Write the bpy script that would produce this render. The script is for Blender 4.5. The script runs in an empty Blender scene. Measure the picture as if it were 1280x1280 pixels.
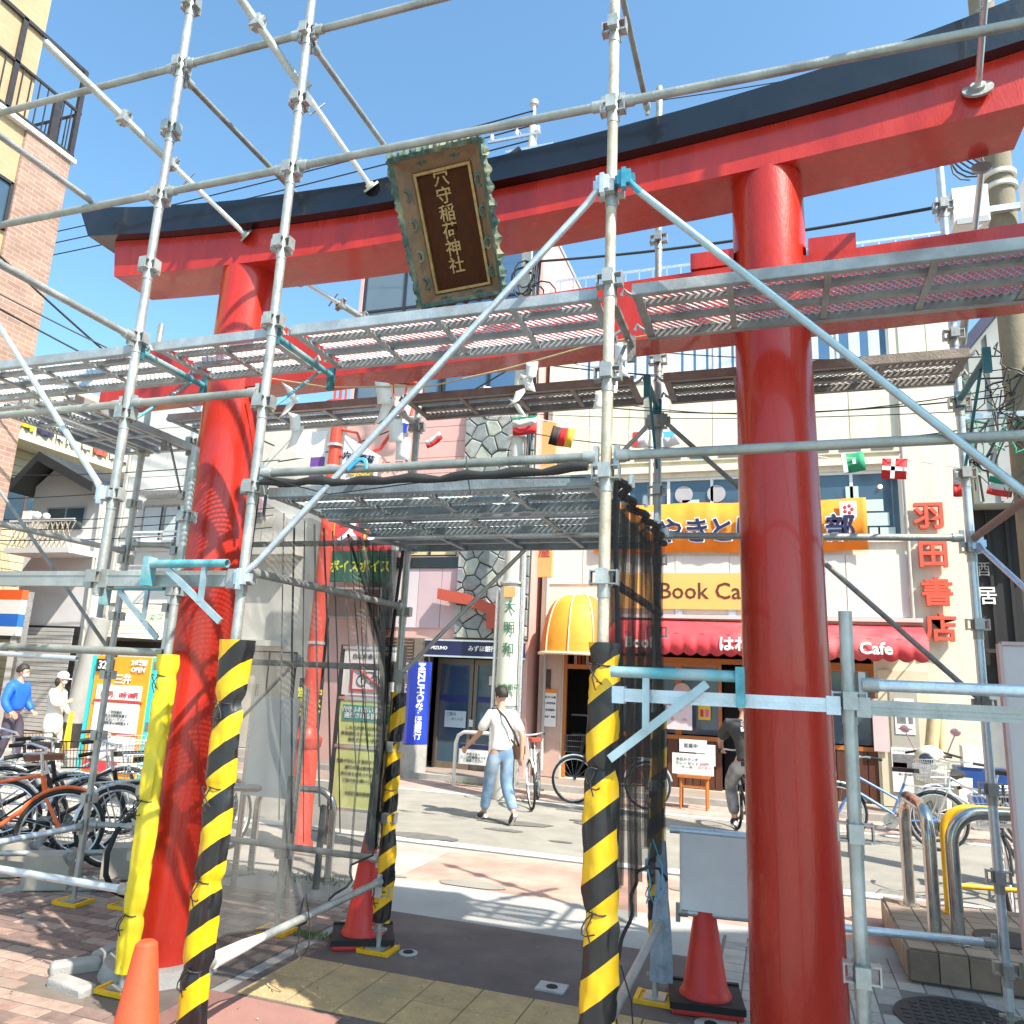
import bpy, bmesh, math, random
from mathutils import Vector, Matrix, noise
random.seed(7)
S = bpy.context.scene
COL = S.collection
R = math.radians

# ------------------------------------------------------------------ camera
def cam_basis(yaw, pitch, roll):
    fw = Vector((-math.sin(yaw)*math.cos(pitch), math.cos(yaw)*math.cos(pitch), math.sin(pitch)))
    rt = Vector((math.cos(yaw), math.sin(yaw), 0)); up = rt.cross(fw)
    r = math.cos(roll)*rt + math.sin(roll)*up
    u = -math.sin(roll)*rt + math.cos(roll)*up
    return r, u, fw
r_, u_, f_ = cam_basis(0.333614, 0.214588, 0.045753)
cd = bpy.data.cameras.new('camera'); cam = bpy.data.objects.new('camera', cd); COL.objects.link(cam)
cam.matrix_world = Matrix(((r_.x, u_.x, -f_.x, 0), (r_.y, u_.y, -f_.y, 0), (r_.z, u_.z, -f_.z, 1.7232), (0, 0, 0, 1)))
cd.sensor_width = 36; cd.lens = 965.18*36/1280; cd.clip_start = .05; cd.clip_end = 3000
S.camera = cam
# ------------------------------------------------------------------ sky, sun, exposure
SUN = Vector((0.76, -0.40, 1.0)).normalized()
elev = math.asin(SUN.z); azim = math.atan2(SUN.x, SUN.y)
w = bpy.data.worlds.new('World'); S.world = w; w.use_nodes = True
nt = w.node_tree; nt.nodes.clear()
sk = nt.nodes.new('ShaderNodeTexSky'); sk.sky_type = 'NISHITA'; sk.sun_disc = False
sk.sun_elevation = elev; sk.sun_rotation = azim; sk.altitude = 0; sk.air_density = 1.0; sk.dust_density = 1.6; sk.ozone_density = 0.8
bg = nt.nodes.new('ShaderNodeBackground'); bg.inputs['Strength'].default_value = 0.125
wo = nt.nodes.new('ShaderNodeOutputWorld')
wb = nt.nodes.new('ShaderNodeMix'); wb.data_type = 'RGBA'; wb.blend_type = 'MULTIPLY'; wb.inputs[0].default_value = 1; wb.inputs[7].default_value = (.88, 1.20, 1.24, 1)   # cool white balance of the phone
nt.links.new(sk.outputs[0], wb.inputs[6]); nt.links.new(wb.outputs[2], bg.inputs[0]); nt.links.new(bg.outputs[0], wo.inputs[0])
sl = bpy.data.lights.new('sun', 'SUN'); sl.energy = 4.5; sl.angle = R(.53); sl.color = (1, .92, .81)
so = bpy.data.objects.new('sun', sl); COL.objects.link(so); so.rotation_euler = SUN.to_track_quat('Z', 'Y').to_euler(); so.location = (20, -10, 30)
S.view_settings.view_transform = 'Standard'; S.view_settings.look = 'None'; S.view_settings.gamma = 1
S.view_settings.use_curve_mapping = False; S.view_settings.exposure = 1.12

# ------------------------------------------------------------------ materials
MATS = {}
def mat(name, col, rough=.6, metal=0., var=.15, scale=6., bump=0., coat=0., bscale=None, emit=0., stretch=None, dirt=None, spec=None):
    if name in MATS: return MATS[name]
    m = bpy.data.materials.new(name); m.use_nodes = True; n = m.node_tree; b = n.nodes['Principled BSDF']
    b.inputs['Base Color'].default_value = (*col, 1); b.inputs['Roughness'].default_value = rough; b.inputs['Metallic'].default_value = metal
    if coat: b.inputs['Coat Weight'].default_value = coat; b.inputs['Coat Roughness'].default_value = .06
    if spec is not None: b.inputs['Specular IOR Level'].default_value = spec
    if emit: b.inputs['Emission Color'].default_value = (*col, 1); b.inputs['Emission Strength'].default_value = emit
    tc = n.nodes.new('ShaderNodeNewGeometry'); vec = tc.outputs['Position']
    if stretch:
        mp = n.nodes.new('ShaderNodeMapping'); mp.inputs['Scale'].default_value = stretch; n.links.new(vec, mp.inputs[0]); vec = mp.outputs[0]
    if var:
        t = n.nodes.new('ShaderNodeTexNoise'); t.inputs['Scale'].default_value = scale; t.inputs['Detail'].default_value = 5; t.inputs['Roughness'].default_value = .65
        n.links.new(vec, t.inputs['Vector'])
        rp = n.nodes.new('ShaderNodeMapRange'); rp.inputs[1].default_value = .3; rp.inputs[2].default_value = .7
        rp.inputs[3].default_value = 1-var; rp.inputs[4].default_value = 1+var*.6
        n.links.new(t.outputs[0], rp.inputs[0])
        mx = n.nodes.new('ShaderNodeVectorMath'); mx.operation = 'SCALE'; mx.inputs[0].default_value = col
        n.links.new(rp.outputs[0], mx.inputs['Scale']); out = mx.outputs[0]
        if dirt:
            t2 = n.nodes.new('ShaderNodeTexNoise'); t2.inputs['Scale'].default_value = scale*.35; t2.inputs['Detail'].default_value = 8
            n.links.new(vec, t2.inputs['Vector'])
            r2 = n.nodes.new('ShaderNodeMapRange'); r2.inputs[1].default_value = .5; r2.inputs[2].default_value = .72; n.links.new(t2.outputs[0], r2.inputs[0])
            m2 = n.nodes.new('ShaderNodeMix'); m2.data_type = 'RGBA'; n.links.new(r2.outputs[0], m2.inputs[0]); n.links.new(out, m2.inputs[6]); m2.inputs[7].default_value = (*dirt, 1)
            out = m2.outputs[2]
        n.links.new(out, b.inputs['Base Color'])
        rr = n.nodes.new('ShaderNodeMapRange'); rr.inputs[1].default_value = .3; rr.inputs[2].default_value = .7
        rr.inputs[3].default_value = max(.03, rough-.08); rr.inputs[4].default_value = min(1, rough+.12); n.links.new(t.outputs[0], rr.inputs[0]); n.links.new(rr.outputs[0], b.inputs['Roughness'])
    if bump:
        t = n.nodes.new('ShaderNodeTexNoise'); t.inputs['Scale'].default_value = bscale or scale*8; t.inputs['Detail'].default_value = 4
        n.links.new(vec, t.inputs['Vector']); bp = n.nodes.new('ShaderNodeBump'); bp.inputs['Strength'].default_value = bump; bp.inputs['Distance'].default_value = .01
        n.links.new(t.outputs[0], bp.inputs['Height']); n.links.new(bp.outputs[0], b.inputs['Normal'])
    MATS[name] = m; return m

STEEL = mat('galvanised_steel', (.42, .44, .42), .42, .5, .34, 7, .25, 0, 60, dirt=(.33, .33, .31))
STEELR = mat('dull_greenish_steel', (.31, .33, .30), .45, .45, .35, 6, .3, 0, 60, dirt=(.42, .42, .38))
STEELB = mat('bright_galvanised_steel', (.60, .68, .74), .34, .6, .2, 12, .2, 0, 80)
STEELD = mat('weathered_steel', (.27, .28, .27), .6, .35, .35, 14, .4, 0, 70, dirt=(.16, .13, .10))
STEELY = mat('cream_painted_steel', (.56, .50, .38), .5, .2, .3, 12, .3, 0, 60, dirt=(.35, .26, .17))
ALU = mat('aluminium', (.72, .73, .74), .3, .8, .08, 20)
TEAL = mat('teal_paint', (.09, .33, .38), .45, .1, .4, 14, .2, dirt=(.36, .44, .45))
TEALD = mat('dark_teal_paint', (.03, .16, .2), .45, .1, .3, 14)
RED = mat('vermilion_gloss_paint', (.46, .026, .014), .24, 0, .2, 2.2, .16, .32, 40, spec=.4, stretch=(3, 3, .7))
BLACK = mat('black_gloss_paint', (.006, .007, .010), .16, 0, .3, 3, .15, .4, 40)
BLKR = mat('black_rubber', (.015, .015, .016), .7, 0, .3, 20)
BLKF = mat('black_plastic_sheet', (.012, .012, .013), .33, 0, .25, 8, .5, .2, 14)
YEL = mat('yellow_sheet', (.78, .62, .02), .38, 0, .15, 6, .4, .1, 12, dirt=(.55, .48, .05))
YELP = mat('yellow_plastic', (.80, .44, .01), .4, 0, .12, 14, .2)
CONE = mat('cone_orange', (.78, .085, .03), .42, 0, .12, 9, .15)
CONER = mat('cone_red', (.62, .035, .025), .42, 0, .12, 9, .15)
WHITE = mat('white_paint', (.80, .80, .78), .5, 0, .06, 5)
OFFW = mat('offwhite_panel', (.72, .70, .64), .6, 0, .08, 2, .1, dirt=(.62, .60, .55))
PAPER = mat('white_paper', (.78, .78, .76), .7, 0, .05, 20)
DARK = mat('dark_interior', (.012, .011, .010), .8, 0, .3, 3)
GLASS = mat('window_glass', (.05, .09, .13), .06, 0, .2, 1.2, spec=.9)
GLASSB = mat('sky_reflecting_glass', (.10, .19, .30), .04, .35, .12, .8, spec=1)
CHROME = mat('stainless_steel', (.55, .53, .49), .2, .95, .12, 10)
RUBBERW = mat('tyre', (.02, .02, .02), .75, 0, .2, 30)
WOODO = mat('orange_wood', (.46, .15, .03), .45, 0, .2, 9, .1, stretch=(1, 1, 6))
WOODD = mat('dark_wood', (.10, .035, .018), .5, 0, .25, 9, .1, stretch=(8, 8, 1))
CONC = mat('concrete', (.34, .33, .31), .85, 0, .2, 5, .5, 0, 90)
ASPH = mat('asphalt', (.285, .27, .235), .9, 0, .18, 3, .7, 0, 140, dirt=(.34, .325, .285))
CABLE = mat('black_cable', (.02, .02, .022), .6, 0, 0)

# ------------------------------------------------------------------ mesh builder
ORG = {}
class MB:
    def __init__(s): s.v = []; s.f = []; s.m = []; s.cur = 0
    def add(s, vs, fs, m=None):
        o = len(s.v); s.v += [tuple(x) for x in vs]; s.f += [tuple(i+o for i in f) for f in fs]; s.m += [s.cur if m is None else m]*len(fs); return s
    def box(s, x0, x1, y0, y1, z0, z1, m=None):
        return s.add([(x, y, z) for x in (x0, x1) for y in (y0, y1) for z in (z0, z1)],
            [(0, 1, 3, 2), (4, 6, 7, 5), (0, 4, 5, 1), (2, 3, 7, 6), (0, 2, 6, 4), (1, 5, 7, 3)], m)
    def tube(s, p, q, r, n=12, r2=None, m=None, caps=True):
        p = Vector(p); q = Vector(q); d = (q-p)
        if d.length < 1e-6: return s
        d.normalize(); a = d.orthogonal().normalized(); b = d.cross(a); r2 = r if r2 is None else r2
        vs = []
        for c, rr in ((p, r), (q, r2)):
            for i in range(n):
                t = 2*math.pi*i/n; vs.append(c+(a*math.cos(t)+b*math.sin(t))*rr)
        fs = [(i, (i+1) % n, n+(i+1) % n, n+i) for i in range(n)]
        if caps: fs += [tuple(range(n))[::-1], tuple(range(n, 2*n))]
        return s.add(vs, fs, m)
    def pipe(s, p, q, r=.0243, t=.003, n=14, m=None):       # hollow tube, open ends
        p = Vector(p); q = Vector(q); d = (q-p).normalized(); a = d.orthogonal().normalized(); b = d.cross(a); vs = []
        for c, rr in ((p, r), (q, r), (q, r-t), (p, r-t)):
            for i in range(n):
                th = 2*math.pi*i/n; vs.append(c+(a*math.cos(th)+b*math.sin(th))*rr)
        fs = []
        for k in range(4):
            k2 = (k+1) % 4
            fs += [(k*n+i, k*n+(i+1) % n, k2*n+(i+1) % n, k2*n+i) for i in range(n)]
        return s.add(vs, fs, m)
    def path(s, pts, r, n=8, m=None, closed=False, rs=None):
        pts = [Vector(p) for p in pts]; N = len(pts); vs = []; prev = None
        for i, p in enumerate(pts):
            if closed: d = pts[(i+1) % N]-pts[i-1]
            else: d = pts[min(i+1, N-1)]-pts[max(i-1, 0)]
            d.normalize()
            a = d.orthogonal().normalized() if prev is None else (prev-d*prev.dot(d)).normalized()
            prev = a; b = d.cross(a); rr = rs[i] if rs else r
            for k in range(n):
                t = 2*math.pi*k/n; vs.append(p+(a*math.cos(t)+b*math.sin(t))*rr)
        fs = []
        for i in range(N if closed else N-1):
            j = (i+1) % N
            fs += [(i*n+k, i*n+(k+1) % n, j*n+(k+1) % n, j*n+k) for k in range(n)]
        if not closed: fs += [tuple(range(n))[::-1], tuple(range((N-1)*n, N*n))]
        return s.add(vs, fs, m)
    def lathe(s, prof, c=(0, 0, 0), n=20, m=None):           # prof: (r, z) list
        c = Vector(c); vs = []
        for r, z in prof:
            for k in range(n):
                t = 2*math.pi*k/n; vs.append(c+Vector((r*math.cos(t), r*math.sin(t), z)))
        fs = []
        for i in range(len(prof)-1): fs += [(i*n+k, i*n+(k+1) % n, (i+1)*n+(k+1) % n, (i+1)*n+k) for k in range(n)]
        fs += [tuple(range(n))[::-1], tuple(range((len(prof)-1)*n, len(prof)*n))]
        return s.add(vs, fs, m)
    def prism(s, pts, fn0, fn1, m=None):                    # polygon pts mapped by two functions
        n = len(pts); vs = [fn0(*p) for p in pts]+[fn1(*p) for p in pts]
        return s.add(vs, [tuple(range(n))[::-1], tuple(range(n, 2*n))]+[(i, (i+1) % n, n+(i+1) % n, n+i) for i in range(n)], m)
    def ball(s, c, r, n=10, sc=(1, 1, 1), m=None):
        c = Vector(c); vs = [c+Vector((0, 0, -r*sc[2]))]; fs = []; k = n//2
        for i in range(1, k):
            ph = math.pi*i/k-math.pi/2
            for j in range(n):
                t = 2*math.pi*j/n; vs.append(c+Vector((r*math.cos(ph)*math.cos(t)*sc[0], r*math.cos(ph)*math.sin(t)*sc[1], r*math.sin(ph)*sc[2])))
        vs.append(c+Vector((0, 0, r*sc[2])))
        for j in range(n): fs.append((0, 1+(j+1) % n, 1+j))
        for i in range(k-2):
            for j in range(n): a = 1+i*n; fs.append((a+j, a+(j+1) % n, a+n+(j+1) % n, a+n+j))
        a = 1+(k-2)*n
        for j in range(n): fs.append((a+j, a+(j+1) % n, len(vs)-1))
        return s.add(vs, fs, m)
    def xf(s, M, start=0):
        for i in range(start, len(s.v)): s.v[i] = tuple(M @ Vector(s.v[i]))
        return s
    def build(s, name, mats, parent=None, smooth=True, label=None, angle=38):
        o0 = ORG.get(parent.name, Vector()) if parent else Vector()
        me = bpy.data.meshes.new(name); me.from_pydata([tuple(Vector(v)-o0) for v in s.v], [], s.f)
        if not isinstance(mats, (list, tuple)): mats = [mats]
        for x in mats: me.materials.append(x)
        me.polygons.foreach_set('material_index', s.m)
        bm = bmesh.new(); bm.from_mesh(me); bmesh.ops.recalc_face_normals(bm, faces=bm.faces); bm.to_mesh(me); bm.free()
        if smooth: me.shade_smooth(); me.set_sharp_from_angle(angle=R(angle))
        me.update()
        return link(name, me, parent, label)
def link(name, me, parent=None, label=None):
    o = bpy.data.objects.new(name, me); COL.objects.link(o)
    if parent:
        o.parent = parent; ORG[o.name] = ORG.get(parent.name, Vector())
    if label: o['label'] = label
    return o
def thing(name, label, cat, loc=(0, 0, 0), group=None, kind=None):
    o = bpy.data.objects.new(name, None); COL.objects.link(o); o.location = loc; o.empty_display_size = .1
    ORG[o.name] = Vector(loc); o['label'] = label
    if kind: o['kind'] = kind
    else: o['category'] = cat
    if group: o['group'] = group
    return o
def struct(o, label=None):
    o['kind'] = 'structure'
    if label: o['label'] = label
    return o
def tag(o, label, cat, group=None):
    o['label'] = label; o['category'] = cat
    if group: o['group'] = group
    return o
def recentre(o):                                            # put a one-mesh thing's origin at its base
    me = o.data; xs = [v.co for v in me.vertices]
    c = Vector(((min(v.x for v in xs)+max(v.x for v in xs))/2, (min(v.y for v in xs)+max(v.y for v in xs))/2, min(v.z for v in xs)))
    me.transform(Matrix.Translation(-c)); o.location = c; ORG[o.name] = c; return o
def copy_tree(o, off, parent=None, label=None):
    c = o.copy(); COL.objects.link(c)
    if parent: c.parent = parent
    else: c.location = Vector(o.location)+Vector(off); ORG[c.name] = ORG.get(o.name, Vector(o.location))+Vector(off)
    if label: c['label'] = label
    for ch in o.children: copy_tree(ch, (0, 0, 0), c)
    return c
# text -> mesh
def text(body, size, pos, m, parent, name='lettering', rot=(90, 0, 0), ext=.004, vertical=False, align='CENTER', bold=0., sx=1., line=1., M=None, label=None):
    c = bpy.data.curves.new('t', 'FONT'); c.body = '\n'.join(body) if vertical else body
    c.size = size; c.align_x = align; c.align_y = 'CENTER'; c.extrude = ext; c.offset = bold*size; c.resolution_u = 2; c.space_line = line
    t = bpy.data.objects.new('t', c); COL.objects.link(t); bpy.context.view_layer.update()
    me = bpy.data.meshes.new_from_object(t.evaluated_get(bpy.context.evaluated_depsgraph_get()))
    bpy.data.objects.remove(t); bpy.data.curves.remove(c); me.name = name
    X = M if M is not None else Matrix.Translation(Vector(pos)) @ Matrix.Rotation(R(rot[2]), 4, 'Z') @ Matrix.Rotation(R(rot[1]), 4, 'Y') @ Matrix.Rotation(R(rot[0]), 4, 'X')
    me.transform(Matrix.Translation(-ORG.get(parent.name, Vector())) @ X @ Matrix.Diagonal((sx, 1, 1, 1)))
    me.materials.clear(); me.materials.append(m)
    return link(name, me, parent, label)
# skin -> mesh
def skin(name, chains, m, parent, sub=2, M=None, label=None):
    """chains: list of (points, radii); points as tuples, shared points join"""
    vs = []; es = []; rs = []; key = {}
    for pts, rad in chains:
        last = None
        for p, r in zip(pts, rad):
            k = tuple(round(x, 3) for x in p)
            if k not in key: key[k] = len(vs); vs.append(p); rs.append(r if isinstance(r, tuple) else (r, r))
            i = key[k]
            if last is not None and last != i: es.append((last, i))
            last = i
    me = bpy.data.meshes.new('s'); me.from_pydata(vs, es, []); o = bpy.data.objects.new('s', me); COL.objects.link(o)
    md = o.modifiers.new('a', 'SKIN'); md.use_smooth_shade = True
    for i, r in enumerate(rs): me.skin_vertices[0].data[i].radius = r
    seen = set(); adj = {i: [] for i in range(len(vs))}
    for a, b in es: adj[a].append(b); adj[b].append(a)
    for i in range(len(vs)):
        if i in seen: continue
        me.skin_vertices[0].data[i].use_root = True; st = [i]
        while st:
            j = st.pop()
            if j in seen: continue
            seen.add(j); st += adj[j]
    sb = o.modifiers.new('b', 'SUBSURF'); sb.levels = sub; sb.render_levels = sub
    bpy.context.view_layer.update()
    m2 = bpy.data.meshes.new_from_object(o.evaluated_get(bpy.context.evaluated_depsgraph_get()))
    bpy.data.objects.remove(o); bpy.data.meshes.remove(me)
    if M is not None: m2.transform(M)
    m2.transform(Matrix.Translation(-ORG.get(parent.name, Vector())) if parent else Matrix())
    m2.materials.clear(); m2.materials.append(m); m2.shade_smooth(); m2.name = name
    return link(name, m2, parent, label)
# ------------------------------------------------------------------ ground
def sheet(name, x0, x1, y0, y1, z, m, label=None):
    b = MB(); b.add([(x0, y0, z), (x1, y0, z), (x1, y1, z), (x0, y1, z)], [(0, 1, 2, 3)])
    o = b.build(name, m, smooth=False); struct(o, label); return o
def brickmat(name, c1, c2, cm, w, h, mortar, rough=.8, rot=0., plane='XY', bump=.4, off=.5, var=.25):
    if name in MATS: return MATS[name]
    m = mat(name, c1, rough, 0, 0); n = m.node_tree; b = n.nodes['Principled BSDF']; g = n.nodes.new('ShaderNodeNewGeometry')
    sx = n.nodes.new('ShaderNodeSeparateXYZ'); cb = n.nodes.new('ShaderNodeCombineXYZ'); n.links.new(g.outputs['Position'], sx.inputs[0])
    n.links.new(sx.outputs[plane[0]], cb.inputs[0]); n.links.new(sx.outputs[plane[1]], cb.inputs[1])
    t = n.nodes.new('ShaderNodeTexBrick'); n.links.new(cb.outputs[0], t.inputs['Vector']); t.inputs['Scale'].default_value = 1
    t.inputs['Color1'].default_value = (*c1, 1); t.inputs['Color2'].default_value = (*c2, 1); t.inputs['Mortar'].default_value = (*cm, 1)
    t.inputs['Brick Width'].default_value = w; t.inputs['Row Height'].default_value = h; t.inputs['Mortar Size'].default_value = mortar; t.offset = off
    t.inputs['Mortar Smooth'].default_value = .2
    no = n.nodes.new('ShaderNodeTexNoise'); no.inputs['Scale'].default_value = 2.2; no.inputs['Detail'].default_value = 7; n.links.new(g.outputs['Position'], no.inputs['Vector'])
    rp = n.nodes.new('ShaderNodeMapRange'); rp.inputs[1].default_value = .3; rp.inputs[2].default_value = .7; rp.inputs[3].default_value = 1-var; rp.inputs[4].default_value = 1+var
    n.links.new(no.outputs[0], rp.inputs[0]); mx = n.nodes.new('ShaderNodeVectorMath'); mx.operation = 'SCALE'
    n.links.new(t.outputs[0], mx.inputs[0]); n.links.new(rp.outputs[0], mx.inputs['Scale']); n.links.new(mx.outputs[0], b.inputs['Base Color'])
    bp = n.nodes.new('ShaderNodeBump'); bp.inputs['Strength'].default_value = bump; bp.inputs['Distance'].default_value = .008; bp.invert = True
    n.links.new(t.outputs[1], bp.inputs['Height']); n.links.new(bp.outputs[0], b.inputs['Normal']); return m
PINKB = brickmat('pink_brick_paving', (.50, .30, .24), (.44, .26, .21), (.38, .28, .23), .2, .1, .006)
FARB = brickmat('far_pavement_paving', (.45, .32, .27), (.40, .28, .24), (.32, .25, .22), .3, .3, .008)
GRAYC = mat('grey_concrete_slab', (.36, .36, .345), .85, 0, .16, 1.6, .5, 0, 90, dirt=(.44, .44, .42))
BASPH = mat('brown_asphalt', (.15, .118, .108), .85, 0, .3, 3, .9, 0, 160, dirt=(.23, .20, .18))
PASPH = mat('pink_asphalt', (.33, .17, .14), .8, 0, .15, 3, .6, 0, 160, dirt=(.26, .15, .12))
WLINE = mat('white_road_paint', (.66, .65, .62), .75, 0, .2, 7, .3, dirt=(.40, .38, .36))
sheet('ground', -400, 400, -400, 400, -.012, CONC)
sheet('road', -60, 40, 8.0, 12.75, -.006, ASPH, 'grey asphalt road between the two white edge lines')
sheet('road_line', -60, 40, 8.02, 8.22, -.002, WLINE, 'near white edge line of the road')
sheet('road_line', -60, 40, 11.5, 11.66, -.002, WLINE, 'far white edge line of the road')
sheet('pavement', -30, 40, 11.66, 12.75, -.002, FARB, 'pinkish far pavement in front of the shops')
sheet('pavement', -3.2, 40, 6.58, 7.9, -.004, PINKB, 'sunlit pink brick strip beside the road')
sheet('pavement', -30, -3.2, 5.7, 7.9, -.003, mat('worn_concrete', (.40, .37, .33), .85, 0, .2, 2, .5, 0, 90, dirt=(.30, .27, .24)), 'worn concrete strip behind the netting')
sheet('pavement', -3.2, -.42, 5.7, 6.58, -.0035, GRAYC, 'light grey concrete slab beyond the tunnel')
sheet('pavement', -.42, 12, 6.3, 6.58, -.0035, GRAYC, 'grey concrete edging beyond the small grey tiles')
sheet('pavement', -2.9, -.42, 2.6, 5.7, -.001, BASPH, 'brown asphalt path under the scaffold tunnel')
sheet('pavement', -3.0, -2.15, 1.0, 3.93, .003, PASPH, 'pink asphalt strip beside the striped pole')
JOINT = mat('paving_joint', (.16, .15, .135), .95, 0, .2, 8)
sheet('pavement', -.42, 8, 2.0, 6.3, -.0045, JOINT, 'joint bed of the small grey tiles')
sheet('pavement', -12, -3.0, .5, 5.7, -.0055, mat('brick_joint', (.16, .13, .11), .95, 0, .2, 8), 'joint bed of the old brick pavers')
bk = MB(); bk.box(-30, 9, 12.75, 12.9, -.1, .09); struct(bk.build('kerb', CONC), 'low concrete kerb in front of the shops')
bk = MB(); bk.box(-30, 9, 12.9, 14.4, -.1, .085); struct(bk.build('shop_forecourt', mat('forecourt_tile', (.30, .24, .20), .7, 0, .15, 3, .2)), 'raised forecourt in front of the shops')
gp = bpy.data.objects.new('paved_ground', None); COL.objects.link(gp); struct(gp, 'individual paving pieces of the near pavement')
def pavers(name, x0, x1, y0, y1, w, h, gap, mats, parent, z=0, t=.02, run=True, limit=300, skip=None, dome=False, jit=.002):
    """individual paving pieces nearest the camera; the rest joined"""
    def one(b, cx, cy, w, h):
        a, c = w/2-gap/2, h/2-gap/2; e = min(.004, gap)
        b.add([(cx-a, cy-c, z-t), (cx+a, cy-c, z-t), (cx+a, cy+c, z-t), (cx-a, cy+c, z-t), (cx-a, cy-c, z-.003), (cx+a, cy-c, z-.003), (cx+a, cy+c, z-.003), (cx-a, cy+c, z-.003),
               (cx-a+e, cy-c+e, z), (cx+a-e, cy-c+e, z), (cx+a-e, cy+c-e, z), (cx-a+e, cy+c-e, z)],
              [(0, 1, 5, 4), (1, 2, 6, 5), (2, 3, 7, 6), (3, 0, 4, 7), (4, 5, 9, 8), (5, 6, 10, 9), (6, 7, 11, 10), (7, 4, 8, 11), (8, 9, 10, 11)])
        if dome:
            for i in range(5):
                for j in range(5): b.lathe([(.013, z-.001), (.011, z+.003), (.006, z+.005)], (cx-w/2+w*(i+.5)/5, cy-h/2+h*(j+.5)/5, 0), 6)
    cells = []; ny = int(round((y1-y0)/h))
    for j in range(ny):
        cy = y0+(j+.5)*h; off = (w/2 if (run and j % 2) else 0); nx = int((x1-x0-off)/w)
        for i in range(nx):
            cx = x0+off+(i+.5)*w
            if skip and skip(cx, cy): continue
            cells.append((cx, cy))
    cells.sort(key=lambda c: c[0]**2*.6+c[1]**2)
    # only pieces in view count
    def vis(c):
        d = Vector((c[0], c[1], -1.7232)); zz = d.dot(f_)
        return zz > .3 and abs(d.dot(r_)/zz) < .68 and d.dot(u_)/zz > -.68
    seen = [c for c in cells if vis(c)]; first = seen[:limit]; fs = set(first); rest = [c for c in cells if c not in fs]
    pool = []
    for mi, mm in enumerate(mats):
        b = MB(); one(b, 0, 0, w, h); o = b.build(name, mm, None, smooth=False); pool.append(o.data); bpy.data.objects.remove(o)
    for c in first:
        o = bpy.data.objects.new(name, random.choice(pool)); COL.objects.link(o); o.parent = parent
        o.location = (c[0], c[1], random.uniform(-jit, jit)); o.rotation_euler = (random.uniform(-jit, jit), random.uniform(-jit, jit), random.uniform(-.006, .006))
    if rest:
        b = MB()
        for c in rest: b.cur = random.randrange(len(mats)); one(b, c[0], c[1], w, h)
        o = b.build(name+'_field', mats, parent, smooth=False); o['kind'] = 'stuff'
BR = [mat('old_brick_a', (.31, .20, .16), .85, 0, .3, 14, .7, 0, 120, dirt=(.30, .24, .2)), mat('old_brick_b', (.37, .26, .21), .85, 0, .3, 14, .7, 0, 120, dirt=(.33, .28, .24)), mat('old_brick_c', (.21, .14, .12), .85, 0, .3, 14, .7, 0, 120)]
pavers('paving_brick', -8.0, -3.0, 1.6, 5.7, .2, .1, .009, BR, gp, 0, jit=.003, skip=lambda x, y: (x > -3.95 and 3.55 < y < 4.6 and x < -2.9))
GT = [mat('grey_tile_a', (.36, .345, .32), .7, 0, .2, 9, .3), mat('grey_tile_b', (.31, .30, .285), .7, 0, .2, 9, .3), mat('grey_tile_c', (.40, .375, .34), .7, 0, .2, 9, .3)]
pavers('paving_tile', -.40, 2.6, 3.45, 6.3, .15, .15, .009, GT, gp, 0, run=False, jit=.001, skip=lambda x, y: (x-.91)**2+(y-5.34)**2 < .13)
YT = [mat('tactile_yellow_a', (.50, .345, .165), .75, 0, .22, 7, .4, 0, 120, dirt=(.38, .28, .16)), mat('tactile_yellow_b', (.46, .32, .16), .75, 0, .25, 7, .4, 0, 120, dirt=(.33, .25, .15))]
pavers('tactile_tile', -2.83, -.42, 3.96, 4.58, .301, .31, .007, YT, gp, .007, run=False, dome=True, jit=.001)
# covers set in the ground
def cover(x, y, r, label, sq=False, hole=True):
    t = thing('ground_cover', label, 'cover', (x, y, 0)); b = MB()
    if sq: b.box(x-r, x+r, y-r*.8, y+r*.8, -.01, .009)
    else: b.lathe([(r, -.01), (r, .006), (r-.01, .008)], (x, y, 0), 36)
    b.build('plate', mat('pale_cover', (.42, .42, .41), .6, .2, .2, 12, .3) if hole else mat('iron_cover', (.05, .05, .052), .6, .4, .3, 20, .8, 0, 60), t)
    if hole:
        b = MB(); b.lathe([(.035, .009), (.032, .0125), (.012, .0135)], (x, y, 0), 16); b.build('cap', DARK, t)
    else:
        b = MB()
        for k in range(-5, 6):
            for l in range(-5, 6):
                if (k*k+l*l)*.0036 < (r-.05)**2: b.box(x+k*.06-.018, x+k*.06+.018, y+l*.06-.018, y+l*.06+.018, .008, .012)
        o = b.build('grip_pattern', MATS['iron_cover'], t); o['kind'] = 'stuff'
cover(-1.28, 4.78, .085, 'small pale square cover plate with dark centre in the brown asphalt', True)
cover(-2.27, 4.93, .06, 'small round pale cover beside the yellow base plate of the left rear pole', False)
cover(-.38, 4.66, .085, 'pale round cover plate in front of the right traffic cone')
cover(.93, 5.30, .36, 'dark iron manhole cover among the small grey tiles at lower right', False, False)
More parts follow.
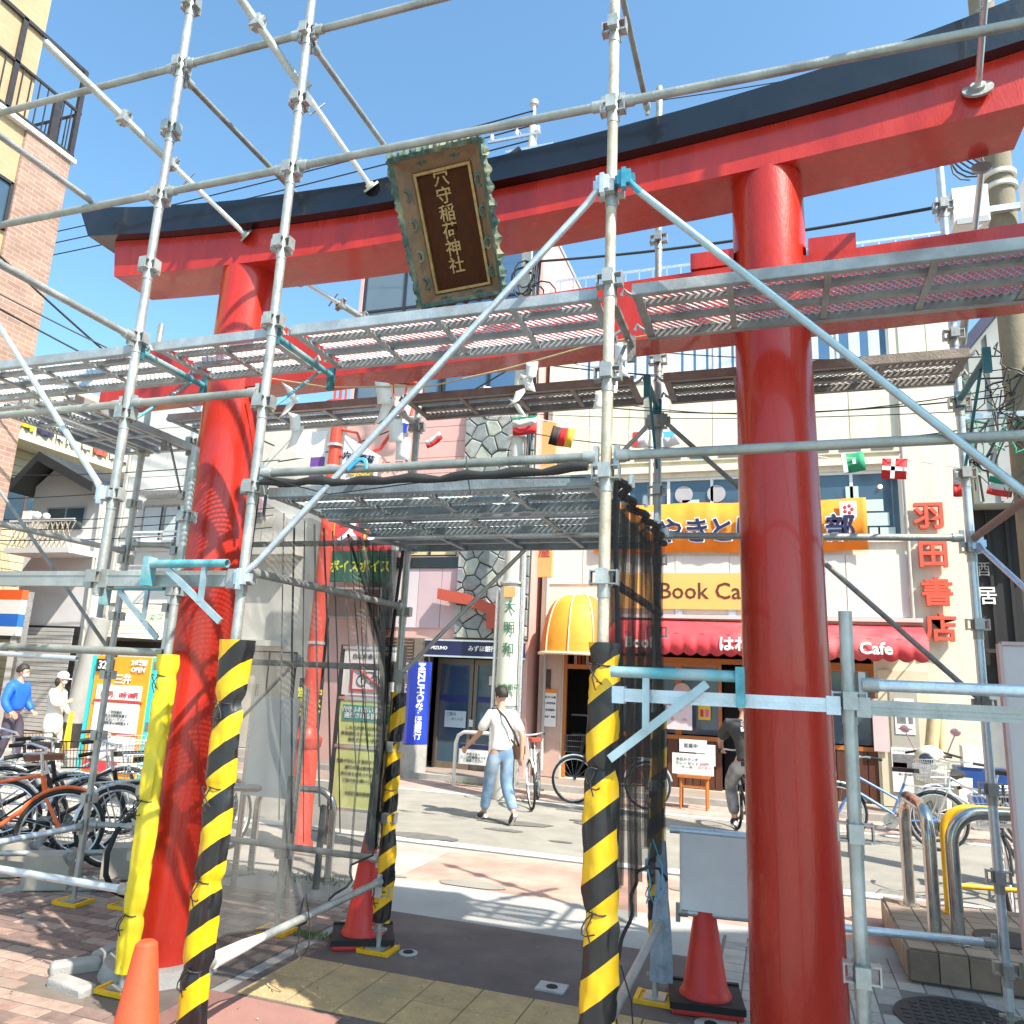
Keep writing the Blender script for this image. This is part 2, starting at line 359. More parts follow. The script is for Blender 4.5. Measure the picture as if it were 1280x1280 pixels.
# ------------------------------------------------------------------ torii
XS = [-4.80, -4.2, -3.4, -2.5, -1.7, -1.0, -.2, .4, .8, 1.2, 1.42]
KT = [5.02, 4.915, 4.83, 4.79, 4.79, 4.825, 4.90, 4.98, 5.06, 5.15, 5.22]
KB = [4.775, 4.705, 4.645, 4.615, 4.625, 4.655, 4.72, 4.78, 4.835, 4.90, 4.95]
RB = [4.47, 4.43, 4.395, 4.375, 4.395, 4.43, 4.47, 4.525, 4.56, 4.60, 4.63]
def lerp(xs, ys, x):
    for i in range(len(xs)-1):
        if x <= xs[i+1] or i == len(xs)-2:
            t = (x-xs[i])/(xs[i+1]-xs[i]); return ys[i]+(ys[i+1]-ys[i])*t
def beam(x0t, x1t, x0b, x1b, top, bot, y0, y1, n=40, ridge=0):
    b = MB(); N = n+1; vs = []
    def cm(ys, x):                                           # smooth curve through the profile
        return (lerp(XS, ys, x-.25)+2*lerp(XS, ys, x)+lerp(XS, ys, x+.25))/4 if XS[0]+.25 < x < XS[-1]-.25 else lerp(XS, ys, x)
    for i in range(N):
        s_ = i/n; xt = x0t+(x1t-x0t)*s_; xb = x0b+(x1b-x0b)*s_
        zt, zb = cm(top, xt), cm(bot, xb); ym = (y0+y1)/2
        vs += [(xb, y0, zb), (xb, y1, zb), (xt, y1, zt), (xt, ym, zt+ridge), (xt, y0, zt)]
    fs = []
    for i in range(n):
        for k in range(5): a = i*5+k; c = i*5+(k+1) % 5; fs.append((a, c, c+5, a+5))
    fs += [(0, 1, 2, 3, 4), tuple(n*5+k for k in (4, 3, 2, 1, 0))]
    return b.add(vs, fs)
torii = thing('torii_gate', 'large glossy vermilion shrine gate with black top beam behind the scaffolding', 'torii gate', (-1.7, 4.06, 0))
beam(-4.84, 1.45, -4.70, 1.40, KT, KB, 3.80, 4.33, ridge=.05).build('top_beam', BLACK, torii, angle=30)
KB2 = [z-.003 for z in KB]
beam(-4.52, 1.30, -4.47, 1.27, KB2, RB, 3.875, 4.24).build('red_lintel', RED, torii, angle=30)
b = MB(); b.add([(-4.50, 3.95, 3.50), (1.75, 3.95, 3.645), (1.75, 3.95, 4.02), (-4.50, 3.95, 3.845), (-4.50, 4.17, 3.50), (1.75, 4.17, 3.645), (1.75, 4.17, 4.02), (-4.50, 4.17, 3.845)],
    [(0, 1, 2, 3), (5, 4, 7, 6), (4, 0, 3, 7), (1, 5, 6, 2), (3, 2, 6, 7), (4, 5, 1, 0)]); b.build('tie_beam', RED, torii, smooth=False)
for (bx, bz, tx, tz) in ((-3.44, 0.06, -3.42, 4.40), (.055, 0.05, .015, 4.50)):
    b = MB(); n = 44; prof = []
    for i in range(17):
        s_ = i/16; prof.append((.212-.024*s_, s_))
    vs = []
    for rr, s_ in prof:
        for k in range(n): t = 2*math.pi*k/n; vs.append((bx+(tx-bx)*s_+rr*math.cos(t), 4.06+rr*math.sin(t), bz+(tz-bz)*s_))
    fs = [(i*n+k, i*n+(k+1) % n, (i+1)*n+(k+1) % n, (i+1)*n+k) for i in range(16) for k in range(n)]
    b.add(vs, fs); b.build('pillar', RED, torii, angle=60)
for px, pz in ((-3.43, 3.66), (.025, 3.80)):                # wedges each side of each pillar, resting on the tie beam
    for sgn in (-1, 1):
        b = MB(); x0 = px+sgn*.19; x1 = px+sgn*.42; xa, xb = min(x0, x1), max(x0, x1)
        zt = pz+.2+.0  ; b.box(xa, xb, 3.955, 4.165, zt-.02, zt+.075); b.build('wedge', RED, torii, smooth=False)
b = MB(); b.tube((-3.44, 4.06, -.05), (-3.44, 4.06, .07), .34, 28, .30); b.build('plinth', CONC, torii)
b = MB(); b.tube((.055, 4.06, -.05), (.055, 4.06, .06), .34, 28, .30); b.build('plinth', CONC, torii)
# rough stone blocks round the left plinth
t = thing('kerb_stones', 'rough pale stone blocks edging the foot of the left red pillar', 'kerb stones', (-3.6, 3.7, 0))
for (x, y, sx, sy, sz, a) in ((-3.84, 3.84, .26, .10, .055, .9), (-3.86, 4.12, .10, .26, .05, .15), (-3.64, 3.63, .30, .10, .045, -.15)):
    b = MB(); b.box(-sx/2, sx/2, -sy/2, sy/2, -.03, sz); bm = bmesh.new()
    b.xf(Matrix.Translation((x, y, 0)) @ Matrix.Rotation(a, 4, 'Z'))
    o = b.build('stone', CONC, t); md = o.modifiers.new('bevel', 'BEVEL'); md.width = .02; md.segments = 2
# ------------------------------------------------------------------ name plaque hung on the gate
PT = Vector((-1.70, 3.40, 4.57)); PB = Vector((-1.655, 3.80, 3.87))
pu = (PT-PB); PL = pu.length; pu.normalize(); pr = Vector((1, .02, .05)); pr = (pr-pu*pr.dot(pu)).normalized(); pn = pr.cross(pu)
if pn.y > 0: pn = -pn
def pl(x, y, z): return PB+pr*x+pu*y+pn*z
pq = thing('shrine_plaque', 'carved dark wooden shrine name plaque with green scrolled frame hanging on the red lintel', 'plaque', PB)
def pbox(b, x0, x1, y0, y1, z0, z1):
    return b.add([pl(x, y, z) for x in (x0, x1) for y in (y0, y1) for z in (z0, z1)], [(0, 1, 3, 2), (4, 6, 7, 5), (0, 4, 5, 1), (2, 3, 7, 6), (0, 2, 6, 4), (1, 5, 7, 3)])
PLW = mat('plaque_wood', (.060, .016, .004), .65, 0, .4, 18, .2, 0, stretch=(3, 1, .6), spec=.15)
FRW = mat('plaque_frame_wood', (.22, .13, .07), .6, 0, .3, 14, .4, stretch=(1, 1, .6))
VERD = mat('verdigris_carving', (.065, .12, .095), .6, 0, .5, 22, .5, dirt=(.30, .30, .18))
GOLD = mat('gold_leaf', (.38, .25, .10), .4, .5, .4, 40, .3)
b = MB(); pbox(b, -.155, .155, .08, PL-.10, 0, .012); b.build('panel', PLW, pq, smooth=False)
for x0, x1, y0, y1 in ((-.17, -.155, .065, PL-.085), (.155, .17, .065, PL-.085), (-.155, .155, .065, .08), (-.155, .155, PL-.10, PL-.085)):
    b = MB(); pbox(b, x0, x1, y0, y1, 0, .03); b.build('gilt_edge', GOLD, pq, smooth=False)
# splayed frame: four boards flaring outwards and forwards
inn = [(-.17, .065), (.17, .065), (.17, PL-.085), (-.17, PL-.085)]; out = [(-.235, .0), (.235, .0), (.26, PL-.0), (-.26, PL-.0)]
for k in range(4):
    a, c = inn[k], inn[(k+1) % 4]; d, e = out[(k+1) % 4], out[k]; b = MB()
    b.add([pl(*a, .012), pl(*c, .012), pl(*d, .10), pl(*e, .10), pl(*a, -.012), pl(*c, -.012), pl(*d, .08), pl(*e, .08)],
          [(0, 1, 2, 3), (7, 6, 5, 4), (0, 4, 5, 1), (1, 5, 6, 2), (2, 6, 7, 3), (3, 7, 4, 0)]); b.build('frame_board', FRW, pq, smooth=False)
def ruffle(a, c, zf, wid, n, amp, nx, ny):                    # scrolled carved border strip
    b = MB(); vs = []; A = Vector(a); C = Vector(c); N = n*6
    for i in range(N+1):
        s_ = i/N; p = A.lerp(C, s_); w_ = math.sin(s_*n*2*math.pi); w2 = math.sin(s_*n*4.3*math.pi+1)
        for q, (o_, z_) in enumerate(((-.012, 0), (.01, .022+.01*w_), (wid*.55+amp*w2*.5, .012+.012*w2), (wid+amp*w_, -.012-.01*w_), (wid*.6, -.03))):
            vs.append(pl(p.x+nx*o_, p.y+ny*o_, zf+z_))
    fs = []
    for i in range(N):
        for q in range(5): fs.append((i*5+q, i*5+(q+1) % 5, (i+1)*5+(q+1) % 5, (i+1)*5+q))
    fs += [(0, 1, 2, 3, 4), tuple(N*5+k for k in (4, 3, 2, 1, 0))]
    return b.add(vs, fs)
ruffle((-.27, PL-.005), (.27, PL-.005), .10, .045, 7, .012, 0, 1).build('carved_crest', VERD, pq, angle=60)
ruffle((-.245, .0), (-.265, PL), .095, .03, 9, .012, -1, 0).build('carved_border', VERD, pq, angle=60)
ruffle((.245, .0), (.265, PL), .095, .03, 9, .012, 1, 0).build('carved_border', VERD, pq, angle=60)
ruffle((-.24, .01), (.24, .01), .095, .02, 6, .01, 0, -1).build('carved_border', VERD, pq, angle=60)
for sx_ in (-1, 1):
    for k, yy in enumerate((.12, .27, .44, .60)):            # scroll curls on the frame faces
        b = MB(); pts = []
        for i in range(15):
            t_ = i/14*2.6*math.pi; rr = .036*(1-i/22); pts.append(pl(sx_*(.205+.004*k+rr*.8*math.cos(t_)), yy+rr*1.2*math.sin(t_)+i*.0015, .066+.02*0))
        b.path(pts, .008, 6, rs=[.011-.0005*i for i in range(15)]); b.build('scroll', VERD, pq)
for xx in (-.10, .10):
    for yy in (PL-.045, .035):
        b = MB()
        for s2 in (-1, 1): b.path([pl(xx+s2*(.006+.022*math.cos(t_*.55)), yy+.012*math.sin(t_*.55), .062) for t_ in range(9)], .0045, 6)
        b.build('scroll', VERD, pq)
Mt = Matrix(((pr.x, pu.x, pn.x, 0), (pr.y, pu.y, pn.y, 0), (pr.z, pu.z, pn.z, 0), (0, 0, 0, 1)))
ph = PL-.24
for k, ch in enumerate('穴守稲荷神社'):
    c = pl(-.015, .12+ph-(k+.5)*ph/6+.03, .014)
    text(ch, .096, (0, 0, 0), GOLD, pq, 'character', M=Matrix.Translation(c) @ Mt, ext=.004, bold=.012)
# ------------------------------------------------------------------ scaffolding
F_, B_ = 3.135, 4.87
cpl = MB()
cpl.tube((0, 0, -.028), (0, 0, .028), .029, 14)
for a in range(4):
    s0 = len(cpl.v); cpl.box(.027, .058, -.022, .022, -.030, -.024); cpl.box(.027, .058, -.022, .022, .024, .030); cpl.box(.054, .060, -.024, .024, -.032, .032)
    cpl.xf(Matrix.Rotation(math.pi/2*a, 4, 'Z'), s0)
cpl.tube((0, 0, -.085), (0, 0, -.03), .0275, 12)
_o = cpl.build('coupling', STEEL); CPL = _o.data; bpy.data.objects.remove(_o)
_o = cpl.build('coupling', STEELD); CPLD = _o.data; bpy.data.objects.remove(_o)
def post(x, y, z0, z1, levels, label, m=STEEL, base=True, dark=False, top=True, n=18):
    t = thing('scaffold_post', label, 'scaffold post', (x, y, 0 if base else z0), 'upright scaffold posts')
    b = MB(); b.pipe((x, y, z0+(.14 if base else 0)), (x, y, z1), .0243, n=n); b.build('tube', m, t)
    for z in levels:
        o = bpy.data.objects.new('coupling', CPLD if dark else CPL); COL.objects.link(o); o.parent = t; o.location = (0, 0, z-t.location.z); ORG[o.name] = ORG[t.name]
    if base:
        b = MB(); b.tube((x, y, .02), (x, y, .22), .017, 12); b.tube((x, y, .12), (x, y, .135), .035, 6); b.box(x-.06, x+.06, y-.06, y+.06, .02, .028)
        b.box(x-.05, x+.05, y-.008, y+.008, .125, .14); b.build('jack_base', STEEL, t)
        b = MB(); w_ = .11
        b.box(x-w_, x+w_, y-w_*.8, y+w_*.8, .001, .014); b.box(x-w_, x-w_+.025, y-w_*.8, y+w_*.8, .014, .026); b.box(x+w_-.025, x+w_, y-w_*.8, y+w_*.8, .014, .026)
        b.box(x-w_+.025, x+w_-.025, y-w_*.8, y-w_*.8+.02, .014, .022); b.box(x-w_+.025, x+w_-.025, y+w_*.8-.02, y+w_*.8, .014, .022)
        b.build('base_plate', YELP, t)
    return t
def LV(a, b_): return [3.057+.45*k for k in range(-6, 7) if a < 3.057+.45*k < b_]
P1, P2, P3, P4, P5 = (-3.36, F_), (-2.461, F_), (-.67, F_), (.245, F_), (1.13, F_)
B1, BG, B2, B3, B4, PM = (-4.89, 4.78), (-4.48, 4.88), (-2.46, 4.88), (-.70, 4.86), (1.10, 5.10), (-3.385, 3.72)
post(*P1, 2.06, 6.4, LV(2.1, 6.3), 'hanging front post at upper left whose lower end stops above the blue bracket', base=False)
post(*P2, 0.02, 6.4, LV(1.9, 6.3), 'front post wrapped in tiger stripes beside the left red pillar')
post(*P3, 0.02, 6.4, LV(1.9, 6.3), 'front centre post with rusty cream upper tube and blue clamp, striped below', STEELY)
post(*P4, 0.02, 2.03, LV(.2, 1.9), 'short bare front post cut off at chest height in front of the right red pillar')
post(*P5, 0.02, 6.4, LV(.2, 6.3), 'front right corner post just outside the picture')
post(-5.16, F_, 0.02, 6.4, LV(.2, 6.3), 'front left corner post just outside the picture')
post(*B1, 0.02, 4.55, [z+.37 for z in LV(.2, 4.1)], 'rear left post standing on a yellow plate by the parked bicycles', dark=False)
post(*BG, 0.02, 4.1, LV(.2, 4.0), 'pale rear post just behind the left edge of the left red pillar', STEELB)
post(*B2, 0.02, 5.72, LV(.2, 5.6), 'rear post at the far left corner of the tunnel with narrow striped cover')
post(*B3, 0.02, 5.98, [z+.35 for z in LV(.2, 5.6)], 'rear post at the far right corner of the tunnel behind the dark netting')
post(*B4, 0.02, 5.45, LV(.2, 5.4), 'rear right post in front of the red vertical shop letters', STEELB)
post(*PM, 0.02, 3.05, LV(1.9, 3.0), 'post in the yellow sleeve directly before the left red pillar', STEEL)
post(-3.24, 4.9, 0.02, 1.0, [0.5], 'short rear post seen dimly through the left netting', STEEL)
def endc(b, p, d):
    p = Vector(p); d = Vector(d).normalized()
    b.tube(p, p+d*.055, .027, 12); b.box(p.x-.012, p.x+.012, p.y-.012, p.y+.012, p.z-.055, p.z+.045)
def rail(p, q, label, m=STEEL, cat='scaffold pipe', name='scaffold_pipe', ends=(1, 1), r=.0213, grp='horizontal scaffold pipes', inset=.045):
    p = Vector(p); q = Vector(q); d = (q-p).normalized()
    if ends[0]: p = p+d*inset
    if ends[1]: q = q-d*inset
    mid = Vector(((p.x+q.x)/2, (p.y+q.y)/2, min(p.z, q.z)))
    t = thing(name, label, cat, mid, grp); b = MB(); b.pipe(p, q, r, .0025); b.build('tube', m, t)
    for e, c, dd in ((ends[0], p, d), (ends[1], q, -d)):
        if e: b = MB(); endc(b, c, dd); b.build('end_clamp', m if m in (TEAL,) else STEEL, t)
    return t
def fr(a, b_, z, label, m=STEELR, **k): return rail((a[0], a[1], z), (b_[0], b_[1], z), label, m, **k)
L0 = (-5.16, F_)
fr(L0, P1, 5.31, 'topmost front pipe at far left above the balcony'); fr(P1, P2, 5.31, 'topmost front pipe between the two left posts'); fr(P2, P3, 5.31, 'topmost front pipe leaving the picture at the top centre')
fr(L0, P1, 4.43, 'second front pipe from the top at far left below the balcony'); fr(P1, P2, 4.43, 'second front pipe from the top crossing the black beam end'); fr(P2, P3, 4.43, 'second front pipe from the top passing above the plaque')
fr(P3, P5, 4.43, 'olive grey front pipe crossing the black beam at upper right')
fr(L0, P1, 3.12, 'front pipe under the upper decks at far left'); fr(P1, P2, 3.12, 'front pipe crossing the left red pillar below the decks')
fr(P2, P3, 2.68, 'front pipe with the rolled black cloth over the tunnel opening'); fr(P3, P5, 2.68, 'front pipe crossing the right red pillar at mid height')
fr(P4, P5, 1.765, 'round handrail pipe at right above the steel hoops', STEELB); 
fr((-5.16, 3.72), (-3.41, 3.72), 1.79, 'thick weathered pipe bundle ending at the yellow sleeve', r=.024, ends=(0, 0)); rail((-5.16, 3.66, 1.755), (-4.0, 3.66, 1.735), 'thin bright pipe slung under the thick left pipe', STEELB, ends=(0, 0), r=.016)
fr((-5.16, 3.72), PM, .495, 'low bright pipe running left from the yellow sleeve', STEELB)
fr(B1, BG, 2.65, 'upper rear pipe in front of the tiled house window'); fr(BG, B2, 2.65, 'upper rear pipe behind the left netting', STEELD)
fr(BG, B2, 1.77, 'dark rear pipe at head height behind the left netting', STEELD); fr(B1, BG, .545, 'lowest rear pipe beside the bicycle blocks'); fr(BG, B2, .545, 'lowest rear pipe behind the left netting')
fr(B3, B4, 2.665, 'rear pipe crossing the orange banner'); fr((B3[0]+.08, 4.87), (-.06, 4.9), .915, 'bright upper pipe holding the white board', STEELB, ends=(0, 0)); fr((B3[0]+.08, 4.88), B4, .475, 'bright lower pipe under the white board running to the right rear post', STEELB)
# pipes running front to back
def yr(x, y0, y1, z, label, m=STEEL, **k): return rail((x, y0, z), (x, y1, z), label, m, **k)
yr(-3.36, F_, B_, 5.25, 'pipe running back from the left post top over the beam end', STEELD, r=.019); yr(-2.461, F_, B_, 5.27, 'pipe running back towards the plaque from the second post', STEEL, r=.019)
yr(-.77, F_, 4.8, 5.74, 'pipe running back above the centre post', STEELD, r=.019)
yr(-3.9, 1.2, F_, 4.47, 'upper pipe coming towards the viewer at far left', ends=(0, 0), r=.019); yr(-3.36, 1.2, F_, 3.5, 'lower pipe coming towards the viewer onto the hanging post', ends=(0, 1), r=.019)
yr(-4.89, 2.6, 4.78, 2.59, 'pipe running from the rear left post past the gabled house', ends=(0, 1)); yr(-4.89, 3.0, 4.78, .53, 'low bright pipe running forward from the rear left post', STEELB, ends=(0, 1))
yr(-2.461, F_, 4.88, 2.19, 'dark side pipe at the top of the left netting', STEELD); yr(-2.461, F_, 4.88, .42, 'low side pipe on the left of the tunnel partly wrapped in white film', STEEL)
yr(-.67, F_, 4.86, .42, 'low side pipe on the right of the tunnel'); yr(-.68, F_, 4.86, 2.17, 'pinkish brown side pipe on the right of the tunnel', mat('rusty_pink_steel', (.24, .15, .13), .6, .2, .25, 12, .3))
rail((1.10, 5.1, 2.65), (1.13, F_, 2.65), 'brown side pipe rising to the right edge', MATS['rusty_pink_steel'])
# braces
def brace(p, q, label, m=STEELB, r=.0165, heads=True, hm=None):
    t = thing('scaffold_brace', label, 'scaffold brace', (Vector(p)+Vector(q))/2, 'diagonal scaffold braces'); p = Vector(p); q = Vector(q); d = (q-p).normalized()
    b = MB(); b.tube(p+d*.07, q-d*.07, r, 12); b.build('tube', m, t)
    for c, s_ in ((p, 1), (q, -1)):
        b = MB(); b.box(c.x-.03, c.x+.03, c.y-.035, c.y-.015, c.z-.035, c.z+.035); b.tube(c+d*s_*.02+Vector((0, -.025, 0)), c+d*s_*.11, .012, 8, .0165)
        b.box(c.x-.045, c.x+.045, c.y-.02, c.y+.01, c.z-.02, c.z+.02); b.box(c.x-.01, c.x+.01, c.y-.045, c.y-.01, c.z-.06, c.z+.04); b.build('clamp', hm or m, t)
    return t
yb = F_-.035
brace((-.70, yb, 3.97), (-2.43, yb, 2.15), 'bright diagonal brace from the centre post down to the tunnel corner', STEELB)
brace((-.60, yb, 3.98), (1.13, yb, 2.16), 'bluish diagonal brace crossing the right red pillar', mat('blue_grey_steel', (.38, .50, .54), .4, .5, .2, 12), hm=mat('blue_clamp', (.05, .28, .38), .4, .2, .3, 16), r=.0165)
brace((-3.38, yb, 2.6), (-5.13, yb, 4.42), 'bright diagonal brace at far left in front of the brick building', STEELB)
brace((-.73, 4.83, 3.42), (-2.43, 4.84, 1.72), 'rear diagonal brace behind the tunnel opening', STEEL, .015); brace((-.66, 4.83, 3.42), (1.08, 5.05, 1.72), 'rear diagonal brace running behind the right red pillar', STEELD, .016)
brace((-6.6, 4.85, 3.25), (-4.95, 4.85, 1.78), 'thin rear brace in front of the gabled house', STEELD, .0145); brace((-4.46, 4.92, .62), (-3.3, 4.92, 1.8), 'thin rear brace beside the yellow sleeve', STEEL, .0125)
brace((1.12, 5.05, 2.62), (1.30, 3.2, 1.60), 'bright blue brace descending at the right edge', mat('pale_blue_steel', (.45, .56, .72), .3, .5, .1, 12), .015)
# decks
_m = MB()
def meshpanel(b, x0, x1, y0, y1, z, pit=.020, cell=.034, wd=.0078, th=.005):
    ny = int((y1-y0)/pit); nx = int((x1-x0)/(cell/2)); cx = (x1-x0)/nx
    for j in range(ny+1):
        yc = y0+(y1-y0)*j/ny; vs = []; fs = []
        for i in range(nx+1):
            yy = yc+((i+j) % 2-.5)*pit*.85; x = x0+cx*i
            vs += [(x, yy-wd/2, z-th), (x, yy+wd/2, z+th)]
        for i in range(nx): fs.append((2*i, 2*i+1, 2*i+3, 2*i+2))
        b.add(vs, fs)
def deck(x0, x1, y0, y1, z, label, m=STEEL, along='X', nb=3, grp='steel mesh deck boards', panel=True):
    """boards run along X (or Y); built along local X then mapped"""
    L = (x1-x0) if along == 'X' else (y1-y0); W = (y1-y0) if along == 'X' else (x1-x0)
    def fn(b):
        if along == 'X': M_ = Matrix.Translation((x0, y0, z))
        else: M_ = Matrix.Translation((x1, y0, z)) @ Matrix.Rotation(math.pi/2, 4, 'Z')
        return b.xf(M_)
    t = thing('deck_board', label, 'scaffold deck', ((x0+x1)/2, (y0+y1)/2, z-.05), grp)
    h = .048
    for yy in (0, W-.012):
        b = MB(); b.box(0, L, yy, yy+.012, -h, .002); b.box(0, L, yy-(0 if yy else 0), yy+.012, -h-.002, -h); b.box(.0, L, (yy if yy == 0 else yy-.02), (yy+.032 if yy == 0 else yy+.012), -h-.004, -h-.001)
        fn(b).build('side_rail', m, t, smooth=False)
    for k in (1, 2):
        b = MB(); yy = W*k/3; b.box(.02, L-.02, yy-.017, yy+.017, -.03, -.026); b.box(.02, L-.02, yy-.017, yy-.013, -.026, -.004); b.box(.02, L-.02, yy+.013, yy+.017, -.026, -.004)
        fn(b).build('rib', m, t, smooth=False)
    for k in range(nb+2):
        xx = .02+(L-.04)*k/(nb+1); w_ = .014 if 0 < k < nb+1 else .02
        b = MB(); b.box(xx-w_, xx+w_, .013, W-.013, -.046, -.032); fn(b).build('cross_bar', m, t, smooth=False)
    b = MB(); meshpanel(b, .02, L-.02, .012, W-.012, 0); o = fn(b).build('tread_mesh', m, t, smooth=False); o['kind'] = 'stuff'
    for xx in (.0, L):
        for yy in (.06, W-.06):
            b = MB(); sg = -1 if xx == 0 else 1
            b.path([(xx, yy, -.03), (xx+sg*.03, yy, -.01), (xx+sg*.045, yy, .012), (xx+sg*.06, yy, -.02)], .009, 6); fn(b).build('hook', STEEL, t)
    return t
DK = mat('deck_steel', (.42, .46, .47), .45, .45, .2, 12, .2, dirt=(.30, .31, .31)); DKW = mat('brown_weathered_deck_steel', (.30, .28, .26), .6, .35, .3, 12, .3, dirt=(.20, .18, .16))
deck(-5.10, -3.43, 3.19, 3.66, 3.505, 'front upper deck board at far left against the brick building', DK)
deck(-3.29, -2.53, 3.19, 3.66, 3.505, 'short front upper deck board before the left red pillar', DK, nb=1)
deck(-2.39, -.74, 3.19, 3.68, 3.505, 'front upper deck board running under the plaque', DK); deck(-.58, 1.08, 3.19, 3.68, 3.505, 'front upper deck board crossing the right red pillar', mat('deck_steel_b', (.36, .37, .36), .5, .4, .25, 12, .2, dirt=(.22, .21, .2)))
deck(-4.80, -4.42, 3.70, 4.85, 3.47, 'side deck board linking the front and rear decks at left', DK, along='Y', nb=2); deck(-5.22, -4.84, 3.70, 4.85, 3.47, 'outer side deck board at far left', DK, along='Y', nb=2)
deck(-4.36, -2.56, 4.45, 4.84, 3.59, 'rear upper deck board behind the left red pillar', DK); deck(-2.36, -.79, 4.45, 4.84, 3.59, 'brown rear upper deck board above the tunnel', DKW); deck(-.61, 1.03, 4.45, 4.86, 3.59, 'brown rear upper deck board behind the right red pillar', DKW)
for (ya, yb_, lb) in ((3.20, 3.70, 'nearest'), (3.76, 4.26, 'middle'), (4.32, 4.82, 'farthest')):
    deck(-2.42, -.73, ya, yb_, 2.62, lb+' deck board of the tunnel roof seen from below', mat('bluish_deck_steel', (.30, .36, .385), .45, .5, .25, 10, .3, dirt=(.20, .22, .23)))
# brackets carrying the decks
def bracket(x, y, z, dy, label, m=TEAL, drop=.42, inv=1):
    t = thing('deck_bracket', label, 'deck bracket', (x, y, z), 'cantilever brackets under the decks'); s_ = 1 if dy > 0 else -1
    b = MB(); b.pipe((x, y+s_*.03, z), (x, y+dy, z), .019, .002); b.build('arm', m, t)
    b = MB(); b.tube((x, y+s_*.03, z-drop), (x, y+dy*.8, z-.02), .009, 8); b.build('stay', m, t)
    b = MB(); b.box(x-.02, x+.02, y+dy-.01, y+dy+.012, z-.09, z+.05); b.build('end_plate', TEALD if m == TEAL else m, t); b = MB(); b.box(x-.028, x+.028, y+s_*.025-.01, y+s_*.025+.01, z-.05, z+.05); b.build('post_clamp', TEALD if m == TEAL else m, t)
bracket(-3.36, F_, 3.44, .55, 'teal bracket under the left front decks'); bracket(-2.461, F_, 3.44, .58, 'teal bracket under the front deck beside the second post'); bracket(-.67, F_, 3.44, .56, 'dark bracket under the front decks at the centre post', STEELD)
bracket(-.70, 4.86, 3.52, -.45, 'dark blue bracket under the rear decks at the tunnel corner', TEALD); bracket(1.10, 5.1, 3.52, -.68, 'dark teal bracket under the rear deck at the right rear post', TEALD); bracket(-2.46, 4.88, 3.52, -.45, 'bracket under the rear decks behind the plaque', STEEL)
bracket(-4.48, 4.88, 3.44, -.3, 'small bracket under the rear deck at left', STEELD)
# twin-chord beams
def truss(x0, x1, y, z, label, h=.055, m=STEEL):
    t = thing('scaffold_beam', label, 'scaffold beam', ((x0+x1)/2, y, z-h), 'flat scaffold beams')
    b = MB(); b.box(x0, x1, y-.022, y+.022, z-.012, z+.012); b.box(x0, x1, y-.018, y-.014, z-h, z-.012); b.build('upper_chord', m, t, smooth=False)
    b = MB(); b.box(x0, x1, y-.022, y+.022, z-h-.012, z-h); b.build('lower_chord', m, t, smooth=False)
    for xx in (x0, x1): b = MB(); b.box(xx-.024, xx+.024, y-.028, y+.028, z-h-.02, z+.02); b.build('end_clamp', m, t)
truss(-5.12, -3.41, F_, 2.175, 'flat beam at far left carrying the hanging post'); truss(-3.31, -2.51, F_, 2.175, 'flat beam between the hanging post and the striped post')
truss(-.60, .19, F_, 1.70, 'flat bright beam behind the blue bracket', .026, STEELB); truss(.29, 1.09, F_, 1.70, 'flat galvanised beam under the right handrail pipe', .030, STEEL)
# blue side brackets
def sbr(x0, x1, y, z, label, drop=.30, flip=False, m=TEAL, vx=.28):
    t = thing('side_bracket', label, 'scaffold bracket', ((x0+x1)/2, y, z-drop), 'blue triangular brackets')
    b = MB(); b.pipe((x0, y, z), (x1, y, z), .0213, .0025); b.build('arm', m, t)
    pa, pb = ((x0, z-drop), (x0+(x1-x0)*.75, z-.03)) if not flip else ((x1, z-drop), (x1+(x0-x1)*.75, z-.03))
    b = MB(); s0 = 0; d = Vector((pb[0]-pa[0], 0, pb[1]-pa[1])); L = d.length; b.box(0, L, -.006, .006, -.016, .016); b.xf(Matrix.Translation((pa[0], y, pa[1])) @ Matrix.Rotation(-math.atan2(d.z, d.x), 4, 'Y'))
    b.build('diagonal', MATS['blue_grey_steel'], t, smooth=False)
    vxx = (x0+(x1-x0)*vx) if not flip else (x1-(x1-x0)*vx); zz = z-drop+ (drop-.03)*(vx/.75)
    b = MB(); b.box(vxx-.013, vxx+.013, y-.008, y+.008, zz, z-.018); b.build('strut', MATS['blue_grey_steel'], t, smooth=False)
    e = x1 if not flip else x0; b = MB(); b.box(e-.018, e+.014, y-.03, y+.03, z-.11, z+.035); b.build('end_plate', m, t)
    return t
sbr(-.62, -.13, 3.07, 1.775, 'bright blue triangular bracket on the striped centre post', .33); sbr(-2.98, -2.51, 3.07, 2.215, 'blue triangular bracket on the left striped post', .28, True)
sbr(-3.86, -3.42, 3.66, 2.17, 'dark teal triangular bracket on the post in the yellow sleeve', .30, True, TEAL)
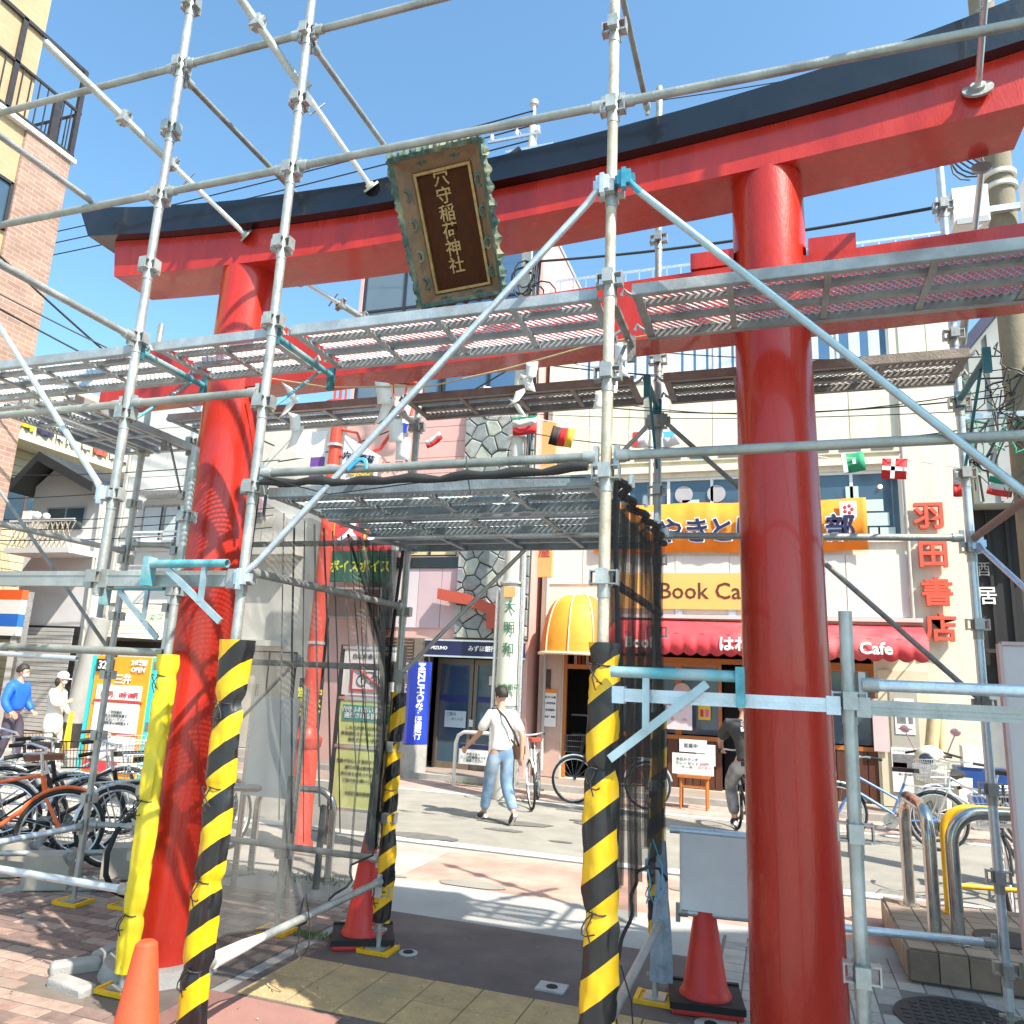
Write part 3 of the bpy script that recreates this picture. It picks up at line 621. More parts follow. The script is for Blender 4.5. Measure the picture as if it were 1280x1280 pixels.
# push-pull jacks bearing on the gate
def jack(p, q, label, pad=.055, m=STEEL, padm=None):
    p = Vector(p); q = Vector(q); d = (q-p).normalized(); L = (q-p).length
    t = thing('adjustable_strut', label, 'adjustable strut', p, 'struts pressing on the gate')
    b = MB(); b.pipe(p, p+d*(L*.62), .0243, .003); b.build('outer_tube', MATS['galvanised_steel'], t); b = MB(); b.tube(p+d*L*.55, q-d*.01, .0165, 12); b.build('inner_rod', ALU, t)
    a = d.orthogonal().normalized()
    for f_1, h_ in ((.36, .034), (.60, .028)):
        b = MB(); c_ = p+d*L*f_1; b.box(c_.x-h_, c_.x+h_, c_.y-h_, c_.y+h_, c_.z-h_, c_.z+h_); b.tube(c_-a*.055, c_+a*.055, .018, 8); b.build('swivel_clamp', STEEL, t)
    b = MB(); b.tube(p+d*L*.68-a*.06, p+d*L*.68+a*.06, .006, 6); b.build('locking_pin', STEEL, t)
    b = MB(); b.tube(q-d*.012, q, pad, 22); b.tube(q-d*.03, q-d*.012, pad*.5, 16); b.build('pad', padm or STEEL, t)
jack((-4.02, 2.75, 5.30), (-3.33, 3.86, 4.585), 'left adjustable strut pressing its round pad on the red lintel')
jack((-2.95, 2.6, 5.70), (-2.36, 3.80, 4.74), 'adjustable strut with a cloth-wrapped pad on the black beam', .055, STEEL, mat('pale_cloth_pad', (.62, .64, .50), .8, 0, .3, 20, .6))
jack((.92, 2.75, 5.25), (1.03, 3.865, 4.72), 'right adjustable strut pressing its round pad on the red lintel', .07, MATS['galvanised_steel'])
jack((-2.90, 5.2, 4.42), (-3.15, 4.26, 4.45), 'rear strut behind the left end of the lintel', .05); jack((1.2, 5.35, 4.0), (1.12, 4.26, 4.55), 'rear strut behind the right end of the lintel', .05)
# ------------------------------------------------------------------ protective sleeves on the posts
def stripemat(name, c1, c2, period, slope, frac=.5, rough=.35):
    m = mat(name, c1, rough, 0, 0, coat=.15, bump=.35, bscale=16); n = m.node_tree; b = n.nodes['Principled BSDF']
    g = n.nodes.new('ShaderNodeNewGeometry'); s_ = n.nodes.new('ShaderNodeSeparateXYZ'); n.links.new(g.outputs['Position'], s_.inputs[0])
    def ma(op, a, c):
        q = n.nodes.new('ShaderNodeMath'); q.operation = op
        for i, v in enumerate((a, c)):
            if isinstance(v, (int, float)): q.inputs[i].default_value = v
            else: n.links.new(v, q.inputs[i])
        return q.outputs[0]
    x = ma('MULTIPLY', s_.outputs[0], slope); v = ma('SUBTRACT', s_.outputs[2], x); v = ma('DIVIDE', v, period); v = ma('FRACT', v, 0); v = ma('LESS_THAN', v, frac)
    mx = n.nodes.new('ShaderNodeMix'); mx.data_type = 'RGBA'; n.links.new(v, mx.inputs[0]); mx.inputs[6].default_value = (*c2, 1); mx.inputs[7].default_value = (*c1, 1)
    n.links.new(mx.outputs[2], b.inputs['Base Color']); return m
TIGER = stripemat('tiger_stripe_sheet', (.76, .43, .006), (.013, .013, .014), .222, .8)
def sleeve(x, y, z0, z1, r, ties, m, label, seed=0, lean=(0, 0), flat=.62, name='pole_sleeve', flare=0):
    t = thing(name, label, 'pole cover', (x, y, z0), 'padded covers on the posts'); b = MB(); n = 26; zs = []; z = z0
    while z <= z1: zs.append(z); z += .018
    vs = []
    for z in zs:
        rr = r
        for tz in ties: rr -= (r-.043)*math.exp(-((z-tz)/.028)**2)*.8
        if flare: rr *= 1+flare*math.exp(-((z-z1)/.12)**2)
        for k in range(n):
            a = 2*math.pi*k/n; q = noise.noise(Vector((math.cos(a)*1.6+seed, math.sin(a)*1.6, z*5)))*.012+noise.noise(Vector((math.cos(a)*3+seed, math.sin(a)*3, z*13)))*.009+.005*abs(noise.noise(Vector((a*2+seed, z*30, 1.3))))
            fold = .022*max(0, math.cos(a-.5-.35*math.sin(z*3+seed)))**10
            w_ = rr+q+fold; vs.append((x+w_*math.cos(a)+.006*math.sin(z*7+seed), y+w_*flat*math.sin(a), z))
    fs = [(i*n+k, i*n+(k+1) % n, (i+1)*n+(k+1) % n, (i+1)*n+k) for i in range(len(zs)-1) for k in range(n)]
    b.add(vs, fs).build('cover', m, t, angle=70)
    for i, tz in enumerate(ties):
        b = MB(); b.path([(x+.041*math.cos(a*.5), y+.036*math.sin(a*.5), tz+.004*math.sin(a)) for a in range(13)], .0035, 6)
        b.path([(x-.02+.03*math.cos(a*.7+i), y-.045-.008*a/6, tz+.02*math.sin(a*.9)-.01*a) for a in range(9)], .003, 6); b.path([(x-.01, y-.04, tz), (x-.03, y-.055, tz-.05), (x-.015, y-.05, tz-.1)], .003, 5)
        b.build('tie_cord', CABLE, t)
    return t
sleeve(*P2, .0, 1.86, .062, [.42, .78, 1.18, 1.56], TIGER, 'black and yellow striped cover on the left front post', 1, flare=.35)
sleeve(*P3, .0, 1.90, .057, [.88, 1.40, 1.80], TIGER, 'black and yellow striped cover on the centre front post', 2.3)
sleeve(*B2, .17, 1.62, .046, [.36, .98], TIGER, 'narrow black and yellow striped cover on the left rear tunnel post', 4.1)
sleeve(B3[0]+.0, B3[1], .25, 1.62, .044, [.62, 1.1], TIGER, 'narrow striped cover on the right rear tunnel post beside the netting', 5.2)
sleeve(*PM, .09, 1.80, .056, [.38, .97, 1.66], YEL, 'plain yellow plastic cover on the post before the left red pillar', 3.2, flare=.2)
b = MB(); n = 14
vs = []
for i in range(22):
    z = .12+i*.035; s_ = 1-i/21
    for k in range(n): a = 2*math.pi*k/n; w_ = .022+.035*s_+.012*math.sin(a*4+z*5); vs.append((B3[0]+.04+w_*math.cos(a), B3[1]-.05+w_*.5*math.sin(a), z))
b.add(vs, [(i*n+k, i*n+(k+1) % n, (i+1)*n+(k+1) % n, (i+1)*n+k) for i in range(21) for k in range(n)])
tag(recentre(b.build('plastic_wrap', mat('pale_blue_film', (.28, .35, .42), .3, 0, .3, 12, .6, .2))), 'pale bluish plastic film bunched at the foot of the right rear tunnel post', 'plastic sheet')
b = MB(); b.path([(-2.461, 3.25, .42), (-2.455, 3.45, .425), (-2.461, 3.7, .42)], .034, 12, rs=[.036, .030, .012]); tag(recentre(b.build('plastic_wrap', WHITE)), 'white plastic film wrapped round the low side pipe of the tunnel', 'plastic sheet')
# ------------------------------------------------------------------ netting
def netmat(name, col, fac, rough=.8):
    m = bpy.data.materials.new(name); m.use_nodes = True; n = m.node_tree; b = n.nodes['Principled BSDF']; b.inputs['Base Color'].default_value = (*col, 1); b.inputs['Roughness'].default_value = rough
    tr = n.nodes.new('ShaderNodeBsdfTransparent'); mx = n.nodes.new('ShaderNodeMixShader'); g = n.nodes.new('ShaderNodeNewGeometry'); t = n.nodes.new('ShaderNodeTexNoise'); t.inputs['Scale'].default_value = 3
    n.links.new(g.outputs['Position'], t.inputs['Vector']); r = n.nodes.new('ShaderNodeMapRange'); r.inputs[1].default_value = .3; r.inputs[2].default_value = .7; r.inputs[3].default_value = fac*.8; r.inputs[4].default_value = min(1, fac*1.2)
    n.links.new(t.outputs[0], r.inputs[0]); n.links.new(r.outputs[0], mx.inputs[0]); n.links.new(tr.outputs[0], mx.inputs[1]); n.links.new(b.outputs[0], mx.inputs[2]); n.links.new(mx.outputs[0], n.nodes['Material Output'].inputs[0]); return m
NET1 = netmat('grey_safety_net', (.14, .14, .13), .45); NET2 = netmat('black_safety_net', (.022, .02, .018), .36); NET4 = netmat('folded_black_net', (.022, .019, .017), .50); NET3 = netmat('thin_black_net', (.02, .018, .017), .30); HEM = mat('black_hem', (.02, .02, .02), .7, 0, .2, 10)
def net(label, m, fn, nu, nv, hems=()):
    b = MB(); vs = [fn(i/nu, j/nv) for i in range(nu+1) for j in range(nv+1)]
    b.add(vs, [(i*(nv+1)+j, (i+1)*(nv+1)+j, (i+1)*(nv+1)+j+1, i*(nv+1)+j+1) for i in range(nu) for j in range(nv)])
    c = fn(.5, 0); t = thing('safety_net', label, 'netting', c, 'mesh sheets on the tunnel'); b.build('mesh_sheet', m, t)
    for (kind, val, w_) in hems:
        b = MB()
        if kind == 'v': pts = [fn(i/30, val) for i in range(31)]
        else: pts = [fn(val, i/30) for i in range(31)]
        b.path(pts, w_, 6); b.build('hem', HEM, t)
    return t
    return t
def fl(u, v):                                               # left side: u front->back, v bottom->top
    y = 3.22+u*1.60; zb = .50+.02*math.sin(u*9)-.10*math.sin(u*math.pi); zt = 2.58-.05*math.sin(u*math.pi*3)**2
    if u > .72: zb += (u-.72)*.5
    amp = .012+.05*u**3*(1-v*.3)
    return (-2.50+amp*math.sin(u*42+3*v)+.012*math.sin(v*7+u*5), y, zb+(zt-zb)*v)
lnet = net('large grey translucent net on the left side of the tunnel', NET1, fl, 90, 24, [('v', 0, .007), ('h', 1, .012), ('h', 0, .004)])
def fl2(u, v):
    k_ = 1-.75*v if v > .5 else .35+.5*v; y = 4.84-(1-u)*(.10+.75*max(0, v-.55)**1.2*2); return (-2.48+.03*math.sin(u*40+v*4)-.02, y, .62+1.95*v)
net('dark gathered net edge tied beside the left rear tunnel post', NET3, fl2, 40, 16, [('h', 0, .008)])
def fr_(u, v):
    y = 3.24+u*1.56; zt = 2.60; zb = .62+.25*(1-u)*0+.22*math.sin(u*3.0)
    return (-.645+.022*math.sin(u*34+5*v)*(0.4+.6*v)+.02*math.sin(u*9+2*v), y, zb+(zt-zb)*v)
net('black gathered net hanging on the right side of the tunnel', NET2, fr_, 110, 18, [('v', 0, .008), ('h', 0, .012), ('v', 1, .02)])
for k, (y0, dy, sp) in enumerate(((3.30, .10, .02), (3.50, .12, -.03), (3.74, .16, .05), (4.02, .10, .0), (4.22, .14, .06), (4.48, .10, .02), (4.64, .12, .03))):
    def fs_(u, v, y0=y0, dy=dy, sp=sp, k=k):
        w_ = dy*(.35+.65*abs(v-.35)); y = y0+(u-.5)*w_+sp*(1-v)*1.5+.08*(1-v)*(1 if k < 3 else -1)*0; return (-.66+.018*math.sin(u*9+k)+.01*math.sin(v*6+k), y, .80+.12*math.sin(k*2.1)+(1.80-.12*math.sin(k*2.1))*v)
    net('dark gathered fold of the right-hand net, '+('first', 'second', 'third', 'fourth', 'fifth', 'sixth', 'last')[k]+' from the striped front post', NET4, fs_, 10, 16)
t = lnet; random.seed(8)
for k in range(12):
    y0 = 3.5+k*.10; y1 = min(4.80, y0+.25+.03*k); z1 = random.uniform(.75, 1.6); b = MB(); b.path([(-2.53, y0, 2.56), (-2.54-.01*math.sin(k), y0+(y1-y0)*.45, 2.56-(2.56-z1)*.4), (-2.53, y1, z1)], random.choice((.003, .004, .006)), 5); b.build('cord', CABLE if k % 3 else mat('pale_crease', (.35, .34, .31), .7, 0, .1), t)  # added thin tubes stand for dark folds and pale creases of the net
# clips along the top of the right net
t = thing('net_clips', 'white curved clips along the top edge of the black net', 'clips', (-.63, 4, 2.62))
for y in (3.35, 3.75, 4.15, 4.55):
    b = MB(); b.path([(-.60, y+.03*math.cos(a*.45), 2.60+.045*math.sin(a*.45)) for a in range(8)], .011, 8); b.build('clip', PAPER, t)
# black cloth rolled along the front pipe of the tunnel roof
b = MB(); pts = [(-2.40+i*1.66/24, 3.10+.01*math.sin(i), 2.625-.018*math.sin(i/24*math.pi)+.006*math.sin(i*1.7)) for i in range(25)]
b.path(pts, .02, 10, rs=[.014+.010*abs(math.sin(i*.9)) for i in range(25)]); tag(recentre(b.build('rolled_net', HEM)), 'black cloth rolled and tied under the front pipe of the tunnel', 'netting')
b = MB(); pts = [(-2.44+.03*math.sin(i), 3.15+i*1.7/20, 2.655+.012*math.sin(i*1.3)) for i in range(21)]
b.path(pts, .02, 10, rs=[.012+.010*abs(math.sin(i*.8)) for i in range(21)]); tag(recentre(b.build('rolled_net', mat('grey_brown_net', (.09, .085, .08), .8, 0, .3, 14))), 'grey brown net rolled along the left edge of the tunnel roof', 'netting')
b = MB(); b.path([(-2.40, 3.09, 2.66), (-2.2, 3.08, 2.60), (-2.0, 3.1, 2.55), (-1.4, 3.1, 2.6), (-.75, 3.1, 2.58)], .003, 6); b.path([(-1.3, 3.09, 2.7), (-1.29, 3.08, 2.62), (-1.27, 3.1, 2.52)], .003, 6)
tag(recentre(b.build('hanging_cord', CABLE)), 'thin black cord hanging loosely before the tunnel roof', 'cord')
b = MB(); b.path([(-1.86+.05*math.cos(a), 3.1, 2.69+.028*math.sin(a*1.6)) for a in [i*.5 for i in range(14)]], .007, 6); tag(recentre(b.build('knotted_ribbon', mat('blue_ribbon', (.05, .38, .65), .5, 0, .1))), 'blue ribbon knotted round the front tunnel pipe', 'ribbon')
# white board on the rear rails
t = thing('notice_board', 'blank white translucent board clamped between two bright rails beside the right red pillar', 'board', (-.4, 4.86, .5))
b = MB(); b.box(-.55, -.08, 4.835, 4.845, .50, .905); b.build('panel', mat('pale_board', (.74, .77, .78), .5, 0, .1, 4), t, smooth=False)
b = MB(); b.box(-.56, -.55, 4.83, 4.85, .49, .915); b.build('edge', OFFW, t, smooth=False)
# ------------------------------------------------------------------ straw rope with zigzag paper streamers
b = MB(); rp = [(-3.14, 3.90, 3.57), (-2.6, 3.90, 3.45), (-1.89, 3.90, 3.40), (-1.4, 3.90, 3.47), (-.94, 3.90, 3.56), (-.33, 3.88, 3.60), (-.17, 3.86, 3.62)]
b.path(rp, .005, 6); tag(recentre(b.build('straw_rope', mat('straw', (.48, .36, .18), .8, 0, .2, 30))), 'thin straw rope strung between the red pillars', 'rope')
def shide(x, z, label, s=1., flip=1, seed=0):
    t = thing('paper_streamer', label, 'paper streamer', (x, 3.9, z), 'white zigzag paper streamers'); rnd = random.Random(seed)
    px, pz, py = x, z, 3.89; w_ = .085*s; h = .125*s
    for k in range(4):
        a = rnd.uniform(-.35, .35)+(.25 if k % 2 else -.25)*flip; c, s2 = math.cos(a), math.sin(a); b = MB(); dy = rnd.uniform(-.03, .03); vs = []
        for i in range(5):
            v = i/4
            for u in (0, 1):
                lx = (u-.5)*w_; lz = -v*h; vs.append((px+lx*c-lz*s2*-1, py+dy*v+.012*math.sin(v*3+u), pz+lz*c+lx*s2))
        b.add(vs, [(2*i, 2*i+1, 2*i+3, 2*i+2) for i in range(4)]); o = b.build('fold', PAPER, t); md = o.modifiers.new('thick', 'SOLIDIFY'); md.thickness = .0012
        px += (.045 if k % 2 == 0 else .028)*s*flip; pz -= h*.78; py += dy
shide(-2.90, 3.49, 'first white paper streamer beside the left striped post', 1.0, 1, 1); shide(-2.22, 3.45, 'second white paper streamer in front of the red street lamp', 1.15, 1, 5); shide(-1.27, 3.49, 'third white paper streamer before the utility pole', .8, -1, 3); shide(-.76, 3.56, 'fourth white paper streamer twisted beside the centre post', .9, -1, 8)
# ------------------------------------------------------------------ building helpers
def wall(parent, x0, x1, z0, z1, y0, y1, ops, m, name='wall'):
    """wall facing -Y with openings, made of butted boxes"""
    xs = sorted({x0, x1, *[o[0] for o in ops], *[o[1] for o in ops]}); zs = sorted({z0, z1, *[o[2] for o in ops], *[o[3] for o in ops]}); b = MB()
    for j in range(len(zs)-1):
        run = None
        for i in range(len(xs)-1):
            cx, cz = (xs[i]+xs[i+1])/2, (zs[j]+zs[j+1])/2; hole = any(o[0] < cx < o[1] and o[2] < cz < o[3] for o in ops)
            if not hole: run = [run[0] if run else xs[i], xs[i+1]]
            if (hole or i == len(xs)-2) and run: b.box(run[0], run[1], y0, y1, zs[j], zs[j+1]); run = None
    return b.build(name, m, parent, smooth=False)
def win(parent, x0, x1, z0, z1, y, cols=2, rows=1, fm=WHITE, gm=GLASS, fw=.04, depth=.1, sill=True, curtain=None, label=None):
    b = MB(); b.box(x0, x0+fw, y, y+.06, z0, z1); b.box(x1-fw, x1, y, y+.06, z0, z1); b.box(x0+fw, x1-fw, y, y+.06, z0, z0+fw); b.box(x0+fw, x1-fw, y, y+.06, z1-fw, z1)
    for k in range(1, cols): xx = x0+(x1-x0)*k/cols; b.box(xx-fw*.5, xx+fw*.5, y+.005, y+.055, z0+fw, z1-fw)
    for k in range(1, rows): zz = z0+(z1-z0)*k/rows; b.box(x0+fw, x1-fw, y+.008, y+.05, zz-fw*.4, zz+fw*.4)
    f = b.build('window', fm, parent, smooth=False, label=label)
    for k in range(cols):
        xa = x0+(x1-x0)*k/cols+fw*.5; xb = x0+(x1-x0)*(k+1)/cols-fw*.5; b = MB(); b.box(xa, xb, y+.03, y+.036, z0+fw*.5, z1-fw*.5); b.build('pane', gm, f, smooth=False)
    if sill: b = MB(); b.box(x0-.05, x1+.05, y-.09, y+.02, z0-.05, z0-.002); b.build('sill', fm, f, smooth=False)
    if curtain:
        b = MB(); n = int((x1-x0)/.045); vs = []
        for i in range(n+1):
            xx = x0+(x1-x0)*i/n; vs += [(xx, y+.027-.004*abs(math.sin(i*1.3)), z0+fw), (xx, y+.027-.004*abs(math.sin(i*1.3)), z1-fw)]
        keep = [i for i in range(n) if curtain(i/n)]
        b.add(vs, [(2*i, 2*i+2, 2*i+3, 2*i+1) for i in keep]); b.build('curtain', mat('pale_curtain', (.52, .58, .62), .6, 0, .1, 8), f)
    return f
def panels(parent, x0, x1, z0, z1, y, w_, m, name='wall_panel', gap=.014, d=.02, ops=()):
    n = max(1, round((x1-x0)/w_)); w_ = (x1-x0)/n; pool = None
    for i in range(n):
        xa = x0+i*w_+gap/2; xb = x0+(i+1)*w_-gap/2
        if any(o[0] < (xa+xb)/2 < o[1] and o[2] < (z0+z1)/2 < o[3] for o in ops): continue
        b = MB(); b.box(xa, xb, y-d, y-.002, z0+gap/2, z1-gap/2); b.build(name, m, parent, smooth=False)
CREAM = mat('cream_panel', (.74, .69, .54), .55, 0, .10, 3.5, .08, dirt=(.62, .58, .46), stretch=(2.5, 2.5, .35)); CREAM2 = mat('pale_pink_panel', (.66, .62, .58), .5, 0, .05, 1.5)
ORANGE = mat('orange_fabric', (.83, .27, .02), .75, 0, .16, 2.5, .3, 0, 6); NAVY = mat('navy', (.012, .016, .07), .45, 0, .1); AWN = mat('crimson_awning', (.60, .05, .065), .7, 0, .2, 3, .4, 0, 7, dirt=(.66, .16, .16))
# ------------------------------------------------------------------ book cafe building
cafe = thing('cafe_building', 'cream three-storey cafe building with red awning, orange banner and red vertical letters', 'building', (-.5, 13.8, 0))
Y = 13.8
ops = [(-3.55, -1.95, 7.42, 8.78), (-1.75, -.15, 7.42, 8.78), (.35, 1.98, 7.42, 8.78), (-2.56, 2.04, 4.27, 5.46), (-3.66, -2.88, .1, 2.5), (-2.72, 1.46, .1, 2.62)]
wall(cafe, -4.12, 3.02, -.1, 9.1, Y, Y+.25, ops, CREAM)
b = MB(); b.box(-4.12, -4.0, Y+.25, 19, 0, 9.1); b.box(2.9, 3.02, Y+.25, 19, 0, 9.1); b.build('side_wall', CREAM, cafe, smooth=False)
b = MB(); b.box(-4.15, 3.05, Y-.04, 19.1, 9.1, 9.2); b.build('roof', CONC, cafe, smooth=False)
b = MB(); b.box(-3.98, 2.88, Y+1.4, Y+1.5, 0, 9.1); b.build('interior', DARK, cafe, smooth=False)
for i in range(26):
    x = -4.0+i*.27; b = MB(); b.box(x-.012, x+.012, Y+.1, Y+.124, 9.2, 9.75); b.build('railing_post', ALU, cafe, smooth=False)
b = MB(); b.box(-4.1, 3.0, Y+.095, Y+.13, 9.75, 9.79); b.build('railing', ALU, cafe, smooth=False)
b = MB(); b.box(-4.12, 3.02, Y-.10, Y-.001, 8.98, 9.08); b.build('cornice', CREAM, cafe, smooth=False)
panels(cafe, -4.05, 2.05, 5.98, 7.30, Y, .76, CREAM); panels(cafe, -2.6, 2.05, 2.98, 4.02, Y, .93, CREAM2); panels(cafe, -4.05, -2.65, 3.5, 5.4, Y, .7, CREAM2)
panels(cafe, 2.12, 2.98, 6.9, 8.9, Y, .43, CREAM)
for z in (5.55, 5.75): b = MB(); b.box(-4.1, 2.06, Y-.07, Y-.001, z, z+.12); b.build('ledge', CREAM, cafe, smooth=False)
for k in range(12):
    x = -3.9+k*.5; b = MB(); b.box(x, x+.34, Y-.078, Y-.071, 5.785, 5.83); b.build('vent_slot', mat('vent_shade', (.16, .15, .13), .8, 0, 0), cafe, smooth=False)
for x in (-4.0, -2.1, .12, 2.07): b = MB(); b.tube((x, Y-.06, 2.9 if x > -3 else .2), (x, Y-.06, 7.35), .032, 10); b.build('drainpipe', mat('grey_pipe', (.45, .44, .40), .5, 0, .1), cafe)
cur = lambda f: (f*7) % 1 < .62
win(cafe, -3.55, -1.95, 7.42, 8.78, Y+.04, 2, 1, WHITE, GLASSB, curtain=cur); win(cafe, -1.75, -.15, 7.42, 8.78, Y+.04, 2, 1, WHITE, GLASSB, curtain=cur); win(cafe, .35, 1.98, 7.42, 8.78, Y+.04, 2, 1, WHITE, GLASSB, curtain=lambda f: (f*5) % 1 < .5)
f = win(cafe, -2.56, 2.04, 4.27, 5.46, Y+.04, 6, 1, WHITE, GLASS, fw=.05)
for x, z, w_, h in ((1.52, 4.86, .26, .2), (1.56, 4.62, .34, .22), (1.5, 4.40, .16, .16), (1.68, 4.40, .26, .16), (1.18, 5.06, .2, .28), (-1.5, 5.0, .3, .1)):
    b = MB(); b.box(x-w_/2+.1, x+w_/2+.1, Y+.045, Y+.055, z-h/2, z+h/2); b.build('window_paper', mat('greenish_paper', (.50, .62, .58), .7, 0, .05), f, smooth=False)
for x in (-1.52, -.95): b = MB(); b.tube((x, Y+.055, 5.15), (x, Y+.045, 5.15), .16, 20); b.build('round_sticker', mat('faded_sticker', (.42, .40, .42), .7, 0, .1), f)
b = MB(); b.ball((1.72, Y+.055, 5.18), .035); b.build('lamp_bulb', mat('warm_bulb', (1, .6, .25), .4, 0, 0, emit=3), f)
for x in (-1.95, -2.7): b = MB(); b.ball((x, Y-.02, 5.33), .06, 12); b.build('dark_ball', HEM, cafe)
# spot lamp under the banner
b = MB(); b.tube((.62, Y-.02, 3.86), (.62, Y-.14, 3.86), .015, 8); b.ball((.60, Y-.17, 3.86), .06); b.ball((.5, Y-.15, 3.72), .05); b.box(.7, .82, Y-.03, Y-.002, 3.7, 3.95); b.build('wall_lamp', ALU, cafe)
# orange banner
bn = thing('orange_banner', 'long orange fabric banner with navy brush lettering above the cafe sign', 'banner', (-.8, Y-.1, 4.07))
b = MB(); n = 60; vs = []
for i in range(n+1):
    x = -3.13+4.6*i/n; y = Y-.10-.012*math.sin(i*.55)-.008*math.sin(i*1.7)
    for z, q in ((4.07, 0), (4.5, .012), (4.95, 0)): vs.append((x, y+q*math.sin(i*.9), z+.012*math.sin(i*.35)))
b.add(vs, [(i*3+j, (i+1)*3+j, (i+1)*3+j+1, i*3+j+1) for i in range(n) for j in range(2)]); o = b.build('fabric', ORANGE, bn); md = o.modifiers.new('t', 'SOLIDIFY'); md.thickness = .003
for ch, x in zip('やきとり倶楽部', (-1.75, -1.28, -.86, -.45, -.02, .50, 1.06)):
    text(ch, .50, (x, Y-.135, 4.42), PAPER, bn, 'character_outline', bold=.045, ext=.002); text(ch, .48, (x, Y-.145, 4.42), NAVY, bn, 'character', bold=.018, ext=.003)
text('カフェ', .16, (-2.1, Y-.135, 4.62), PAPER, bn, 'lettering', vertical=True, bold=.01, line=.8)
b = MB(); b.box(1.06, 1.32, Y-.14, Y-.13, 4.62, 4.90); b.build('emblem_panel', PAPER, bn, smooth=False)
for k in range(5):
    a = k*1.26; b = MB(); b.ball((1.19+.06*math.cos(a), Y-.142, 4.76+.06*math.sin(a)), .03, 8, (1, .15, 1.1)); b.build('emblem_petal', AWN, bn)
for x in (-3.1, -1.6, 0, 1.4): b = MB(); b.path([(x, Y-.1, 4.95), (x+.03, Y-.05, 5.05)], .004, 5); b.build('cord', CABLE, bn)
# book cafe board
bc = thing('cafe_signboard', 'pale orange signboard reading Book Cafe above the red awning', 'signboard', (-.95, Y-.05, 3.07))
b = MB(); b.box(-2.75, .12, Y-.09, Y-.03, 3.07, 3.70); b.build('board', mat('pale_orange_board', (.86, .46, .13), .6, 0, .06, 2), bc, smooth=False)
text('Book Cafe', .40, (-1.10, Y-.092, 3.375), mat('brown_letter', (.09, .035, .02), .6, 0, 0), bc, bold=.008, ext=.004, sx=.98)
for x in (-1.6, -.7, .0): b = MB(); b.box(x-.06, x+.06, Y-.07, Y-.022, 2.95, 3.068); b.build('bracket', ALU, bc, smooth=False)
# awning with scalloped valance
aw = thing('red_awning', 'long crimson cafe awning with scalloped edge and white lettering', 'awning', (-.27, Y, 2.2))
b = MB(); b.add([(-2.68, Y-.01, 2.90), (2.2, Y-.01, 2.86), (2.16, Y-.72, 2.60), (-2.72, Y-.72, 2.62), (-2.68, Y-.01, 2.88), (2.2, Y-.01, 2.84), (2.16, Y-.72, 2.58), (-2.72, Y-.72, 2.60)],
    [(0, 1, 2, 3), (7, 6, 5, 4), (0, 3, 7, 4), (1, 5, 6, 2), (3, 2, 6, 7)]); b.build('canopy', AWN, aw, smooth=False)
b = MB(); vs = []; n = 184
for i in range(n+1):
    x = -2.72+4.88*i/n; d = .05*abs(math.sin(math.pi*i/8)); vs += [(x, Y-.725-.006*math.sin(i*.4), 2.62-.02*i/n), (x, Y-.73-.01*math.sin(i*.4), 2.30-d-.0*i/n)]
b.add(vs, [(2*i, 2*i+1, 2*i+3, 2*i+2) for i in range(n)]); o = b.build('valance', AWN, aw); md = o.modifiers.new('t', 'SOLIDIFY'); md.thickness = .004
b = MB(); b.box(-2.72, 2.2, Y-.13, Y-.001, 2.905, 2.97); b.build('head_box', mat('pinkish_box', (.62, .55, .52), .5, 0, .05), aw, smooth=False)
for s_, x in (('Book', -2.15), ('はねだ', -.52), ('Cafe', 1.43)): text(s_, .25, (x, Y-.745, 2.44), PAPER, aw, bold=.03, ext=.002)
for x in (-2.7, 2.15): b = MB(); b.tube((x, Y-.02, 2.45), (x, Y-.7, 2.58), .012, 6); b.build('arm', ALU, aw)
# vertical letters
for ch, z in zip('羽田書店', (4.60, 3.97, 3.36, 2.80)):
    text(ch, .47, (2.39+(4.6-z)*.03, Y-.09, z), mat('coral_letter', (.72, .10, .055), .5, 0, .08, 4), cafe, 'letter', ext=.05, bold=.022)
# ground floor: frames, doors
def frame(parent, x0, x1, z0, z1, y, w_, m, name='frame', d=.07):
    b = MB(); b.box(x0, x0+w_, y, y+d, z0, z1); b.box(x1-w_, x1, y, y+d, z0, z1); b.box(x0+w_, x1-w_, y, y+d, z1-w_, z1); return b.build(name, m, parent, smooth=False)
frame(cafe, -3.66, -2.88, .1, 2.5, Y+.02, .06, WOODO, 'door_frame'); b = MB(); b.box(-3.6, -2.94, Y+.03, Y+.09, 1.98, 2.06); b.build('transom', WOODO, cafe, smooth=False)
for k in range(7): b = MB(); x = -3.52+k*.075; b.box(x, x+.05, Y+.2, Y+.3, 2.07, 2.07+.16+.03*(k % 3)); b.build('book', [mat('book_cream', (.55, .48, .35), .7, 0, 0), mat('book_red', (.35, .04, .03), .7, 0, 0), mat('book_brown', (.15, .07, .03), .7, 0, 0)][k % 3], cafe, smooth=False)
for z in (.45, .8, 1.15): b = MB(); b.box(-3.58, -2.95, Y+.35, Y+.6, z, z+.025); b.build('stair_tread', mat('grey_stair', (.16, .16, .17), .6, 0, .1), cafe, smooth=False)
b = MB(); b.box(-4.1, -3.68, Y-.035, Y-.003, .1, 2.45); b.build('pink_tile_wall', mat('pink_tile', (.52, .36, .30), .4, 0, .1, 6), cafe, smooth=False)
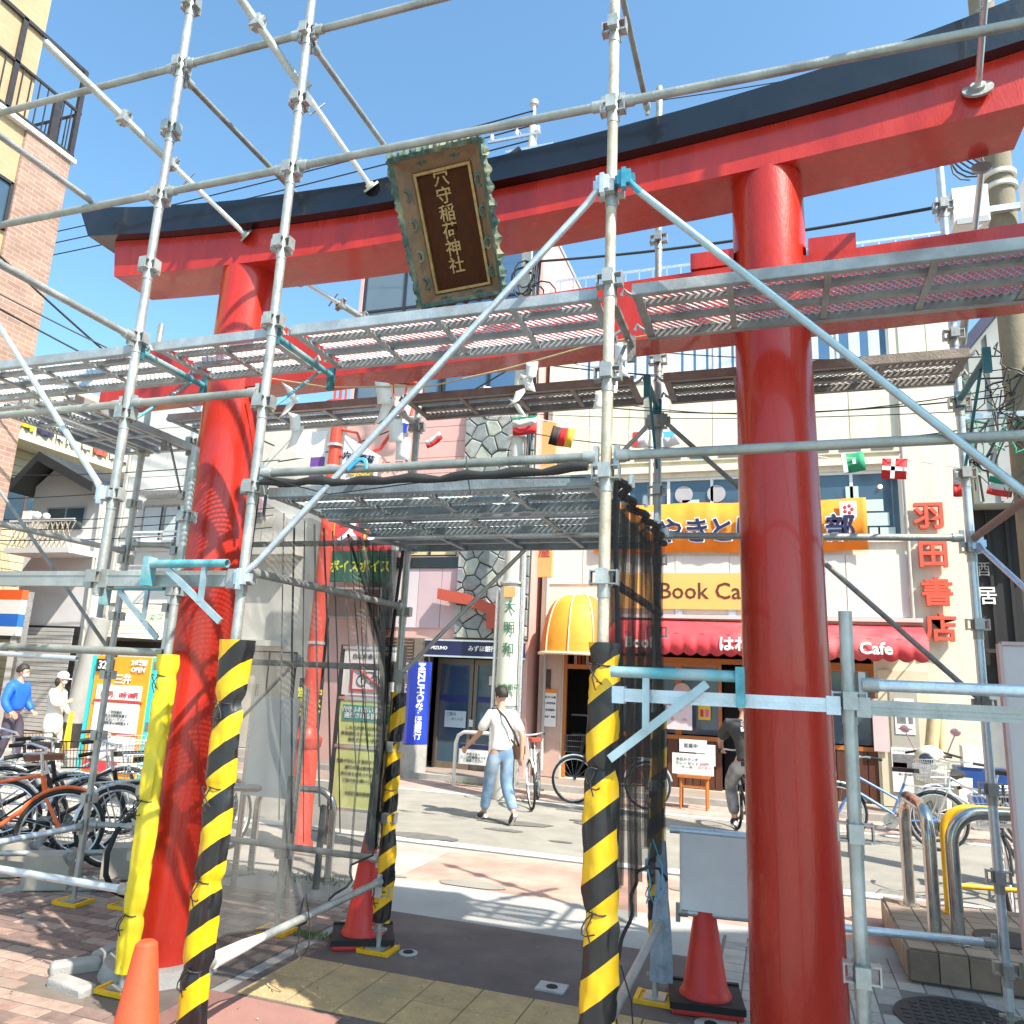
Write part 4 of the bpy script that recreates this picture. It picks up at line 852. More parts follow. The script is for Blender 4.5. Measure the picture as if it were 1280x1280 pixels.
for (xa, xb) in ((-2.72, -1.62), (-1.62, -.90), (-.2, .55), (.55, 1.46)):
    frame(cafe, xa, xb, .95, 2.15, Y+.02, .055, WOODO, 'window_frame'); b = MB(); b.box(xa+.055, xb-.055, Y+.07, Y+.076, .97, 2.1); b.build('pane', GLASS, cafe, smooth=False)
    b = MB(); b.box(xa+.002, xb-.002, Y-.01, Y+.05, .88, .948); b.build('window_sill', WOODO, cafe, smooth=False)
    n = 6
    for k in range(n): xx = xa+(xb-xa)*k/n; b = MB(); b.box(xx+.006, xx+(xb-xa)/n-.006, Y+.0, Y+.04, .1, .878); b.build('board', WOODD, cafe, smooth=False)
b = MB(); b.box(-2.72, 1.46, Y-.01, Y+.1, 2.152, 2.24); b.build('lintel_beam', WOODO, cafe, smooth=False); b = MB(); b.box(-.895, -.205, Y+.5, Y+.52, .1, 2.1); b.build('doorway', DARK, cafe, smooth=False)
random.seed(11)
for k in range(14): x = random.choice((random.uniform(-2.6, -1.0), random.uniform(-.1, 1.3))); z = random.uniform(1.05, 1.7); b = MB(); w_ = random.uniform(.05, .12); b.box(x, x+w_, Y+.2, Y+.26, z, z+random.uniform(.08, .2)); b.build('shelf_item', random.choice([OFFW, MATS['book_red'], MATS['book_cream'], ORANGE, CONC]), cafe, smooth=False)
# white door at right with posters
b = MB(); b.box(1.50, 2.24, Y-.05, Y-.003, .1, 2.15); b.build('door_panel', mat('ivory_panel', (.66, .60, .44), .5, 0, .06, 3), cafe, smooth=False)
b = MB(); b.box(1.66, 2.05, Y-.065, Y-.052, .95, 1.98); b.build('grey_board', mat('beige_grey_board', (.40, .38, .33), .6, 0, .05), cafe, smooth=False)
def poster(x0, x1, z0, z1, y, label, items, base=PAPER):
    t = thing('poster', label, 'poster', ((x0+x1)/2, y, z0)); b = MB(); b.box(x0, x1, y, y+.006, z0, z1); b.build('sheet', base, t, smooth=False)
    for it in items:
        if it[0] == 't': text(it[1], it[2], (x0+(x1-x0)*it[3], y-.002, z0+(z1-z0)*it[4]), it[5], t, ext=.001, sx=it[6] if len(it) > 6 else 1, bold=it[7] if len(it) > 7 else 0)
        else: b = MB(); b.box(x0+(x1-x0)*it[1], x0+(x1-x0)*it[2], y-.003, y-.0005, z0+(z1-z0)*it[3], z0+(z1-z0)*it[4]); b.build('printed_block', it[5], t, smooth=False)
    return t
INK = mat('black_ink', (.03, .03, .03), .7, 0, 0); INKR = mat('red_ink', (.55, .04, .06), .7, 0, 0); PINK = mat('pink_ink', (.75, .10, .35), .7, 0, 0); GRY = mat('grey_print', (.2, .2, .21), .7, 0, .4, 30)
poster(1.72, 2.0, 1.18, 1.72, Y-.075, 'white poster with pink heading and small photographs on the ivory door', [('t', '募集中です', .055, .5, .87, INKR, 1, .02), ('t', 'BOOK & CAFE', .03, .5, .74, INK), ('b', .1, .55, .3, .5, GRY), ('b', .68, .9, .3, .5, GRY), ('t', '読書会', .04, .5, .62, INK), ('t', '営業時間 11:00-18:00', .022, .5, .15, INK)])
poster(1.64, 2.06, .32, .98, Y-.075, 'white poster with dark photograph and pink block low on the ivory door', [('b', .04, .96, .55, .85, GRY), ('b', .04, .5, .52, .66, PINK), ('t', 'イベントのお知らせ', .04, .5, .92, INK), ('t', '詳しくは店内で', .035, .5, .4, INK)])
poster(1.40, 1.62, .9, 1.7, Y-.09, 'plain pinkish sheet left of the ivory door', [], mat('pinkish_sheet', (.62, .50, .50), .7, 0, .05))
poster(-1.86, -1.36, 1.05, 1.52, Y-.28, 'pale pink menu sheet with small drawings left of the cafe door', [('t', 'MENU', .05, .2, .85, INK), ('t', '本日のコーヒー', .035, .5, .65, INKR), ('t', '♪ ☆', .08, .3, .35, INKR), ('t', '500', .05, .75, .35, INKR)], mat('pale_pink_sheet', (.68, .55, .58), .7, 0, .06))
poster(-1.28, -1.08, 1.22, 1.56, Y-.03, 'small yellow poster with red figures in the cafe window', [('t', '10・12', .07, .5, .8, INK, 1, .02), ('b', .15, .42, .15, .5, INKR), ('b', .55, .85, .15, .5, MATS['pink_ink'])], mat('yellow_poster', (.75, .50, .05), .6, 0, .05))
b = MB(); b.tube((-1.55, Y-.03, 1.66), (-1.55, Y-.02, 1.66), .15, 24); tag(recentre(b.build('round_sign', mat('pink_sign', (.62, .40, .36), .6, 0, .1))), 'round pinkish sign above the menu sheet', 'sign')
poster(-3.98, -3.76, .95, 1.6, Y-.06, 'notice sheet with orange heading and lines of print on the pink tiled wall', [('b', 0, 1, .9, 1, ORANGE), ('t', '鍵の110番', .045, .5, .78, INK, 1, .02), ('t', '24時間営業', .038, .5, .62, NAVY, 1, .02), ('t', '出張無料', .045, .5, .44, INK, 1, .02), ('t', '合鍵・修理', .04, .5, .26, INK, 1, .02)])
poster(-4.0, -3.88, 1.15, 1.95, Y-.055, 'narrow dark brown plaque with red squares on the pink tiled wall', [('b', .15, .85, .05, .3, mat('dull_red', (.35, .06, .04), .6, 0, .2)), ('b', .15, .85, .37, .6, MATS['dull_red']), ('b', .15, .85, .68, .95, WOODD)], mat('dark_brown_board', (.06, .025, .015), .5, 0, .2))
# orange domed awning over the stair door
oa = thing('orange_awning', 'domed orange and yellow awning over the narrow stair door', 'awning', (-3.4, Y, 2.2)); OR1 = mat('amber_awning', (.86, .33, .03), .6, 0, .15, 2.5, .2, 0, 8); OR2 = mat('deep_orange_awning', (.80, .19, .03), .6, 0, .06, 2)
def dome(u0, u1, m, name='awning_panel'):
    b = MB(); vs = []; n, k = 10, 12
    for i in range(n+1):
        u = u0+(u1-u0)*i/n; th = math.pi*u
        for j in range(k+1):
            ph = j/k*math.pi/2; rr = math.sin(ph)**.55; vs.append((-3.40-.60*math.cos(th)*rr, Y-.01-.85*abs(math.sin(th))**.6*rr, 2.23+1.06*math.cos(ph)))
    return b.add(vs, [(i*(k+1)+j, (i+1)*(k+1)+j, (i+1)*(k+1)+j+1, i*(k+1)+j+1) for i in range(n) for j in range(k)]).build(name, m, oa)
for u0, u1, m in ((0, .28, OR2), (.28, .52, OR1), (.52, .76, OR1), (.76, 1, OR2)): dome(u0, u1, m)
for u in (.02, .28, .52, .76, .98):
    th = math.pi*u; b = MB(); b.path([(-3.40-.606*math.cos(th)*math.sin(j/12*math.pi/2)**.55, Y-.015-.86*abs(math.sin(th))**.6*math.sin(j/12*math.pi/2)**.55, 2.232+1.066*math.cos(j/12*math.pi/2)) for j in range(13)], .012, 6); b.build('piping', mat('cream_trim', (.75, .62, .42), .6, 0, 0), oa)
b = MB(); b.path([(-3.40-.63*math.cos(math.pi*i/20), Y-.02-.88*math.sin(math.pi*i/20)**.6, 2.22) for i in range(21)], .028, 8); b.build('rim', MATS['cream_trim'], oa)
# ------------------------------------------------------------------ bank building
bank = thing('bank_building', 'pinkish bank building with irregular stone cladding and dark glazed upper storeys', 'building', (-6.2, 13.3, 0)); YB = 13.3
MAUVE = mat('mauve_panel', (.50, .37, .40), .5, 0, .05, 2); SALMON = mat('salmon_panel', (.60, .36, .33), .55, 0, .06, 2)
wall(bank, -8.36, -4.22, -.1, 10.9, YB+.1, YB+.4, [(-6.42, -4.3, 0, 2.42), (-6.9, -5.72, 3.98, 4.75), (-8.30, -4.28, 7.0, 10.6)], SALMON)
b = MB(); b.box(-8.36, -8.2, YB+.4, 19, 0, 10.9); b.box(-4.34, -4.22, YB+.4, 19, 0, 10.9); b.build('side_wall', SALMON, bank, smooth=False); b = MB(); b.box(-8.4, -4.2, YB+.05, 19, 10.9, 11.0); b.build('roof', CONC, bank, smooth=False)
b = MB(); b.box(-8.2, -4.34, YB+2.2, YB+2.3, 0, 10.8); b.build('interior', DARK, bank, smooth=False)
for (xa, xb, m) in ((-6.98, -6.46, mat('pale_mauve_panel', (.58, .50, .52), .5, 0, .05, 2)), (-6.45, -5.98, MAUVE), (-5.97, -5.64, MAUVE)):
    b = MB(); b.box(xa, xb, YB+.07, YB+.098, 2.62, 3.74); b.build('wall_panel', m, bank, smooth=False)
b = MB(); b.box(-7.0, -5.64, YB+.04, YB+.098, 3.76, 3.96); b.build('dark_band', BLACK, bank, smooth=False)
for k in range(6): b = MB(); b.box(-6.7, -5.66, YB+.08, YB+.098, 5.0+k*.32, 5.31+k*.32); b.build('salmon_board', SALMON, bank, smooth=False)
win(bank, -6.9, -5.72, 3.98, 4.75, YB+.14, 2, 1, mat('dark_frame', (.03, .035, .05), .4, .3, .1), mat('yellowish_blind', (.62, .55, .28), .5, 0, .1, 6), sill=False)
DF = MATS['dark_frame']
win(bank, -8.30, -6.3, 7.0, 8.0, YB+.14, 2, 1, DF, GLASSB, .06, sill=False); win(bank, -6.28, -4.28, 7.0, 8.0, YB+.14, 2, 1, DF, GLASSB, .06, sill=False)
win(bank, -8.30, -6.3, 8.08, 10.6, YB+.14, 2, 2, DF, GLASSB, .06, sill=False); win(bank, -6.28, -4.28, 8.08, 10.6, YB+.14, 2, 2, DF, GLASSB, .06, sill=False)
# crazy stone cladding: each stone a piece
def stones(parent, x0, x1, z0, z1, y, n, mats, seed=3, gap=.018):
    rnd = random.Random(seed); pts = []
    for _ in range(4000):
        p = (rnd.uniform(x0-.1, x1+.1), rnd.uniform(z0-.1, z1+.1))
        if all((p[0]-q[0])**2+(p[1]-q[1])**2 > n*n for q in pts): pts.append(p)
    for i, p in enumerate(pts):
        poly = [(x0, z0), (x1, z0), (x1, z1), (x0, z1)]
        for j, q in enumerate(pts):
            if i == j or (p[0]-q[0])**2+(p[1]-q[1])**2 > (n*4)**2: continue
            mx, mz = (p[0]+q[0])/2, (p[1]+q[1])/2; nx, nz = q[0]-p[0], q[1]-p[1]; L = math.hypot(nx, nz); nx /= L; nz /= L; new = []
            f = lambda v: (v[0]-mx)*nx+(v[1]-mz)*nz+gap
            for k in range(len(poly)):
                a, c = poly[k], poly[(k+1) % len(poly)]; fa, fc = f(a), f(c)
                if fa <= 0: new.append(a)
                if (fa <= 0) != (fc <= 0): t_ = fa/(fa-fc); new.append((a[0]+(c[0]-a[0])*t_, a[1]+(c[1]-a[1])*t_))
            poly = new
            if len(poly) < 3: break
        if len(poly) < 3: continue
        cx = sum(v[0] for v in poly)/len(poly); cz = sum(v[1] for v in poly)/len(poly); d = rnd.uniform(.03, .055); N = len(poly)
        b = MB(); vs = [(v[0], y, v[1]) for v in poly]+[(v[0], y-d+.008, v[1]) for v in poly]+[(cx+(v[0]-cx)*.88, y-d-rnd.uniform(0, .012), cz+(v[1]-cz)*.88) for v in poly]
        fs = [tuple(range(2*N, 3*N))]+[(k, (k+1) % N, N+(k+1) % N, N+k) for k in range(N)]+[(N+k, N+(k+1) % N, 2*N+(k+1) % N, 2*N+k) for k in range(N)]
        b.add(vs, fs).build('stone', rnd.choice(mats), parent, smooth=False)
SM = [mat('stone_grey_a', (.24, .26, .27), .75, 0, .3, 9, .5, 0, 60), mat('stone_grey_b', (.31, .32, .31), .75, 0, .3, 9, .5, 0, 60), mat('stone_grey_c', (.22, .25, .25), .75, 0, .3, 9, .5, 0, 60), mat('stone_pale_green', (.38, .41, .36), .75, 0, .2, 9, .5, 0, 60)]
b = MB(); b.box(-5.64, -4.22, YB+.02, YB+.098, 2.44, 6.95); b.build('stone_backing', mat('stone_joint', (.06, .06, .058), .9, 0, .2), bank, smooth=False)
stones(bank, -5.63, -4.23, 2.45, 6.94, YB+.019, .215, SM, gap=.009)
# red bent fin on the stone wall
b = MB(); pr_ = [(-5.95, 3.34), (-5.35, 3.24), (-4.98, 3.10), (-4.6, 2.98), (-4.6, 2.62), (-4.95, 2.62), (-4.95, 2.88), (-5.35, 3.04), (-5.95, 3.14)]
b.prism(pr_, lambda x, z: (x, YB-.16, z), lambda x, z: (x, YB-.03, z)); b.build('red_fin', mat('dull_red_fin', (.42, .07, .04), .5, 0, .1), bank, smooth=False)
# entrance
b = MB(); b.box(-6.42, -6.2, YB+.0, YB+.42, 0, 2.42); b.build('pier', mat('bronze_trim', (.22, .18, .14), .4, .5, .1, 10), bank, smooth=False)
bh = thing('bank_sign', 'dark blue strip sign over the bank entrance', 'sign', (-5.2, YB+.02, 2.1)); b = MB(); b.box(-6.18, -4.26, YB-.03, YB+.06, 2.12, 2.38); b.build('panel', NAVY, bh, smooth=False)
b = MB(); b.box(-6.2, -4.24, YB-.035, YB+.05, 2.38, 2.41); b.box(-6.2, -4.24, YB-.035, YB+.05, 2.09, 2.12); b.build('trim', ALU, bh, smooth=False)
text('MIZUHO', .085, (-5.9, YB-.036, 2.25), PAPER, bh, bold=.02); text('みずほ銀行', .11, (-5.05, YB-.036, 2.25), PAPER, bh, bold=.01)
BRZ = MATS['bronze_trim']
for (xa, xb) in ((-6.16, -5.42), (-5.40, -4.36)):
    b = MB(); w_ = .07; b.box(xa, xa+w_, YB+.55, YB+.62, .09, 2.08); b.box(xb-w_, xb, YB+.55, YB+.62, .09, 2.08); b.box(xa+w_, xb-w_, YB+.55, YB+.62, 1.98, 2.08); b.box(xa+w_, xb-w_, YB+.55, YB+.62, .09, .2); d = b.build('door', BRZ, bank, smooth=False)
    b = MB(); b.box(xa+w_, xb-w_, YB+.58, YB+.59, .2, 1.98); b.build('glass', GLASS, d, smooth=False)
    b = MB(); b.box(xa+w_, xb-w_, YB+.57, YB+.576, 1.30, 1.40); b.build('blue_band', mat('blue_band', (.02, .03, .16), .5, 0, 0), d, smooth=False)
b = MB(); b.box(-5.45, -5.37, YB+.53, YB+.548, .85, .98); b.build('door_handle', ALU, bank, smooth=False)
poster(-5.95, -5.52, .82, 1.12, YB+.54, 'pale blue notice taped to the bank door', [('t', 'ご案内', .07, .3, .78, INK), ('t', 'おしらせ', .06, .6, .5, INK)], mat('pale_blue_sheet', (.50, .62, .70), .7, 0, .04))
for x, z in ((-5.1, 1.62), (-4.85, 1.5), (-4.95, 1.75)): b = MB(); b.box(x, x+.2, YB+.55, YB+.556, z, z+.16); b.build('window_notice', PAPER, bank, smooth=False)
text('ATM', .2, (-4.9, YB+.56, 1.2), MATS['grey_print'], bank)
b = MB(); b.box(-8.3, -6.5, YB+.45, YB+.5, 0, 2.5); b.build('shopfront', DARK, bank, smooth=False)
for k in range(8): b = MB(); b.box(-7.1, -6.45, YB+.02, YB+.09, 1.98+k*.06, 2.005+k*.06); b.build('louvre', BRZ, bank, smooth=False)
b = MB(); b.box(-7.3, -6.95, YB-.02, YB+.09, 2.6, 4.9); b.build('stone_pilaster', SM[0], bank, smooth=False)
# blue bank column sign
mz = thing('bank_pillar_sign', 'bright blue bank pillar sign with white vertical lettering on a grey foot', 'sign', (-6.2, 12.9, 0)); BLU = mat('bright_blue', (.012, .045, .52), .35, 0, .05, coat=.3)
M4 = Matrix.Translation((-6.17, 12.95, 0)) @ Matrix.Rotation(R(-40), 4, 'Z')
b = MB(); b.box(-.20, .20, -.20, .20, .56, 1.98); b.xf(M4); b.build('body', BLU, mz, smooth=False); b = MB(); b.box(-.205, .205, -.205, .205, 0, .55); b.xf(M4); b.build('foot', CONC, mz, smooth=False)
for ang, off in ((0, Vector((0, -.205, 0))), (math.pi/2, Vector((.205, 0, 0)))):
    Rz = M4 @ Matrix.Translation(off) @ Matrix.Rotation(ang, 4, 'Z') @ Matrix.Rotation(R(90), 4, 'X')
    text('MIZUHO', .19, (0, 0, 0), PAPER, mz, M=Rz @ Matrix.Translation((.0, 1.62, 0)) @ Matrix.Rotation(R(-90), 4, 'Z'), bold=.03, ext=.002, sx=.92)
    text('みずほ銀行', .155, (0, 0, 0), PAPER, mz, M=Rz @ Matrix.Translation((0, .96, 0)), vertical=True, bold=.02, ext=.002, line=.85)
# guard rail with notice in front of the bank
gr = thing('guard_rail', 'cream hoop guard rail carrying a no-bicycle notice before the bank', 'guard rail', (-4.7, 12.3, 0)); b = MB()
b.path([(-5.06, 12.3, 0), (-5.06, 12.3, .68), (-5.02, 12.3, .80), (-4.92, 12.3, .86), (-4.3, 12.3, .86), (-4.2, 12.3, .80), (-4.16, 12.3, .68), (-4.16, 12.3, 0)], .03, 10); b.build('hoop', OFFW, gr)
b = MB(); b.box(-4.98, -4.24, 12.26, 12.27, .36, .68); b.build('notice', PAPER, gr, smooth=False); b = MB(); b.box(-4.98, -4.24, 12.255, 12.259, .60, .68); b.build('notice_header', NAVY, gr, smooth=False)
text('お客さまへ\nここは駐輪禁止です\nご遠慮ください', .05, (-4.72, 12.255, .47), INK, gr, ext=.001)
b = MB(); b.path([(-4.36+.1*math.cos(i*math.pi/10), 12.252, .47+.1*math.sin(i*math.pi/10)) for i in range(20)], .008, 6, closed=True); b.tube((-4.43, 12.252, .54), (-4.29, 12.252, .40), .008, 6); b.build('no_bicycle_ring', INKR, gr)
b = MB(); b.path([(-4.40+.03*math.cos(i*math.pi/6), 12.254, .46+.03*math.sin(i*math.pi/6)) for i in range(12)], .003, 4, closed=True); b.path([(-4.32+.03*math.cos(i*math.pi/6), 12.254, .46+.03*math.sin(i*math.pi/6)) for i in range(12)], .003, 4, closed=True); b.path([(-4.40, 12.254, .46), (-4.37, 12.254, .51), (-4.33, 12.254, .5), (-4.32, 12.254, .46)], .003, 4); b.build('bicycle_mark', INK, gr)
# ------------------------------------------------------------------ left side of the street
def brickwall(name, *a, **k): return brickmat(name, *a, **k)
BEIGEB = brickwall('beige_brick_wall', (.47, .335, .18), (.42, .30, .16), (.36, .29, .21), .24, .07, .008, plane='YZ', var=.08)
PINKBR = brickwall('pinkish_brick_pier', (.37, .22, .16), (.30, .17, .125), (.36, .29, .24), .30, .10, .012, plane='YZ', var=.15)
bb = thing('brick_apartment_building', 'beige brick apartment block at the left edge with pinkish corner pier and iron balcony', 'building', (-14, 6, 0))
b = MB(); b.box(-22, -14.02, -2, 9.55, 0, 18); b.build('wall', BEIGEB, bb, smooth=False)
b = MB(); b.box(-18, -13.96, 9.56, 10.58, 0, 12.06); b.build('corner_pier', PINKBR, bb, smooth=False)
b = MB(); b.box(-18, -13.90, 8.9, 10.66, 12.07, 12.17); b.box(-18, -13.94, 7.0, 8.9, 12.07, 12.15); b.build('balcony_slab', mat('white_slab', (.7, .68, .64), .6, 0, .08), bb, smooth=False)
IRON = mat('dark_iron', (.045, .04, .042), .5, .3, .2, 10)
for z in (12.22, 13.25): b = MB(); b.box(-14.0, -13.95, 8.2, 10.62, z, z+.05); b.box(-18, -13.95, 10.58, 10.62, z, z+.05); b.build('rail', IRON, bb, smooth=False)
for k in range(13): b = MB(); y = 8.3+k*.19; b.box(-13.985, -13.965, y, y+.02, 12.27, 13.25); b.build('baluster', IRON, bb, smooth=False)
for k in range(5): b = MB(); x = -14.15-k*.2; b.box(x, x+.02, 10.59, 10.61, 12.27, 13.25); b.build('baluster', IRON, bb, smooth=False)
b = MB(); b.box(-14.02, -13.94, 10.0, 10.16, 12.2, 13.3); b.box(-14.02, -13.94, 10.5, 10.6, 12.2, 14.3); b.box(-14.0, -13.95, 8.2, 10.6, 14.25, 14.33); b.build('iron_post', IRON, bb, smooth=False)
b = MB(); b.box(-14.0, -13.95, 9.05, 9.15, 12.2, 14.3); b.build('iron_post', IRON, bb, smooth=False); b = MB(); b.box(-14.1, -14.0, 9.2, 9.56, 9.85, 10.8); b.build('window', GLASS, bb, smooth=False)
b = MB(); b.box(-14.0, -13.96, 9.08, 9.5, 10.78, 10.84); b.box(-14.0, -13.96, 9.08, 9.5, 9.80, 9.86); b.box(-14.0, -13.96, 9.46, 9.52, 9.8, 10.84); b.build('window_frame', IRON, bb, smooth=False)
# beige sided apartment with laundry
SID = mat('cream_siding', (.62, .56, .38), .6, 0, .05, 2)
sa = thing('sided_apartment_building', 'cream sided apartment block with laundry on its long balcony behind the gabled house', 'building', (-20, 20, 0))
b = MB(); b.box(-26, -20, 10.7, 30, 0, 9.9); b.build('wall', mat('siding_shadow_gap', (.30, .27, .18), .8, 0, .1), sa, smooth=False)
for k in range(44):
    z = .1+k*.222
    if 7.98 < z < 9.0: continue
    b = MB(); b.box(-20.0, -19.965, 10.8, 30, z, z+.205); b.build('siding_board', SID, sa, smooth=False)
b = MB(); b.box(-19.96, -19.0, 12, 30, 7.45, 7.6); b.build('balcony_floor', CREAM, sa, smooth=False)
b = MB(); b.box(-19.06, -19.0, 12, 30, 7.6, 8.2); b.build('balcony_wall', SID, sa, smooth=False)
random.seed(5); cl = [mat('cloth_white', (.75, .75, .76), .8, 0, .05), mat('cloth_yellow', (.65, .42, .02), .8, 0, .05), mat('cloth_lilac', (.50, .46, .66), .8, 0, .05), mat('cloth_navy', (.03, .03, .08), .8, 0, .05), mat('cloth_red', (.40, .08, .06), .8, 0, .05), mat('cloth_sage', (.45, .52, .46), .8, 0, .05)]
y = 14.3
for k in range(15):
    w_ = random.uniform(.25, .55); t = thing('laundry', ['sheet', 'towel', 'shirt'][k % 3]+' drying on the cream balcony, '+['nearest the brick pier', 'second along', 'third along', 'fourth along', 'fifth along', 'sixth along', 'seventh along', 'eighth along', 'ninth along', 'tenth along', 'eleventh along', 'twelfth along', 'thirteenth along', 'fourteenth along', 'farthest along'][k], 'laundry', (-18.95, y, 7.9), 'laundry on the balcony')
    b = MB(); vs = []
    for i in range(7): yy = y+w_*i/6; vs += [(-18.95+.03*math.sin(i*2), yy, 8.35), (-18.93+.05*math.sin(i*2+1), yy, 7.75+random.uniform(-.04, .04))]
    b.add(vs, [(2*i, 2*i+1, 2*i+3, 2*i+2) for i in range(6)]); o = b.build('cloth', cl[(1, 3, 2, 0, 5, 4, 0, 0, 5, 0, 0, 3, 0, 5, 0)[k]], t); y += w_+.08
def winX(parent, x, y0, y1, z0, z1, fm, gm):
    b = MB(); w_ = .06; b.box(x, x+.05, y0, y0+w_, z0, z1); b.box(x, x+.05, y1-w_, y1, z0, z1); b.box(x, x+.05, y0+w_, y1-w_, z1-w_, z1); b.box(x, x+.05, y0+w_, y1-w_, z0, z0+w_); b.box(x, x+.045, (y0+y1)/2-.03, (y0+y1)/2+.03, z0+w_, z1-w_)
    f = b.build('window', fm, parent, smooth=False); b = MB(); b.box(x+.01, x+.02, y0+.02, y1-.02, z0+.02, z1-.02); b.build('pane', gm, f, smooth=False)
for y0 in (17.2, 20.5, 24): winX(sa, -19.96, y0, y0+1.6, 8.2, 9.5, WHITE, GLASSB)
winX(sa, -19.96, 14.9, 16.4, 5.3, 6.6, mat('brown_frame', (.12, .08, .05), .5, 0, .1), GLASS); winX(sa, -19.96, 14.0, 16.0, 2.2, 3.5, MATS['brown_frame'], GLASS); winX(sa, -19.96, 12.2, 13.4, 5.3, 6.6, MATS['brown_frame'], GLASS)
# gabled house
gh = thing('gabled_house', 'small white gabled house with lattice balcony and roller shutter at the far left', 'building', (-16.3, 14, 0)); WH = mat('white_render', (.62, .62, .63), .7, 0, .05, 1.5, .1)
b = MB(); pf = [(-17.45, -.1), (-15.05, -.1), (-15.25, 5.75), (-17.17, 6.45), (-17.6, 5.9)]; pf = [(-17.45, -.1), (-14.95, -.1), (-15.3, 5.72), (-16.95, 6.42), (-17.55, 5.95)]
b.prism(pf, lambda x, z: (x, 14, z), lambda x, z: (x, 19, z)); b.build('wall', WH, gh, smooth=False)
b = MB(); b.prism([(-17.85, 5.72), (-17.10, 6.48), (-15.2, 5.62), (-15.2, 5.85), (-17.10, 6.72), (-17.95, 5.9)], lambda x, z: (x, 13.55, z), lambda x, z: (x, 19.2, z)); b.build('roof', mat('dark_roof', (.03, .032, .036), .6, 0, .2), gh, smooth=False)
win(gh, -17.0, -15.75, 4.8, 5.38, 13.95, 2, 1, mat('grey_frame', (.3, .3, .3), .5, 0, 0), GLASS, .03, sill=False)
b = MB(); b.box(-17.2, -15.2, 13.2, 13.99, 4.12, 4.24); b.build('balcony_floor', WH, gh, smooth=False)
b = MB(); b.box(-17.2, -15.2, 13.2, 13.24, 4.86, 4.92); b.build('balcony_rail', WH, gh, smooth=False)
for k in range(12):
    x = -17.15+k*.155
    for s_ in (1, -1): b = MB(); b.tube((x+(0 if s_ > 0 else .3), 13.22, 4.25), (x+(.3 if s_ > 0 else 0), 13.22, 4.86), .014, 4); b.build('lattice_bar', mat('beige_lattice', (.42, .36, .27), .6, 0, .1), gh, smooth=False)
b = MB(); b.box(-16.95, -16.7, 13.3, 13.45, 4.93, 5.15); b.ball((-16.6, 13.4, 5.05), .1); b.ball((-16.3, 13.4, 5.02), .09); b.build('air_unit', WHITE, gh)
b = MB(); b.box(-17.2, -15.35, 13.965, 13.998, 0.1, 2.5); b.build('shutter_recess', DARK, gh, smooth=False)
for k in range(26): b = MB(); b.box(-17.15, -15.5, 13.945, 13.964, .12+k*.09, .2+k*.09); b.build('shutter_slat', mat('grey_shutter', (.50, .50, .50), .5, .2, .08), gh, smooth=False)
for k in range(1, 4): b = MB(); b.box(-15.0, -14.99, 13.96, 13.999, .2, 1); b.build('trim', WH, gh, smooth=False) if k == 1 else None
text('KUKAN FACTORY', .10, (-16.3, 13.99, 3.22), OFFW, gh)
b = MB(); b.tube((-15.02, 13.9, 0), (-15.25, 13.9, 5.6), .03, 8); b.build('drainpipe', MATS['grey_pipe'], gh)
# convenience sign at the far left
cs = thing('shop_sign', 'orange, white and blue striped shop sign at the left edge', 'sign', (-16.6, 13, 2.1)); 
for z0, z1, m in ((3.0, 3.22, mat('sign_orange', (.78, .12, .03), .5, 0, .05)), (2.68, 2.995, PAPER), (2.4, 2.675, mat('sign_blue', (.03, .16, .6), .5, 0, .05)), (2.2, 2.395, PAPER)): b = MB(); b.box(-17.6, -16.0, 12.9, 13.05, z0, z1); b.build('sign_band', m, cs, smooth=False)
b = MB(); b.box(-16.1, -16.0, 13.06, 13.2, 0, 3.2); b.build('post', ALU, cs, smooth=False)
# white tiled house
th = thing('tiled_house', 'narrow white tiled house with curtained window and cream shop blind', 'building', (-13.7, 14, 0))
b = MB(); b.box(-14.62, -12.45, 14.03, 20, -.1, 7.85); b.build('wall', mat('tile_joint', (.36, .36, .35), .8, 0, .05), th, smooth=False)
TL = mat('white_tile', (.66, .66, .64), .35, 0, .05, 3)
for j in range(8):
    for i in range(4):
        xa = -14.6+i*.535; z0 = 3.05+j*.6
        if -14.1 < xa+.27 < -12.6 and 4.3 < z0+.3 < 5.5: continue
        b = MB(); b.box(xa+.006, xa+.529, 14.0, 14.028, z0+.008, z0+.592); b.build('tile_panel', TL, th, smooth=False)
b = MB(); b.box(-14.1, -12.6, 13.98, 14.025, 4.25, 5.46); b.build('window_surround', WH, th, smooth=False)
win(th, -13.95, -12.75, 4.42, 5.34, 13.93, 2, 1, ALU, GLASS, .05, curtain=lambda f: f < .4 or .5 < f < .8)
b = MB(); b.box(-13.9, -12.7, 13.6, 13.97, 5.5, 5.6); b.build('sunshade', ALU, th, smooth=False)
for k in range(3): b = MB(); b.box(-13.95, -12.72, 13.72, 13.74, 4.42+k*.11, 4.46+k*.11); b.build('window_guard', WHITE, th, smooth=False)
b = MB(); b.add([(-14.35, 13.5, 2.30), (-12.5, 13.5, 2.26), (-12.5, 13.98, 3.02), (-14.35, 13.98, 3.05), (-14.35, 13.48, 2.28), (-12.5, 13.48, 2.24), (-12.5, 13.98, 3.0), (-14.35, 13.98, 3.03)], [(0, 1, 2, 3), (7, 6, 5, 4), (0, 4, 5, 1), (3, 2, 6, 7), (0, 3, 7, 4), (1, 5, 6, 2)]); b.build('blind', mat('cream_blind', (.62, .57, .43), .7, 0, .1, 4), th, smooth=False)
text('カフェ', .2, (-12.85, 13.72, 2.72), mat('green_letter', (.05, .35, .15), .6, 0, 0), th, rot=(60, 0, 0))
